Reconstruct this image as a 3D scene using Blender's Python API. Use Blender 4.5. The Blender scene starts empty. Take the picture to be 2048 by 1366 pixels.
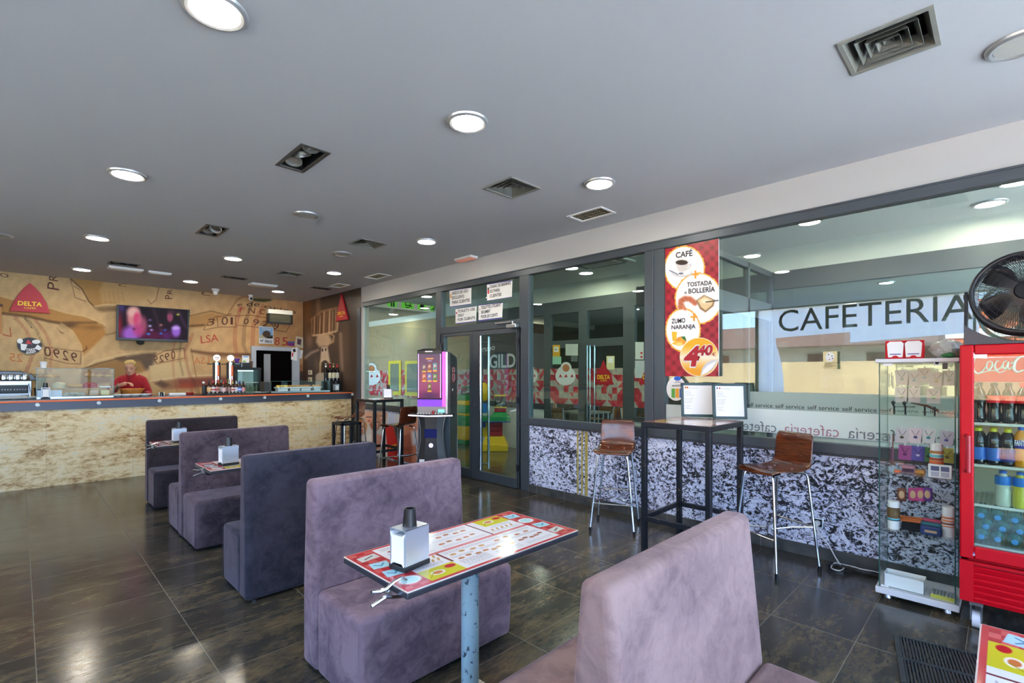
import bpy, bmesh, math, random
import numpy as np
from mathutils import Vector, Matrix
random.seed(7); rng = np.random.default_rng(7)
PI = math.pi
SC = bpy.context.scene
COL = SC.collection
# ------------------------------------------------------------------ camera, light, exposure
EYE = 1.5; FPX = 985.0; HX, HY = 1024.0, 748.0; S2 = math.sqrt(.5)
cam = bpy.data.objects.new('camera', bpy.data.cameras.new('camera')); COL.objects.link(cam)
cam.location = (0, 0, EYE); cam.rotation_euler = (PI/2, 0, -PI/4)
cam.data.sensor_width = 36; cam.data.lens = FPX/2048*36; cam.data.shift_y = (HY-683)/2048
cam.data.clip_start = .05; cam.data.clip_end = 300
SC.camera = cam
SC.view_settings.view_transform = 'Standard'; SC.view_settings.look = 'None'
SC.view_settings.gamma = 1; SC.view_settings.use_curve_mapping = False
SC.view_settings.exposure = 1.25
SC.cycles.max_bounces = 10; SC.cycles.diffuse_bounces = 5; SC.cycles.glossy_bounces = 6
SC.cycles.transparent_max_bounces = 24; SC.cycles.transmission_bounces = 6
SC.cycles.caustics_reflective = False; SC.cycles.caustics_refractive = False
SC.cycles.sample_clamp_indirect = 6.0
SKY_STRENGTH = 4.6
w = bpy.data.worlds.new('sky'); SC.world = w; w.use_nodes = True
nt = w.node_tree; nt.nodes.clear()
_o = nt.nodes.new('ShaderNodeOutputWorld'); _b = nt.nodes.new('ShaderNodeBackground')
_tc = nt.nodes.new('ShaderNodeTexCoord'); _sx = nt.nodes.new('ShaderNodeSeparateXYZ'); _cr = nt.nodes.new('ShaderNodeValToRGB')
nt.links.new(_tc.outputs['Generated'], _sx.inputs[0]); nt.links.new(_sx.outputs['Z'], _cr.inputs[0])
_cr.color_ramp.elements[0].position = 0.0; _cr.color_ramp.elements[0].color = (.60, .76, 1.0, 1)
_cr.color_ramp.elements[1].position = 0.6; _cr.color_ramp.elements[1].color = (.20, .40, 1.0, 1)
nt.links.new(_cr.outputs[0], _b.inputs['Color']); _b.inputs['Strength'].default_value = SKY_STRENGTH
nt.links.new(_b.outputs[0], _o.inputs[0])
sun = bpy.data.objects.new('sun', bpy.data.lights.new('sun', 'SUN')); COL.objects.link(sun)
sun.data.energy = 26.0; sun.data.color = (1, .95, .87); sun.data.angle = .01
sun.rotation_euler = Vector((-.62, .25, -.78)).to_track_quat('-Z', 'Y').to_euler()
LAMP = 64.0   # emission of the round ceiling lamps
XW, YC, YB, ZC = 4.6, 9.0, 11.38, 3.147      # glass wall, counter front, back wall, ceiling
XL, YF, X2 = -4.1, -3.2, 7.1                 # window wall on the left, front, second glass wall
def portal(loc, rot, sx, sy):
    l = bpy.data.lights.new('portal', 'AREA'); l.shape = 'RECTANGLE'; l.size = sx; l.size_y = sy
    l.cycles.is_portal = True
    o = bpy.data.objects.new('window_portal', l); COL.objects.link(o); o.location = loc; o.rotation_euler = rot
portal((XL+.02, 2.0, 2.1), (0, -PI/2, 0), 2.1, 9.6)
portal((.25, YF+.02, 1.6), (PI/2, 0, 0), 8.5, 3.0)
# ------------------------------------------------------------------ geometry of the photograph
def ray(px, py):
    u = (px-HX)/FPX
    return Vector((S2*(1+u), S2*(1-u), (HY-py)/FPX))
EYEV = Vector((0, 0, EYE))
def onX(px, py, X=XW): r = ray(px, py); return EYEV + r*(X/r.x)
def onY(px, py, Y=YB): r = ray(px, py); return EYEV + r*(Y/r.y)
def onZ(px, py, Z=0.0): r = ray(px, py); return EYEV + r*((Z-EYE)/r.z)
def yw(px, X=XW): u = (px-HX)/FPX; return X*(1-u)/(1+u)
def xw(px, Y=YB): u = (px-HX)/FPX; return Y*(1+u)/(1-u)
def topix(x, y, z):
    d = (x+y)*S2; u = (x-y)*S2/d
    return HX+FPX*u, HY-FPX*(z-EYE)/d
# ------------------------------------------------------------------ materials
def lin(c):
    c = np.asarray(c, float)/255.0
    return np.where(c <= .04045, c/12.92, ((c+.055)/1.055)**2.4)
def L4(c): r = lin(c); return (float(r[0]), float(r[1]), float(r[2]), 1)
MC = {}
def mat(name, col=(200, 200, 200), rough=.5, metal=0., spec=.5, emit=None, es=0., coat=0., sheen=0., alpha=1.):
    if name in MC: return MC[name]
    m = bpy.data.materials.new(name); m.use_nodes = True; b = m.node_tree.nodes['Principled BSDF']
    b.inputs['Base Color'].default_value = L4(col); b.inputs['Roughness'].default_value = rough
    b.inputs['Metallic'].default_value = metal; b.inputs['Specular IOR Level'].default_value = spec
    if coat: b.inputs['Coat Weight'].default_value = coat; b.inputs['Coat Roughness'].default_value = .08
    if sheen: b.inputs['Sheen Weight'].default_value = sheen; b.inputs['Sheen Roughness'].default_value = .4
    if emit is not None: b.inputs['Emission Color'].default_value = L4(emit); b.inputs['Emission Strength'].default_value = es
    if alpha < 1: b.inputs['Alpha'].default_value = alpha
    m.diffuse_color = L4(col); MC[name] = m
    return m
def N(m, t, **k):
    n = m.node_tree.nodes.new('ShaderNode'+t)
    for a, v in k.items():
        if a.startswith('i_'): n.inputs[a[2:].replace('_', ' ')].default_value = v
        else: setattr(n, a, v)
    return n
def LK(m, a, b): m.node_tree.links.new(a, b)
def BS(m): return m.node_tree.nodes['Principled BSDF']
def ramp(m, src, stops):
    r = N(m, 'ValToRGB'); e = r.color_ramp.elements
    while len(e) < len(stops): e.new(.5)
    for i, (p, c) in enumerate(stops): e[i].position = p; e[i].color = L4(c) if len(c) == 3 else c
    LK(m, src, r.inputs[0]); return r.outputs[0]
def tcoord(m, scale=(1, 1, 1), kind='Object', rot=(0, 0, 0)):
    t = N(m, 'TexCoord'); p = N(m, 'Mapping'); p.inputs['Scale'].default_value = scale; p.inputs['Rotation'].default_value = rot
    LK(m, t.outputs[kind], p.inputs[0]); return p.outputs[0]
def noise(m, vec, scale, detail=4, rough=.5, dist=0.):
    n = N(m, 'TexNoise'); n.inputs['Scale'].default_value = scale; n.inputs['Detail'].default_value = detail
    n.inputs['Roughness'].default_value = rough; n.inputs['Distortion'].default_value = dist
    LK(m, vec, n.inputs['Vector']); return n.outputs[0]
def mathn(m, op, a, b=None, c=None):
    n = N(m, 'Math', operation=op)
    for i, v in enumerate((a, b, c)):
        if v is None: continue
        if isinstance(v, (int, float)): n.inputs[i].default_value = v
        else: LK(m, v, n.inputs[i])
    return n.outputs[0]
def mixc(m, f, a, b, blend='MIX'):
    n = N(m, 'Mix', data_type='RGBA', blend_type=blend)
    for s, v in ((0, f), (6, a), (7, b)):
        if isinstance(v, (int, float)): n.inputs[s].default_value = v
        elif isinstance(v, tuple): n.inputs[s].default_value = L4(v) if len(v) == 3 else v
        else: LK(m, v, n.inputs[s])
    return n.outputs[2]
def bump(m, h, strength=.3, dist=.01):
    b = N(m, 'Bump'); b.inputs['Strength'].default_value = strength; b.inputs['Distance'].default_value = dist
    LK(m, h, b.inputs['Height']); LK(m, b.outputs[0], BS(m).inputs['Normal'])
def glassmat(name, tint=(235, 245, 242), ior=1.5, rough=0.0, film=0., gl=1.0):
    m = bpy.data.materials.new(name); m.use_nodes = True; t = m.node_tree; t.nodes.clear()
    o = N(m, 'OutputMaterial'); tr = N(m, 'BsdfTransparent'); g = N(m, 'BsdfGlossy'); mx = N(m, 'MixShader')
    geo = N(m, 'NewGeometry'); dt = N(m, 'VectorMath', operation='DOT_PRODUCT'); LK(m, geo.outputs['Normal'], dt.inputs[0]); LK(m, geo.outputs['Incoming'], dt.inputs[1])
    f0 = ((ior-1)/(ior+1))**2; c = mathn(m, 'ABSOLUTE', dt.outputs['Value']); k = mathn(m, 'POWER', mathn(m, 'SUBTRACT', 1.0, c), 5.0); fac = mathn(m, 'MULTIPLY_ADD', k, 1-f0, f0)
    tr.inputs[0].default_value = L4(tint); g.inputs['Roughness'].default_value = rough
    g.inputs[0].default_value = (gl, gl, gl, 1)
    LK(m, fac, mx.inputs[0]); LK(m, tr.outputs[0], mx.inputs[1]); LK(m, g.outputs[0], mx.inputs[2])
    LK(m, mx.outputs[0], o.inputs[0]); return m
def vcol(name, rough=.6, weave=0., emit=0., spec=.4, coat=0.):
    if name in MC: return MC[name]
    m = mat(name, rough=rough, spec=spec, coat=coat)
    a = N(m, 'Attribute', attribute_name='Col'); c = a.outputs['Color']
    if weave:
        v = tcoord(m, (1, 1, 1))
        w1 = N(m, 'TexWave', i_Scale=46.0, i_Distortion=2.0, i_Detail=2.0); w1.bands_direction = 'DIAGONAL'; LK(m, v, w1.inputs[0])
        n1 = noise(m, v, 34, 4); f = mathn(m, 'MULTIPLY_ADD', w1.outputs['Fac'], weave, 1-weave*.6)
        f2 = mathn(m, 'MULTIPLY_ADD', n1, weave*1.2, f); k = mathn(m, 'SUBTRACT', f2, weave*.6)
        cmb = N(m, 'CombineColor'); [LK(m, k, cmb.inputs[i]) for i in range(3)]
        c = mixc(m, 1.0, c, cmb.outputs[0], 'MULTIPLY')
    LK(m, c, BS(m).inputs['Base Color'])
    if emit:
        if emit > .4: m.node_tree.links.remove(BS(m).inputs['Base Color'].links[0]); BS(m).inputs['Base Color'].default_value = (.01, .01, .012, 1)
        LK(m, c, BS(m).inputs['Emission Color']); BS(m).inputs['Emission Strength'].default_value = emit
    return m
# ------------------------------------------------------------------ mesh building
def hazefilm(name, col, fac):
    m = bpy.data.materials.new(name); m.use_nodes = True; m.node_tree.nodes.clear()
    o = N(m, 'OutputMaterial'); tr = N(m, 'BsdfTransparent'); d = N(m, 'BsdfDiffuse'); t = N(m, 'BsdfTranslucent'); mx = N(m, 'MixShader'); m2 = N(m, 'MixShader')
    d.inputs[0].default_value = L4(col); t.inputs[0].default_value = L4(col); mx.inputs[0].default_value = fac; m2.inputs[0].default_value = .4
    LK(m, d.outputs[0], m2.inputs[1]); LK(m, t.outputs[0], m2.inputs[2]); LK(m, tr.outputs[0], mx.inputs[1]); LK(m, m2.outputs[0], mx.inputs[2]); LK(m, mx.outputs[0], o.inputs[0]); return m
class MB:
    def __init__(s): s.v = []; s.f = []
    def add(s, vs, fs):
        k = len(s.v); s.v += [tuple(v) for v in vs]; s.f += [tuple(i+k for i in f) for f in fs]; return s
    def box(s, x0, x1, y0, y1, z0, z1):
        x0, x1 = sorted((x0, x1)); y0, y1 = sorted((y0, y1)); z0, z1 = sorted((z0, z1))
        v = [(x, y, z) for z in (z0, z1) for y in (y0, y1) for x in (x0, x1)]
        return s.add(v, [(0, 2, 3, 1), (4, 5, 7, 6), (0, 1, 5, 4), (2, 6, 7, 3), (0, 4, 6, 2), (1, 3, 7, 5)])
    def obox(s, c, u, v, w_):          # oriented box: centre and three half vectors
        c, u, v, w_ = map(Vector, (c, u, v, w_))
        p = [c+a*u+b*v+d*w_ for d in (-1, 1) for b in (-1, 1) for a in (-1, 1)]
        return s.add(p, [(0, 2, 3, 1), (4, 5, 7, 6), (0, 1, 5, 4), (2, 6, 7, 3), (0, 4, 6, 2), (1, 3, 7, 5)])
    def quad(s, a, b, c, d): return s.add([a, b, c, d], [(0, 1, 2, 3)])
    def ring(s, c, r, n, ax, ph=0., ry=None):
        ax = Vector(ax).normalized(); t = Vector((0, 0, 1)) if abs(ax.z) < .9 else Vector((1, 0, 0))
        a = ax.cross(t).normalized(); b = ax.cross(a); ry = r if ry is None else ry
        return [Vector(c)+a*(r*math.cos(ph+2*PI*i/n))+b*(ry*math.sin(ph+2*PI*i/n)) for i in range(n)]
    def cyl(s, p0, p1, r0, r1=None, n=16, cap=True, ph=0.):
        r1 = r0 if r1 is None else r1; ax = Vector(p1)-Vector(p0)
        v = s.ring(p0, r0, n, ax, ph)+s.ring(p1, r1, n, ax, ph)
        f = [(i, (i+1) % n, n+(i+1) % n, n+i) for i in range(n)]
        if cap: f += [tuple(range(n-1, -1, -1)), tuple(range(n, 2*n))]
        return s.add(v, f)
    def lathe(s, prof, c=(0, 0, 0), n=20, ax=(0, 0, 1)):
        ax = Vector(ax).normalized(); vs = []; fs = []
        for r, z in prof: vs += s.ring(Vector(c)+ax*z, max(r, 1e-5), n, ax)
        m = len(prof)
        for j in range(m-1):
            for i in range(n): fs.append((j*n+i, j*n+(i+1) % n, (j+1)*n+(i+1) % n, (j+1)*n+i))
        fs.append(tuple(range(n-1, -1, -1))); fs.append(tuple(range((m-1)*n, m*n)))
        return s.add(vs, fs)
    def tube(s, pts, r, n=8, closed=False):
        pts = [Vector(p) for p in pts]; m = len(pts); vs = []; fs = []; a = None
        for i, p in enumerate(pts):
            q0 = pts[(i-1) % m] if (i or closed) else p; q1 = pts[(i+1) % m] if (i < m-1 or closed) else p
            t = (q1-q0).normalized()
            if a is None: a = t.orthogonal().normalized()
            a = (a-t*a.dot(t)).normalized(); b = t.cross(a); rr = r[i] if isinstance(r, (list, tuple)) else r
            vs += [p+a*(rr*math.cos(2*PI*k/n))+b*(rr*math.sin(2*PI*k/n)) for k in range(n)]
        for j in range(m if closed else m-1):
            j2 = (j+1) % m
            fs += [(j*n+i, j*n+(i+1) % n, j2*n+(i+1) % n, j2*n+i) for i in range(n)]
        if not closed: fs += [tuple(range(n-1, -1, -1)), tuple(range((m-1)*n, m*n))]
        return s.add(vs, fs)
    def prism(s, poly, ext):
        n = len(poly); e = Vector(ext); p = [Vector(q) for q in poly]
        return s.add(p+[q+e for q in p], [tuple(range(n-1, -1, -1)), tuple(range(n, 2*n))]+[(i, (i+1) % n, n+(i+1) % n, n+i) for i in range(n)])
    def loft(s, rings, cap=True):
        n = len(rings[0]); vs = [p for r in rings for p in r]; fs = []
        for j in range(len(rings)-1): fs += [(j*n+i, j*n+(i+1) % n, (j+1)*n+(i+1) % n, (j+1)*n+i) for i in range(n)]
        if cap: fs += [tuple(range(n-1, -1, -1)), tuple(range((len(rings)-1)*n, len(rings)*n))]
        return s.add(vs, fs)
    def ball(s, c, r, n=14, m=9, sc=(1, 1, 1)):
        c = Vector(c); rings = []
        for j in range(m+1):
            t = PI*(j+.0)/m; rr = max(math.sin(t), .01)*r
            rings.append([c+Vector((rr*math.cos(2*PI*i/n)*sc[0], rr*math.sin(2*PI*i/n)*sc[1], -math.cos(t)*r*sc[2])) for i in range(n)])
        return s.loft(rings)
    def build(s, name, m, parent=None, smooth=True, bevel=0., bseg=2, world=False, ang=35, org=None, sub=0):
        me = bpy.data.meshes.new(name)
        vs = s.v
        if parent is not None and world:
            im = pmat(parent).inverted(); vs = [im @ Vector(v) for v in vs]
        loc = Vector((0, 0, 0))
        if parent is None:
            if org is None:
                a = np.array([tuple(v) for v in vs]); lo = a.min(0); hi = a.max(0)
                org = ((lo[0]+hi[0])/2, (lo[1]+hi[1])/2, lo[2])
            loc = Vector(org); vs = [Vector(v)-loc for v in vs]
        me.from_pydata([tuple(v) for v in vs], [], s.f); me.update()
        bm = bmesh.new(); bm.from_mesh(me); bmesh.ops.recalc_face_normals(bm, faces=bm.faces); bm.to_mesh(me); bm.free()
        if smooth:
            me.polygons.foreach_set('use_smooth', [True]*len(me.polygons)); me.set_sharp_from_angle(angle=math.radians(ang))
        o = bpy.data.objects.new(name, me); COL.objects.link(o); o.location = loc
        if m: me.materials.append(m)
        if parent is not None: o.parent = parent
        if bevel:
            b = o.modifiers.new('b', 'BEVEL'); b.width = bevel; b.segments = bseg; b.limit_method = 'ANGLE'; b.angle_limit = .6
        if sub:
            b = o.modifiers.new('s', 'SUBSURF'); b.levels = b.render_levels = sub
        return o
def pmat(o):
    m = Matrix.LocRotScale(o.location, o.rotation_euler, o.scale)
    return (pmat(o.parent) @ m) if o.parent else m
def tag(o, label, cat, group=None, kind=None):
    o['label'] = label; o['category'] = cat
    if group: o['group'] = group
    if kind: o['kind'] = kind
    return o
def T(name, label, cat, loc=(0, 0, 0), rz=0., group=None):
    o = bpy.data.objects.new(name, None); COL.objects.link(o); o.location = loc; o.rotation_euler = (0, 0, rz)
    o.empty_display_size = .1
    return tag(o, label, cat, group)
def struct(mb, name, m, **k):
    k.setdefault('smooth', False)
    o = mb.build(name, m, **k)
    if not k.get('parent'): o['kind'] = 'structure'
    return o
def dup(o, loc, rz=None, label=None, parent=None):
    c = o.copy(); COL.objects.link(c)
    if parent is None:
        c.location = loc
        if rz is not None: c.rotation_euler = (0, 0, rz)
        if label: c['label'] = label
    else: c.parent = parent
    for ch in list(o.children): dup(ch, None, parent=c)
    return c
def poly3(poly, fn, n, th):     # photo outline on a real plane, with thickness along n (towards the room)
    return [fn(*p) for p in poly], Vector(n)*th
# ---------------- lettering
_tc = {}
def tmesh(s, bold=0., sp=1.0):
    k = (s, bold, sp)
    if k in _tc: return _tc[k]
    c = bpy.data.curves.new('t', 'FONT'); c.body = s; c.size = 1; c.offset = bold; c.space_character = sp
    c.resolution_u = 3
    o = bpy.data.objects.new('t', c); COL.objects.link(o); bpy.context.view_layer.update()
    dg = bpy.context.evaluated_depsgraph_get(); me = bpy.data.meshes.new_from_object(o.evaluated_get(dg))
    n = len(me.vertices); a = np.zeros(n*3); me.vertices.foreach_get('co', a); a = a.reshape(-1, 3)
    f = [tuple(p.vertices) for p in me.polygons]
    bpy.data.objects.remove(o); bpy.data.curves.remove(c); bpy.data.meshes.remove(me)
    if n: a[:, 0] -= a[:, 0].min(); wd = a[:, 0].max(); a[:, 0] /= wd; a[:, 1] /= .70
    else: wd = 1.
    _tc[k] = (a, f, wd/.70); return _tc[k]
def text(s, W0, W1, H, m, parent, name='lettering', bold=.012, off=(0, 0, 0), world=True, thick=0., sp=1.0):
    a, f, _ = tmesh(s, bold, sp); W0, W1, H, off = map(Vector, (W0, W1, H, off)); d = W1-W0
    if len(a) == 0: return None
    mb = MB(); mb.add([W0+d*p[0]+H*p[1]+off for p in a], f)
    return mb.build(name, m, parent, smooth=False, world=world)
def ptext(s, p0, p1, ph, fn, m, parent, off=(0, 0, 0), **k):
    """lettering that stands on a real plane: photo pixels of baseline start, baseline end and the top above the start"""
    a, b, c = fn(*p0), fn(*p1), fn(*ph)
    return text(s, a, b, c-a, m, parent, off=off, **k)
def textlines(lines, W0, dirx, up, size, m, parent, lead=1.5, name='lettering', bold=.01, off=(0, 0, 0)):
    """several lines merged in one lettering mesh"""
    mb = MB(); W0, dirx, up, off = map(Vector, (W0, dirx, up, off))
    for i, ln in enumerate(lines):
        if not ln: continue
        a, f, wd = tmesh(ln, bold)
        o = W0-up*(size*lead*i)+off
        mb.add([o+dirx*(p[0]*wd*size)+up*(p[1]*size) for p in a], f)
    return mb.build(name, m, parent, smooth=False, world=True)
# ---------------- printed pictures (colour per vertex of a fine grid)
def grid_obj(name, O, U, V, nx, ny, colfn, m, parent=None, world=True, off=(0, 0, 0), pix=False):
    O, U, V = map(Vector, (O, U, V)); O = O+Vector(off)
    uu, vv = np.meshgrid(np.linspace(0, 1, nx+1), np.linspace(0, 1, ny+1))
    P = np.array(O)[None, None]+uu[..., None]*np.array(U)+vv[..., None]*np.array(V)
    if pix:
        a, b = topix(P[..., 0], P[..., 1], P[..., 2]); rgb = colfn(a, b)
    else: rgb = colfn(uu, vv)
    rgb = np.clip(rgb, 0, 255)
    Pf = P.reshape(-1, 3)
    loc = Vector((0, 0, 0))
    if parent is not None:
        im = np.array(pmat(parent).inverted()) if world else np.eye(4); Pf = Pf @ im[:3, :3].T+im[:3, 3]
    else:
        loc = Vector(((Pf[:, 0].min()+Pf[:, 0].max())/2, (Pf[:, 1].min()+Pf[:, 1].max())/2, Pf[:, 2].min())); Pf = Pf-np.array(loc)
    i = np.arange(nx*ny); r, c = i//nx, i % nx; q = r*(nx+1)+c
    F4 = np.stack([q, q+1, q+nx+2, q+nx+1], 1)
    me = bpy.data.meshes.new(name); me.vertices.add(len(Pf)); me.vertices.foreach_set('co', Pf.ravel())
    me.loops.add(len(F4)*4); me.loops.foreach_set('vertex_index', F4.ravel().astype(np.int32))
    me.polygons.add(len(F4)); me.polygons.foreach_set('loop_start', np.arange(0, len(F4)*4, 4, dtype=np.int32))
    me.update(calc_edges=True)
    at = me.attributes.new('Col', 'FLOAT_COLOR', 'POINT')
    C4 = np.ones((len(Pf), 4), np.float32); C4[:, :3] = lin(rgb.reshape(-1, 3)); at.data.foreach_set('color', C4.ravel())
    me.materials.append(m)
    o = bpy.data.objects.new(name, me); COL.objects.link(o); o.location = loc
    if parent is not None: o.parent = parent
    return o
class Paint:
    def __init__(s, px, py, base): s.x, s.y = px, py; s.c = np.ones(px.shape+(3,))*np.array(base, float)
    def blend(s, a, col):
        a = np.clip(a, 0, 1)[..., None]; s.c = s.c*(1-a)+np.array(col, float)*a
    def mul(s, a, k): a = np.clip(a, 0, 1)[..., None]; s.c = s.c*(1-a*(1-np.array(k, float)))
    def inside(s, poly):
        m = np.zeros(s.x.shape, bool); n = len(poly)
        for i in range(n):
            x0, y0 = poly[i]; x1, y1 = poly[(i+1) % n]
            if y0 == y1: continue
            c = ((y0 > s.y) != (y1 > s.y)) & (s.x < (x1-x0)*(s.y-y0)/(y1-y0)+x0); m ^= c
        return m
    def dist(s, pts):
        d = np.full(s.x.shape, 1e9)
        for (x0, y0), (x1, y1) in zip(pts[:-1], pts[1:]):
            dx, dy = x1-x0, y1-y0; t = np.clip(((s.x-x0)*dx+(s.y-y0)*dy)/(dx*dx+dy*dy+1e-12), 0, 1)
            d = np.minimum(d, np.hypot(s.x-x0-t*dx, s.y-y0-t*dy))
        return d
    def poly(s, poly, col, a=1., soft=0.):
        m = s.inside(poly).astype(float)
        if soft:
            d = s.dist(list(poly)+[poly[0]]); sd = np.where(m > 0, d, -d); m = np.clip(.5+sd/soft/2, 0, 1)
        s.blend(m*a, col)
    def line(s, pts, w_, col, a=1., soft=None):
        d = s.dist(pts); soft = soft or w_*.5; s.blend(a*np.clip((w_+soft-d)/(soft+1e-9)*.5, 0, 1), col)
    def ell(s, cx, cy, rx, ry, col, a=1., soft=.12, rot=0.):
        ca, sa = math.cos(rot), math.sin(rot); X, Y = s.x-cx, s.y-cy
        r = np.hypot((X*ca+Y*sa)/rx, (-X*sa+Y*ca)/ry); s.blend(a*np.clip((1+soft-r)/(2*soft), 0, 1), col)
    def glow(s, cx, cy, rx, ry, col, a=1.): s.blend(a*np.exp(-(((s.x-cx)/rx)**2+((s.y-cy)/ry)**2)), col)
    def rect(s, x0, y0, x1, y1, col, a=1.): s.blend(a*((s.x >= x0) & (s.x <= x1) & (s.y >= y0) & (s.y <= y1)), col)
# ------------------------------------------------------------------ shared materials
M_frame = mat('frame_grey', (78, 86, 93), .38, .3)
M_ceil = mat('ceiling_paint', (192, 194, 198), .85)
M_band = mat('wall_paint', (192, 192, 190), .8)
M_grey = mat('grey_wall', (120, 122, 122), .8)
M_dark = mat('dark_wall', (50, 52, 50), .6)
M_cream = mat('cream_wall', (158, 144, 112), .8)
M_white = mat('white_plastic', (232, 232, 230), .4)
M_paper = mat('paper', (238, 238, 236), .7)
M_black = mat('black_plastic', (18, 18, 20), .35)
M_blk = mat('black_matte', (12, 12, 13), .8)
M_chrome = mat('chrome', (205, 208, 212), .14, 1.)
M_steel = mat('brushed_steel', (170, 172, 175), .3, 1.)
M_alu = mat('aluminium', (190, 192, 195), .35, .9)
M_red = mat('sign_red', (196, 28, 40), .4)
M_yel = mat('sign_yellow', (245, 205, 30), .5)
M_ink = mat('ink', (25, 25, 28), .7)
M_orange = mat('orange_edge', (238, 108, 48), .45)
M_wood = mat('mahogany_ply', (88, 40, 22), .22, coat=.6)
_v = tcoord(M_wood, (3, 3, 22)); _n = noise(M_wood, _v, 3, 4, .6)
LK(M_wood, ramp(M_wood, _n, [(.3, (62, 26, 14)), (.7, (112, 56, 30))]), BS(M_wood).inputs['Base Color'])
M_glass = glassmat('pane_glass', (228, 240, 236), 1.6)
M_cglass = glassmat('case_glass', (251, 254, 253), 1.32); M_cglass2 = glassmat('pastry_glass', (248, 253, 252), 1.2)
M_bglass = glassmat('bottle_clear', (225, 240, 240), 1.4)
M_film = hazefilm('frosted_film', (236, 242, 240), .86); M_film2 = hazefilm('hazy_film', (196, 210, 204), .62)
# floor: dark glossy tile with mottled brown
M_floor = mat('floor_tile', (50, 46, 40), .16, spec=.48)
_v = tcoord(M_floor, (1, 1, 1), 'Object')
_sx = N(M_floor, 'SeparateXYZ'); LK(M_floor, _v, _sx.inputs[0])
def _groove(ax, step, off, wd=.0022):
    a = mathn(M_floor, 'SUBTRACT', _sx.outputs[ax], off); a = mathn(M_floor, 'DIVIDE', a, step)
    fl = mathn(M_floor, 'FLOOR', a); fr = mathn(M_floor, 'SUBTRACT', a, fl)
    d = mathn(M_floor, 'MINIMUM', fr, mathn(M_floor, 'SUBTRACT', 1.0, fr)); d = mathn(M_floor, 'MULTIPLY', d, step)
    return fl, mathn(M_floor, 'LESS_THAN', d, wd)
_fa, _ga = _groove('X', .65, .06); _fb, _gb = _groove('Y', .44, 1.03, .0016)
_g = mathn(M_floor, 'MAXIMUM', _ga, _gb)
_cx = N(M_floor, 'CombineXYZ'); LK(M_floor, _fa, _cx.inputs[0]); LK(M_floor, _fb, _cx.inputs[1])
_wn = N(M_floor, 'TexWhiteNoise'); LK(M_floor, _cx.outputs[0], _wn.inputs[0])
_mp = N(M_floor, 'VectorMath', operation='ADD'); _sc = N(M_floor, 'VectorMath', operation='SCALE'); _sc.inputs['Scale'].default_value = 9.
LK(M_floor, _wn.outputs['Color'], _sc.inputs[0]); LK(M_floor, _v, _mp.inputs[0]); LK(M_floor, _sc.outputs[0], _mp.inputs[1])
_st = N(M_floor, 'Mapping'); _st.inputs['Scale'].default_value = (1, 2.6, 1); LK(M_floor, _mp.outputs[0], _st.inputs[0])
_n1 = noise(M_floor, _st.outputs[0], 2.2, 6, .6); _n2 = noise(M_floor, _st.outputs[0], 14, 6, .75, .6)
_n = mathn(M_floor, 'ADD', mathn(M_floor, 'MULTIPLY', _n1, .55), mathn(M_floor, 'MULTIPLY', _n2, .45))
_c = ramp(M_floor, _n, [(.34, (34, 35, 35)), (.48, (58, 55, 48)), (.58, (88, 78, 60)), (.68, (120, 102, 76))])
_c = mixc(M_floor, _g, _c, (104, 98, 84)); LK(M_floor, _c, BS(M_floor).inputs['Base Color'])
_r = mathn(M_floor, 'MULTIPLY_ADD', _n2, .22, .07); _r = mathn(M_floor, 'ADD', _r, mathn(M_floor, 'MULTIPLY', _g, .4)); LK(M_floor, _r, BS(M_floor).inputs['Roughness'])
bump(M_floor, mathn(M_floor, 'SUBTRACT', 1.0, _g), .35, .003)
M_skirt = mat('skirting_tile', (74, 76, 76), .35)
_v = tcoord(M_skirt); _s = N(M_skirt, 'SeparateXYZ'); LK(M_skirt, _v, _s.inputs[0])
_q = mathn(M_skirt, 'FRACT', mathn(M_skirt, 'DIVIDE', _s.outputs['Y'], .44)); _q = mathn(M_skirt, 'LESS_THAN', _q, .012)
_c = mixc(M_skirt, _q, ramp(M_skirt, noise(M_skirt, _v, 6, 5), [(.3, (52, 54, 55)), (.7, (92, 92, 88))]), (130, 130, 126)); LK(M_skirt, _c, BS(M_skirt).inputs['Base Color'])
# rock-print panel under the glazing: black and lavender white
M_rock = mat('rock_print', (150, 150, 165), .5)
_v = tcoord(M_rock, (1, 1.0, 1.35), rot=(.5, 0, 0)); _a = noise(M_rock, _v, 13, 7, .75, 1.8); _b2 = noise(M_rock, _v, 42, 4, .7, 1.)
_b3 = noise(M_rock, _v, 1.6, 2)
_k = mathn(M_rock, 'ADD', mathn(M_rock, 'MULTIPLY', _a, .66), mathn(M_rock, 'MULTIPLY', _b2, .34)); _k = mathn(M_rock, 'ADD', _k, mathn(M_rock, 'MULTIPLY', mathn(M_rock, 'SUBTRACT', _b3, .5), .12))
LK(M_rock, ramp(M_rock, _k, [(.445, (10, 10, 16)), (.48, (46, 46, 60)), (.497, (206, 212, 240)), (.60, (236, 242, 255))]), BS(M_rock).inputs['Base Color'])
M_granite = mat('granite', (60, 60, 64), .3)
LK(M_granite, ramp(M_granite, noise(M_granite, tcoord(M_granite), 160, 3, .7), [(.4, (18, 18, 20)), (.6, (96, 98, 104))]), BS(M_granite).inputs['Base Color'])
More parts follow.
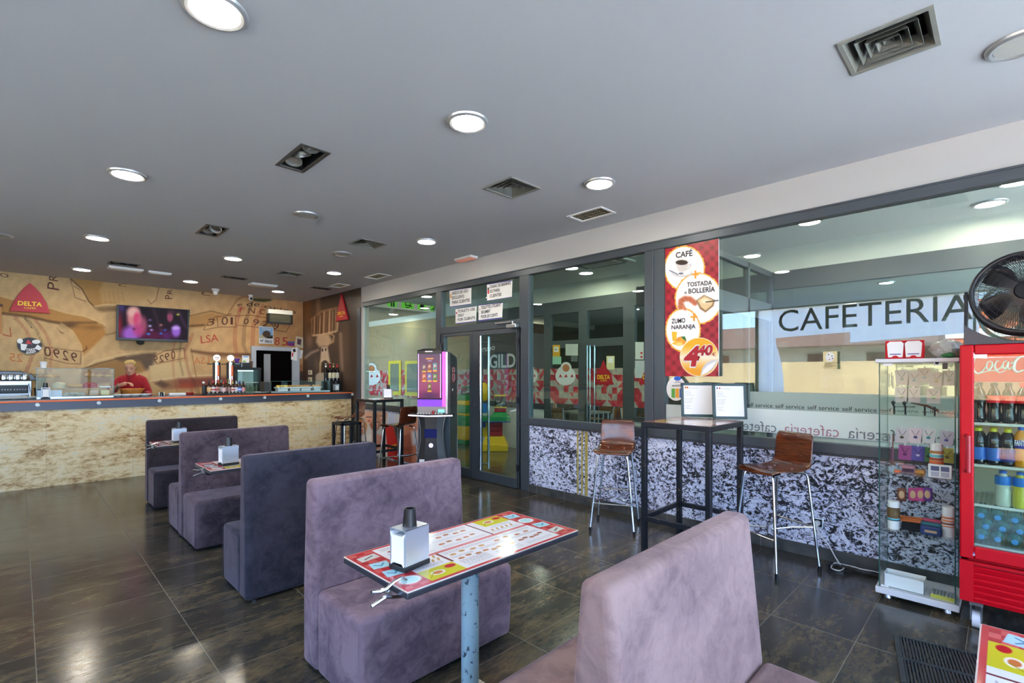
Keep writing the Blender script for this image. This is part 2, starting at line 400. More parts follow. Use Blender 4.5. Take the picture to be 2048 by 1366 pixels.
# travertine of the counter front
M_trav = mat('travertine', (205, 188, 150), .55)
_v = tcoord(M_trav, (1, 1, 2.4)); _a = noise(M_trav, _v, 1.3, 5, .6, .4); _b2 = noise(M_trav, _v, 9, 6, .7, .5); _c3 = noise(M_trav, tcoord(M_trav, (1, 1, 1.9)), 34, 4, .7)
_c = ramp(M_trav, mathn(M_trav, 'ADD', mathn(M_trav, 'MULTIPLY', _a, .5), mathn(M_trav, 'MULTIPLY', _b2, .5)), [(.40, (140, 98, 54)), (.455, (200, 168, 118)), (.53, (228, 206, 160)), (.66, (212, 206, 190))])
_pit = ramp(M_trav, _c3, [(.33, (96, 66, 38)), (.40, (255, 255, 255))]); _c = mixc(M_trav, .8, _c, _pit, 'MULTIPLY')
_s = N(M_trav, 'SeparateXYZ'); LK(M_trav, tcoord(M_trav), _s.inputs[0])
_z = mathn(M_trav, 'LESS_THAN', mathn(M_trav, 'ABSOLUTE', mathn(M_trav, 'SUBTRACT', _s.outputs['Z'], .5)), .0025)
_x = mathn(M_trav, 'LESS_THAN', mathn(M_trav, 'FRACT', mathn(M_trav, 'DIVIDE', _s.outputs['X'], .92)), .004)
_c = mixc(M_trav, mathn(M_trav, 'MULTIPLY', mathn(M_trav, 'MAXIMUM', _z, _x), .5), _c, (120, 96, 66)); LK(M_trav, _c, BS(M_trav).inputs['Base Color'])
# ------------------------------------------------------------------ floor, ceiling, walls
struct(MB().box(XL, XW+.05, YF, YB, -.1, 0), 'floor', M_floor, org=(0, 0, 0))
M_floor2 = M_floor
struct(MB().box(XW+.05, 14, YF, 13.5, -.1, -.0005), 'floor_far', M_floor2, org=(0, 0, 0))
# rectangular recesses in the ceiling (x0,x1,y0,y1)
def crect(pts):   # photo corners on the ceiling -> axis aligned rectangle
    q = [onZ(px, py, ZC) for px, py in pts]; xs = sorted(p.x for p in q); ys = sorted(p.y for p in q)
    return ((xs[0]+xs[1])/2, (xs[2]+xs[3])/2, (ys[0]+ys[1])/2, (ys[2]+ys[3])/2)
VENTS = {  # name: photo corners left, top, right, bottom
 'a': [(1676.5, 87), (1863, 13), (1878, 86), (1709, 148)], 'b': [(966, 376), (1023, 353), (1079.5, 376.5), (1024, 396)],
 'c': [(697, 486.5), (724, 476.5), (774, 487.5), (747, 498)], 'd': [(551, 547), (567, 541.5), (609, 547.5), (593, 553)]}
GRILLES = {'a': [(1134.5, 432.5), (1201, 413), (1230.5, 425), (1165, 441.5)], 'b': [(732, 554.5), (756, 546), (780, 550.5), (755, 558)],
           'c': [(658, 572.5), (676, 567), (700, 569.5), (681, 575)]}
SPOTS = {'a': [(552, 329), (603.5, 287), (659, 306), (606, 344.5)], 'b': [(392, 466), (413.5, 448), (457, 456), (433, 474)]}
SPOTS2 = {'a': [(215.5, 527), (218, 521.5), (280, 529), (276, 534.5)], 'b': [(442, 554), (448, 551), (495, 557), (489, 560.5)],
          'c': [(621, 575.5), (627, 573), (663, 577.5), (657, 580)]}
holes = {}
for pre, D in (('v', VENTS), ('g', GRILLES), ('s', SPOTS), ('t', SPOTS2)):
    for k, p in D.items(): holes[pre+k] = crect(p)
def ceiling_mesh(x0, x1, y0, y1, hs):
    xs = sorted({x0, x1, *[v for h in hs for v in h[:2]]}); ys = sorted({y0, y1, *[v for h in hs for v in h[2:]]}); mb = MB()
    for a, b in zip(xs[:-1], xs[1:]):
        for c, d in zip(ys[:-1], ys[1:]):
            mx, my = (a+b)/2, (c+d)/2
            if any(h[0] < mx < h[1] and h[2] < my < h[3] for h in hs): continue
            mb.quad((a, c, ZC), (a, d, ZC), (b, d, ZC), (b, c, ZC))
    mb.box(x0, x1, y0, y1, ZC+.25, ZC+.3)
    return mb
struct(ceiling_mesh(XL, XW+.05, YF, YB, list(holes.values())), 'ceiling', M_ceil, org=(0, 0, ZC))
struct(MB().box(XW+.05, 14, YF, 9.9, ZC, ZC+.3), 'ceiling_far', mat('ceiling_far', (208, 212, 206), .85))
struct(MB().box(XW+.05, 14, 9.9, 13.5, 3.0, 3.4), 'ceiling_low', mat('ceiling_cream', (150, 140, 120), .85))
struct(MB().box(XL, XW+.12, YB, YB+.12, 0, ZC), 'wall_back', M_cream)
struct(MB().box(XW, XW+.12, 8.66, YB, 0, ZC), 'wall_mural', M_dark)
struct(MB().box(XW, XW+.12, 8.585, 8.66, 0, ZC), 'wall_end', M_band)
struct(MB().box(XW, XW+.12, YF, 8.585, 2.853, ZC), 'wall_right_upper', M_band)
YD0, YD1 = 4.453, 6.13     # doorway
struct(MB().box(XW, XW+.12, YF, YD0, .0, .845), 'wall_right_lower', M_rock)
struct(MB().box(XW, XW+.12, YD1, 8.585, .0, .845), 'wall_right_corner', M_rock)
struct(MB().box(XW-.012, XW, YF, YD0, .0, .097), 'baseboard_right', M_skirt)
struct(MB().box(XW-.02, XW+.12, YF, YD0, .845, .862).box(XW-.02, XW+.12, YD1, 8.585, .845, .862), 'trim_1', M_granite)
for a in ((1154, 4.0), (1162.5, 4.2), (1170, 7.2)):   # yellow stripes painted on the rock print
    y = yw(a[0]); tag(MB().box(XW-.003, XW, y-a[1]*.0055, y, .10, .845).build('wall_stripe', mat('stripe_yellow', (176, 160, 84), .6), smooth=False),
        {1154: 'left narrow yellow stripe on the black and white rock panel', 1162.5: 'middle narrow yellow stripe on the black and white rock panel', 1170: 'wide right yellow stripe on the black and white rock panel'}[a[0]], 'stripe', 'yellow stripes on the rock panel')
# aluminium frame of the glass wall
FT = 2.853
def frame_bar(y0, y1, z0, z1, dx=.05): return (XW-dx*.5+.03, XW+dx*.5+.05, y0, y1, z0, z1)
fr = MB()
def fb(y0, y1, z0, z1, a=-.015, b=.075): fr.box(XW+a, XW+b, y0, y1, z0, z1)
fb(YF, 8.585, FT-.085, FT)
fb(YF, 8.585, FT-.012, FT+.004, -.022, .0)
P = lambda px: yw(px)
MUL = [(P(714.5), P(721.5)), (P(873), P(884)), (P(1040), P(1059)), (P(1290), P(1330))]
for a, b in MUL: fb(a, b, .945 if a != MUL[2][0] else 0, FT-.085)
fr.box(XW-.03, XW+.09, P(1308)-.006, P(1308)+.006, .945, FT-.085)
fb(YF, MUL[2][1], .862, .945); fb(MUL[0][1], MUL[1][0], .862, .945)
fb(YF, YF+.1, .945, FT-.085)
zt0 = onX(886, 654.7).z; zt1 = zt0-.10
fb(MUL[2][0]+.0005, MUL[1][1]-.0005, zt1, zt0)
fb(P(884)-.001, P(884)+.03, 0, zt1); fb(P(1043), P(1040)+.02, 0, zt1)
o = struct(fr, 'window_frame_right', M_frame, bevel=.004); o.name = 'window_1'
def pane(name, y0, y1, z0, z1, x=XW+.025, m=M_glass): return struct(MB().box(x, x+.008, y0, y1, z0, z1), name, m)
pane('window_2', MUL[0][1], MUL[1][0], .945, FT-.085)
pane('window_3', MUL[1][1], MUL[2][0], zt0, FT-.085)
pane('window_4', MUL[2][1], MUL[3][0], .945, FT-.085)
pane('window_5', YF+.1, MUL[3][1]-.0, .945, FT-.085, m=glassmat('pane_glass_bright', (240, 246, 243), 1.8))
# double door
YS = P(945)
for i, (ya, yb, ga, gb) in enumerate(((YS+.002, P(886), P(940), P(889.5)), (P(1036), YS-.002, P(1033.5), P(960)))):
    d = MB(); zb = .10; zt = onX(889, 674).z if i == 0 else onX(1033, 664.5).z
    ya, yb = min(ya, yb), max(ya, yb); ga, gb = min(ga, gb), max(ga, gb)
    X0, X1 = XW-.01, XW+.05
    d.box(X0, X1, ya, ga, .008, zt1-.01).box(X0, X1, gb, yb, .008, zt1-.01).box(X0, X1, ga, gb, .008, .008+.12 if i else .13).box(X0, X1, ga, gb, zt, zt1-.01)
    dr = struct(d, 'door_%d' % (i+1), M_frame)
    MB().box(XW+.018, XW+.026, ga, gb, .12, zt).build('pane', M_glass, dr, smooth=False, world=True)
    hy = P(949) if i == 0 else P(961)
    if i == 1:
        for hx, hp in ((XW-.06, 961.0), (XW+.10, 977.0)):
            hy = yw(hp, hx); h = MB().cyl((hx, hy, .16), (hx, hy, 2.03), .016, n=14)
            for z in (.24, 1.95): h.cyl((hx, hy, z), (XW+.02, hy+.0, z), .009, n=8)
            h.build('door_handle', M_chrome, dr, world=True)
        for z in (.28, 1.16, 1.93):
            MB().cyl((XW-.03, ya-.012, z-.045), (XW-.03, ya-.012, z+.045), .016, n=10).box(XW-.03, XW, ya-.03, ya+.01, z-.03, z+.03).build('hinge', M_black, dr, world=True)
        MB().cyl((XW-.014, ga-.0+.78*(gb-ga)+.27, 1.06), (XW-.005, ga+.78*(gb-ga)+.27, 1.06), .012, n=8).build('lock', M_steel, dr, world=True)
    else:
        for z in (1.16, 1.93):
            MB().cyl((XW-.03, yb+.012, z-.045), (XW-.03, yb+.012, z+.045), .016, n=10).build('hinge', M_black, dr, world=True)
dc = T('door_closer', 'silver hydraulic door closer on the top rail of the glass door', 'door closer', onX(1018, 652, XW-.03))
c = onX(1020, 652, XW-.06)
MB().box(XW-.09, XW-.012, c.y-.13, c.y+.05, c.z-.03, c.z+.025).build('body', M_alu, dc, bevel=.01, world=True)
MB().box(XW-.05, XW-.03, c.y+.0, c.y+.30, c.z+.05, c.z+.065).cyl((XW-.045, c.y-.03, c.z+.02), (XW-.045, c.y-.03, c.z+.065), .012, n=10).build('arm', M_alu, dc, world=True)
# left window wall (behind the camera's left) with its film and the front glazing
SILL = 1.04
struct(MB().box(XL-.15, XL, 7.0, YB, 0, ZC).box(XL-.15, XL, YF, 7.0, 0, SILL-.05), 'wall_left', mat('left_wall', (150, 140, 128), .7))
lf = MB().box(XL-.1, XL+.02, YF, 7.0, SILL-.08, SILL).box(XL-.1, XL+.02, YF, 7.0, ZC-.03, ZC)
for y in (YF, -.6, 4.46, 6.94): lf.box(XL-.1, XL+.02, y, y+.06, SILL, ZC)
struct(lf, 'window_6', mat('brown_frame', (110, 62, 34), .5))
struct(MB().box(XL-.05, XL-.042, YF, 7.0, SILL, ZC), 'window_7', glassmat('outer_glass', (238, 246, 244), 1.3))
ff = MB().box(XL, XW+.12, YF-.1, YF, 0, .12).box(XL, XW+.12, YF-.1, YF, ZC-.15, ZC)
for x in (XL, -1.3, 1.6, XW-.02): ff.box(x, x+.08, YF-.1, YF, .12, ZC-.15)
struct(ff, 'window_8', M_frame)
struct(MB().box(XL+.08, XW, YF-.06, YF-.05, .12, ZC-.15), 'window_9', MC.setdefault('outer2', glassmat('outer_glass2', (244, 248, 248), 1.3)))
# film lettering on the left window (seen mirrored in the glass wall)
def VM(px, py):   # photo point in the mirror image -> real point on the left window film
    p = onX(px, py, 2*(XW+.025)-XL+.03); return Vector((2*(XW+.025)-p.x, p.y, p.z))
M_frost = bpy.data.materials.new('frost_film'); M_frost.use_nodes = True; M_frost.node_tree.nodes.clear()
_o = N(M_frost, 'OutputMaterial'); _t = N(M_frost, 'BsdfTranslucent'); _d = N(M_frost, 'BsdfTransparent'); _m = N(M_frost, 'MixShader'); _m.inputs[0].default_value = .15
_t.inputs[0].default_value = (.93, .95, .97, 1); LK(M_frost, _t.outputs[0], _m.inputs[1]); LK(M_frost, _d.outputs[0], _m.inputs[2]); LK(M_frost, _m.outputs[0], _o.inputs[0])
fl = T('window_film', 'frosted film with large cafeteria lettering on the street window', 'window film', VM(1700, 700))
A = [(1517, 618), (1517, 784), (1569, 783)]+[(1569-4.0*k*1.0, 783-(783-618)*k/12*1.0) for k in range(1, 1)]
arc = [(1568, 784), (1566, 750), (1562, 725), (1556, 700), (1552, 690), (1551, 676)]
ptsf = [(1517, 618), (1517, 784)]+arc+[(1700, 664), (1700, 685), (1958, 664), (1958, 579.5)]
MB().prism([VM(*p) for p in ptsf], (-.002, 0, 0)).build('film', M_frost, fl, world=True, smooth=False)
M_let = mat('film_lettering', (92, 84, 80), .7)
def mtext(s, p0, p1, ph, bold=0.): # reads correctly in the mirror
    a, b, c = VM(*p0), VM(*p1), VM(*ph); text(s, a, b, c-a, M_let, fl, off=(.004, 0, 0), bold=bold)
mtext('CAFETERIA', (1557, 664), (1946, 638), (1557, 621), .0)
# what lies outside the street window
M_pave = mat('paving', (205, 203, 198), .9)
struct(MB().box(-60, XL-.15, -30, 40, -.25, -.12), 'ground_street', M_pave)
struct(MB().box(-20, 30, -30, YF-.15, -.25, -.12), 'ground_front', M_pave)
tag(MB().box(-10.4, -10.0, -8, 24, -.12, 1.92).build('boundary_wall', mat('beige_render', (178, 148, 112), .9), smooth=False), 'sunlit beige boundary wall across the street', 'wall')
h = T('house', 'low house with dark tiled roof and wooden shutters beyond the beige wall', 'house', (-17, 6.5, -.12))
MB().box(-19, -16, 2.2, 12, -.12, 2.7).build('wall', mat('house_wall', (196, 178, 150), .9), h, world=True)
MB().loft([[Vector((-15.4, 1.8, 2.7)), Vector((-19.6, 1.8, 2.7)), Vector((-19.6, 1.8, 2.75)), Vector((-17.5, 1.8, 3.9)), Vector((-15.4, 1.8, 2.75))], [Vector((-15.4, 12.4, 2.7)), Vector((-19.6, 12.4, 2.7)), Vector((-19.6, 12.4, 2.75)), Vector((-17.5, 12.4, 3.9)), Vector((-15.4, 12.4, 2.75))]]).build('roof', mat('dark_tile', (104, 74, 62), .8), h, smooth=False, world=True)
for y in (3.2, 5.4, 7.6, 9.8): MB().box(-15.98, -15.94, y, y+.9, 1.2, 2.4).build('shutter', mat('shutter', (120, 74, 48), .7), h, world=True)
h = T('apartment_block', 'bright orange apartment block behind the low house', 'building', (-27, 0, -.12))
MB().box(-31, -26, -12, 4.2, -.12, 5.4).build('wall', mat('orange_render', (206, 96, 46), .9), h, world=True)
for z in (1.9, 3.4): MB().box(-25.98, -25.9, -11, 4.0, z, z+.45).build('window_strip', mat('white_render', (230, 225, 215), .7), h, world=True)
# ------------------------------------------------------------------ second glass wall and the rooms behind
M_fr2 = mat('far_frame', (66, 74, 76), .5)
P2 = lambda px: yw(px, X2)
f2 = MB(); X2b = X2+.08
f2.box(X2, X2b, -3.2, 8.2, 2.62, FT)
for a, b in ((1088, 1101), (1157, 1174), (1246, 1269), (1486, 1509)): f2.box(X2, X2b, P2(b), P2(a), 0, 2.62)
for a, b in ((1101, 1157), (1174, 1246)): f2.box(X2, X2b, P2(b), P2(a), 0, .1).box(X2, X2b, P2(b), P2(a), 1.98, 2.12)
struct(f2, 'window_10', M_fr2)
struct(MB().box(X2, X2b, -3.2, 13.5, FT, ZC), 'wall_far_upper', mat('far_band', (212, 216, 206), .8))
struct(MB().box(X2, X2b+.02, P2(1088), 8.2, 0, .82).box(X2, X2b+.02, -3.2, P2(1269), 0, .72), 'wall_far_lower', mat('white_base', (210, 212, 204), .7))
struct(MB().box(X2-.01, X2b+.02, P2(1088), 8.2, .82, .93).box(X2-.01, X2b+.02, -3.2, P2(1269), .72, .80), 'trim_2', M_granite)
M_g2 = glassmat('far_glass', (214, 226, 222), 1.35)
struct(MB().box(X2+.03, X2+.036, -3.2, P2(1088), .05, 2.62), 'window_11', M_g2)
struct(MB().box(X2, X2b, P2(1040), 8.2, .93, 2.62), 'wall_dark_panel', M_dark)
struct(MB().box(X2, X2b, 8.2, 13.5, 0, FT), 'wall_corridor', M_cream)
struct(MB().box(XW+.12, 14, 13.5, 13.6, 0, 3.2), 'wall_corridor_end', M_cream)
struct(MB().box(13.9, 14, -3.2, 13.5, 0, ZC), 'wall_dining', mat('dining_wall', (110, 104, 94), .7))
struct(MB().box(X2b, 14, 12.2, 12.3, 0, ZC), 'wall_dining_side', mat('dining_wall2', (130, 126, 118), .7))
struct(MB().box(XW+.05, 14, YF-.1, YF, 0, .4).box(XW+.05, 14, YF-.1, YF, 2.9, ZC), 'wall_corridor_front', mat('corr_front', (150, 160, 158), .7))
# red and white triangle film
def tri(u, v, n=46, m=4):
    X = u*n; Y = v*m; i = np.floor(X); j = np.floor(Y); fx = X-i; fy = Y-j
    h = (np.sin(i*12.9898+j*78.233)*43758.5453) % 1; g = (np.sin(i*4.898+j*17.33)*23421.63) % 1
    d = np.where(h > .5, fx > fy, fx+fy > 1)
    c1 = np.where(g[..., None] > .6, np.array([160., 30, 42]), np.where(g[..., None] > .33, np.array([158., 152, 140]), np.array([196., 70, 72])))
    c2 = np.where(((g*7) % 1)[..., None] > .5, np.array([178., 36, 48]), np.array([172., 166, 152]))
    return np.where(d[..., None], c1, c2)
M_tri = vcol('triangle_print', .5)
for k, (pa, pb, z0, z1, lab) in enumerate(((722, 888, .90, 1.60, 'red and beige triangle pattern frieze on the cream corridor wall'), (888, 1088, .93, 1.60, 'red and white triangle frieze below the dark corridor panel'),
        (1101, 1157, .95, 1.60, 'triangle film on the left leaf of the far glass door'), (1174, 1246, .95, 1.60, 'triangle film on the right leaf of the far glass door'), (1269, 1300, .95, 1.60, 'triangle film on the far pane beside the right door leaf'))):
    ya, yb = P2(pa), P2(pb); n = max(4, round(abs(ya-yb)/.11))
    o = grid_obj('triangle_film', (X2-.006, ya, z0), (0, yb-ya, 0), (0, 0, z1-z0), n*14, 84, lambda u, v, n=n: tri(u, v, n, 6), M_tri)
    tag(o, lab, 'window film')
# lettering on the dark panel
g = T('wall_sign', 'grey gildo lettering on the dark corridor panel', 'sign', onX(1000, 730, X2-.01))
M_sil = mat('sign_silver', (196, 198, 196), .5)
f7 = lambda x, y: onX(x, y, X2-.012)
ptext('grupo', (958, 705), (990, 699), (958, 694), f7, M_sil, g, bold=.02)
ptext('GILDO', (979, 736), (1052, 733), (979, 710), f7, M_sil, g, bold=.02)
# toilet signs hanging across the corridor
M_green = mat('sign_green', (110, 190, 60), .5, emit=(110, 200, 60), es=.35); M_navy = mat('sign_navy', (30, 34, 90), .5)
g = T('toilet_sign', 'long white sign board with green toilet pictograms across the corridor', 'sign', (6, 9.8, 3.0))
YT = 9.8; fT = lambda x, y: onY(x, y, YT)
MB().box(4.75, X2, YT, YT+.1, 3.0, 3.35).build('board', mat('sign_board', (220, 216, 200), .6, emit=(220, 216, 200), es=.12), g, world=True, smooth=False)
def q4(px0, px1, y0, y1, m, name='panel', off=0., sl=.1):
    pts = [(px0, y0), (px1, y0+(px1-px0)*sl), (px1, y1+(px1-px0)*sl), (px0, y1)]
    return MB().prism([onY(*p, Y=YT-.004-off) for p in pts], (0, -.003, 0)).build(name, m, g, world=True, smooth=False)
for a, b in ((775.5, 793), (803.5, 827), (836, 852), (861, 874)): q4(a, b, 570+(a-775)*.1, 613+(a-775)*.1, M_green)
def tube_sign(pts, r): MB().tube([onY(*p, Y=YT-.012) for p in pts], r, 6).build('pictogram', M_navy, g, world=True)
tube_sign([(811, 602), (811, 610), (820, 611), (823, 614)], .015); tube_sign([(815+6*math.cos(t), 609+6*math.sin(t)) for t in np.linspace(-2.2, 2.2, 12)][::-1], .012)
tube_sign([(844, 600), (844, 608)], .03); tube_sign([(844, 601), (838.5, 608)], .012); tube_sign([(844, 601), (849.5, 609)], .012)
tube_sign([(842.5, 608), (842.5, 620)], .014); tube_sign([(845.5, 608), (845.5, 620)], .014); MB().ball(onY(844, 597.5, YT-.012), .03).build('pictogram', M_navy, g, world=True)
MB().prism([onY(844, 602, YT-.012), onY(849, 614, YT-.012), onY(839, 614, YT-.012)], (0, -.003, 0)).build('pictogram', M_navy, g, world=True, smooth=False); MB().ball(onY(817, 596, YT-.012), .03).build('pictogram', M_navy, g, world=True); MB().ball(onY(867.5, 603, YT-.012), .035).build('pictogram', M_navy, g, world=True); tube_sign([(863, 612), (867.5, 608), (872, 612)], .015); tube_sign([(863, 620), (867.5, 616), (872, 620)], .015)
tube_sign([(783, 600), (783, 613)], .018); tube_sign([(787.5, 601), (787.5, 613.5)], .018)
# vestibule partition that crosses the corridor
YV = 2.18
v = MB()
for x0, x1 in ((XW+.16, XW+.22), (6.2, 6.26), (X2-.06, X2)): v.box(x0, x1, YV, YV+.06, 0, 2.85)
for z0, z1 in ((2.78, 2.85), (2.2, 2.42), (0, .1)): v.box(XW+.16, X2, YV, YV+.06, z0, z1)
struct(v, 'window_12', M_fr2)
struct(MB().box(XW+.16, X2, YV+.03, YV+.036, .1, 2.78), 'window_13', M_g2)
# lamps of the far rooms
M_lampem = mat('lamp_diffuser', (255, 250, 240), .5, emit=(255, 244, 226), es=LAMP)
M_ring = mat('lamp_ring', (196, 198, 200), .3, .6)
def downlight(x, y, z, label, on=True, group='round downlights in the ceiling', name='ceiling_lamp', r=.135):
    g = T(name, label, 'ceiling lamp', (x, y, z), group=group)
    MB().lathe([(r*.76, -.001), (r*.76, -.016), (r*.86, -.02), (r*.97, -.012), (r, -.001)], n=32).build('ring', M_ring, g)
    MB().lathe([(.001, -.013), (r*.74, -.013), (r*.74, -.008), (.001, -.008)], n=28).build('diffuser', M_lampem if on else mat('diffuser_off', (186, 184, 176), .5), g)
    return g
far_lamps = [(787, 628, 3.0), (853, 592, 3.0), (1143, 535, ZC), (1092, 606, ZC), (1174, 617, ZC), (1178, 651, ZC), (1226, 657, ZC), (1619, 443, ZC), (1510, 514, ZC), (1576, 546, ZC), (2035, 362, ZC), (2038, 430, ZC)]
for i, (px, py, z) in enumerate(far_lamps):
    p = onZ(px, py, z-.001)
    if 4.4 < p.x < 13.6: downlight(p.x, p.y, z, 'round lamp seen beyond the glass, %s' % ['beneath the green toilet signs', 'close to the wheelchair sign', 'first behind the middle pane frame', 'leftmost behind the middle pane', 'near the wide air cassette', 'smallest above the far doors', 'right of the far double door', 'just below the top frame of the right pane', 'above the poster edge', 'near the lettering', 'top right corner', 'right of the fan'][i].replace('just below the top frame', 'below the top bar'), group='lamps in the ceiling beyond the glass', r=.13)
# ------------------------------------------------------------------ ceiling fixtures
on = [(430, 18, 'large lit round lamp at the top edge near the upper left'), (935, 243, 'lit round lamp in the centre of the ceiling'), (255, 348, 'lit round lamp left of the triple spotlight'),
      (1199, 366, 'lit round lamp right of the square air vent'), (195, 475, 'lit round lamp on the left, above the television'), (853, 482, 'lit round lamp beside the dark square vent, towards the glass wall'),
      (466, 516, 'lit round lamp below the double spotlight'), (164, 538, 'lit round lamp above the red triangle sign'), (381, 562, 'lit round lamp right of the emergency light above the television'),
      (668, 545, 'lit round lamp between two small vents'), (556, 582, 'lit round lamp nearest the insect lamp')]
for px, py, lab in on:
    p = onZ(px, py, ZC); downlight(p.x, p.y, ZC, lab)
for px, py, lab in ((2042, 86, 'unlit round lamp at the right edge of the ceiling'), (613, 430, 'unlit round lamp below the triple spotlight'), (684, 507, 'unlit small round lamp beside the dark square vent'), (-4, 469, 'unlit round lamp cut by the left picture edge')):
    p = onZ(px, py, ZC); downlight(p.x, p.y, ZC, lab, on=False, group='unlit round lamps')
M_vent = mat('vent_grey', (112, 112, 104), .5, .2); M_ventd = mat('vent_dark', (20, 20, 18), .8)
def frame_ring(mb, h, w_, z0, z1):
    x0, x1, y0, y1 = h
    mb.box(x0-w_, x0, y0-w_, y1+w_, z0, z1).box(x1, x1+w_, y0-w_, y1+w_, z0, z1).box(x0, x1, y0-w_, y0, z0, z1).box(x0, x1, y1, y1+w_, z0, z1); return mb
for k, lab in (('a', 'large square louvred air vent at the upper right of the ceiling'), ('b', 'square louvred air vent in the middle of the ceiling'),
               ('c', 'dark square air vent left of the lit lamp near the glass wall'), ('d', 'small dark square air vent towards the bar')):
    h = holes['v'+k]; x0, x1, y0, y1 = h; g = T('air_vent', lab, 'air vent', ((x0+x1)/2, (y0+y1)/2, ZC), group='square air vents')
    MB().box(x0, x1, y0, y1, ZC+.10, ZC+.11).box(x0-.001, x0, y0, y1, ZC, ZC+.11).box(x1, x1+.001, y0, y1, ZC, ZC+.11).box(x0, x1, y0-.001, y0, ZC, ZC+.11).box(x0, x1, y1, y1+.001, ZC, ZC+.11).build('casing', M_ventd, g, world=True, smooth=False)
    frame_ring(MB(), (x0+.012, x1-.012, y0+.012, y1-.012), .02, ZC-.008, ZC+.004).build('frame', mat('vent_frame', (140, 140, 132), .5), g, world=True, smooth=False)
    cx, cy, hw, hh = (x0+x1)/2, (y0+y1)/2, (x1-x0)/2, (y1-y0)/2; lv = MB()
    for f in (.94, .70, .48, .27):
        o_, i_ = f, f-.15
        a = [(cx+sx*hw*o_, cy+sy*hh*o_, ZC-.002) for sx, sy in ((-1, -1), (1, -1), (1, 1), (-1, 1))]; b = [(cx+sx*hw*i_, cy+sy*hh*i_, ZC+.05) for sx, sy in ((-1, -1), (1, -1), (1, 1), (-1, 1))]
        for i in range(4): lv.quad(a[i], a[(i+1) % 4], b[(i+1) % 4], b[i])
    lv.add([(cx-hw*.12, cy-hh*.12, ZC+.01), (cx+hw*.12, cy-hh*.12, ZC+.01), (cx+hw*.12, cy+hh*.12, ZC+.01), (cx-hw*.12, cy+hh*.12, ZC+.01), (cx, cy, ZC+.04)], [(0, 1, 4), (1, 2, 4), (2, 3, 4), (3, 0, 4)])
    o = lv.build('louvres', M_vent, g, world=True, smooth=False); s = o.modifiers.new('s', 'SOLIDIFY'); s.thickness = .002
for k, lab in (('a', 'long slatted return grille near the glass wall'), ('b', 'small white framed grille above the toilet pane'), ('c', 'small grille nearest the mural corner')):
    h = holes['g'+k]; x0, x1, y0, y1 = h; g = T('ceiling_grille', lab, 'air grille', ((x0+x1)/2, (y0+y1)/2, ZC), group='slatted ceiling grilles')
    MB().box(x0, x1, y0, y1, ZC+.05, ZC+.06).box(x0-.001, x0, y0, y1, ZC, ZC+.06).box(x1, x1+.001, y0, y1, ZC, ZC+.06).box(x0, x1, y0-.001, y0, ZC, ZC+.06).box(x0, x1, y1, y1+.001, ZC, ZC+.06).build('casing', M_ventd, g, world=True, smooth=False)
    frame_ring(MB(), (x0+.012, x1-.012, y0+.012, y1-.012), .022, ZC-.01, ZC+.004).build('frame', M_white, g, world=True, smooth=False)
    s = MB(); n = 14
    for i in range(n): y = y0+(y1-y0)*(i+.5)/n; s.obox((x0/2+x1/2, y, ZC+.012), ((x1-x0)/2, 0, 0), (0, .006, .006), (0, -.001, .001))
    for i in range(4): x = x0+(x1-x0)*(i+.5)/4; s.box(x-.002, x+.002, y0, y1, ZC+.012, ZC+.02)
    s.build('slats', mat('grille_beige', (170, 156, 128), .5), g, world=True, smooth=False)
for key, nn, lab in (('sa', 3, 'triple recessed spotlight in a dark rectangular housing'), ('sb', 3, 'recessed spotlight with one lamp tilted out of its housing'),
                     ('ta', 2, 'double spotlight slot above the left emergency light'), ('tb', 2, 'double spotlight slot above the white long panel'), ('tc', 2, 'double spotlight slot nearest the mural corner')):
    x0, x1, y0, y1 = holes[key]; g = T('spotlight', lab, 'spotlight', ((x0+x1)/2, (y0+y1)/2, ZC), group='recessed spotlights')
    MB().box(x0, x1, y0, y1, ZC+.12, ZC+.13).box(x0-.001, x0, y0, y1, ZC, ZC+.12).box(x1, x1+.001, y0, y1, ZC, ZC+.12).box(x0, x1, y0-.001, y0, ZC, ZC+.12).box(x0, x1, y1, y1+.001, ZC, ZC+.12).build('housing', M_blk, g, world=True, smooth=False)
    frame_ring(MB(), (x0+.02, x1-.02, y0+.02, y1-.02), .026, ZC-.006, ZC+.004).build('frame', mat('spot_frame', (92, 90, 86), .4, .5), g, world=True, smooth=False)
    lx, ly = x1-x0, y1-y0; along = (lx > ly)
    for i in range(nn):
        f = (i+.5)/nn; c = Vector((x0+lx*f, (y0+y1)/2, ZC+.045)) if along else Vector(((x0+x1)/2, y0+ly*f, ZC+.045))
        r = min(.062, max(lx, ly)/nn*.46, min(lx, ly)*.44)
        t = Vector((-.1, -.2, -1)) if i != 1 else Vector((.35, .1, -1))
        if key == 'sb' and i == 0: c.z -= .05; t = Vector((-.5, -.6, -1))
        l = MB().lathe([(r*.5, -.03), (r, .0), (r, .022), (r*.86, .022), (r*.8, .004), (.002, -.02)], c, 20, t).build('lamp', mat('spot_white', (150, 148, 138), .3, .3), g, world=True)
        MB().lathe([(.002, -.015), (r*.4, -.008), (r*.8, .009), (r*.8, .011), (.002, .0)], c, 14, t).build('reflector', mat('spot_reflector', (225, 225, 235), .12, 1.), l, world=False) if False else MB().lathe([(r*.8, .004), (r*.45, -.006), (.004, .004), (.004, .0), (r*.4, -.01), (r*.8, .0)], c, 14, t).build('reflector', mat('spot_reflector', (225, 225, 235), .12, 1.), g, world=True)
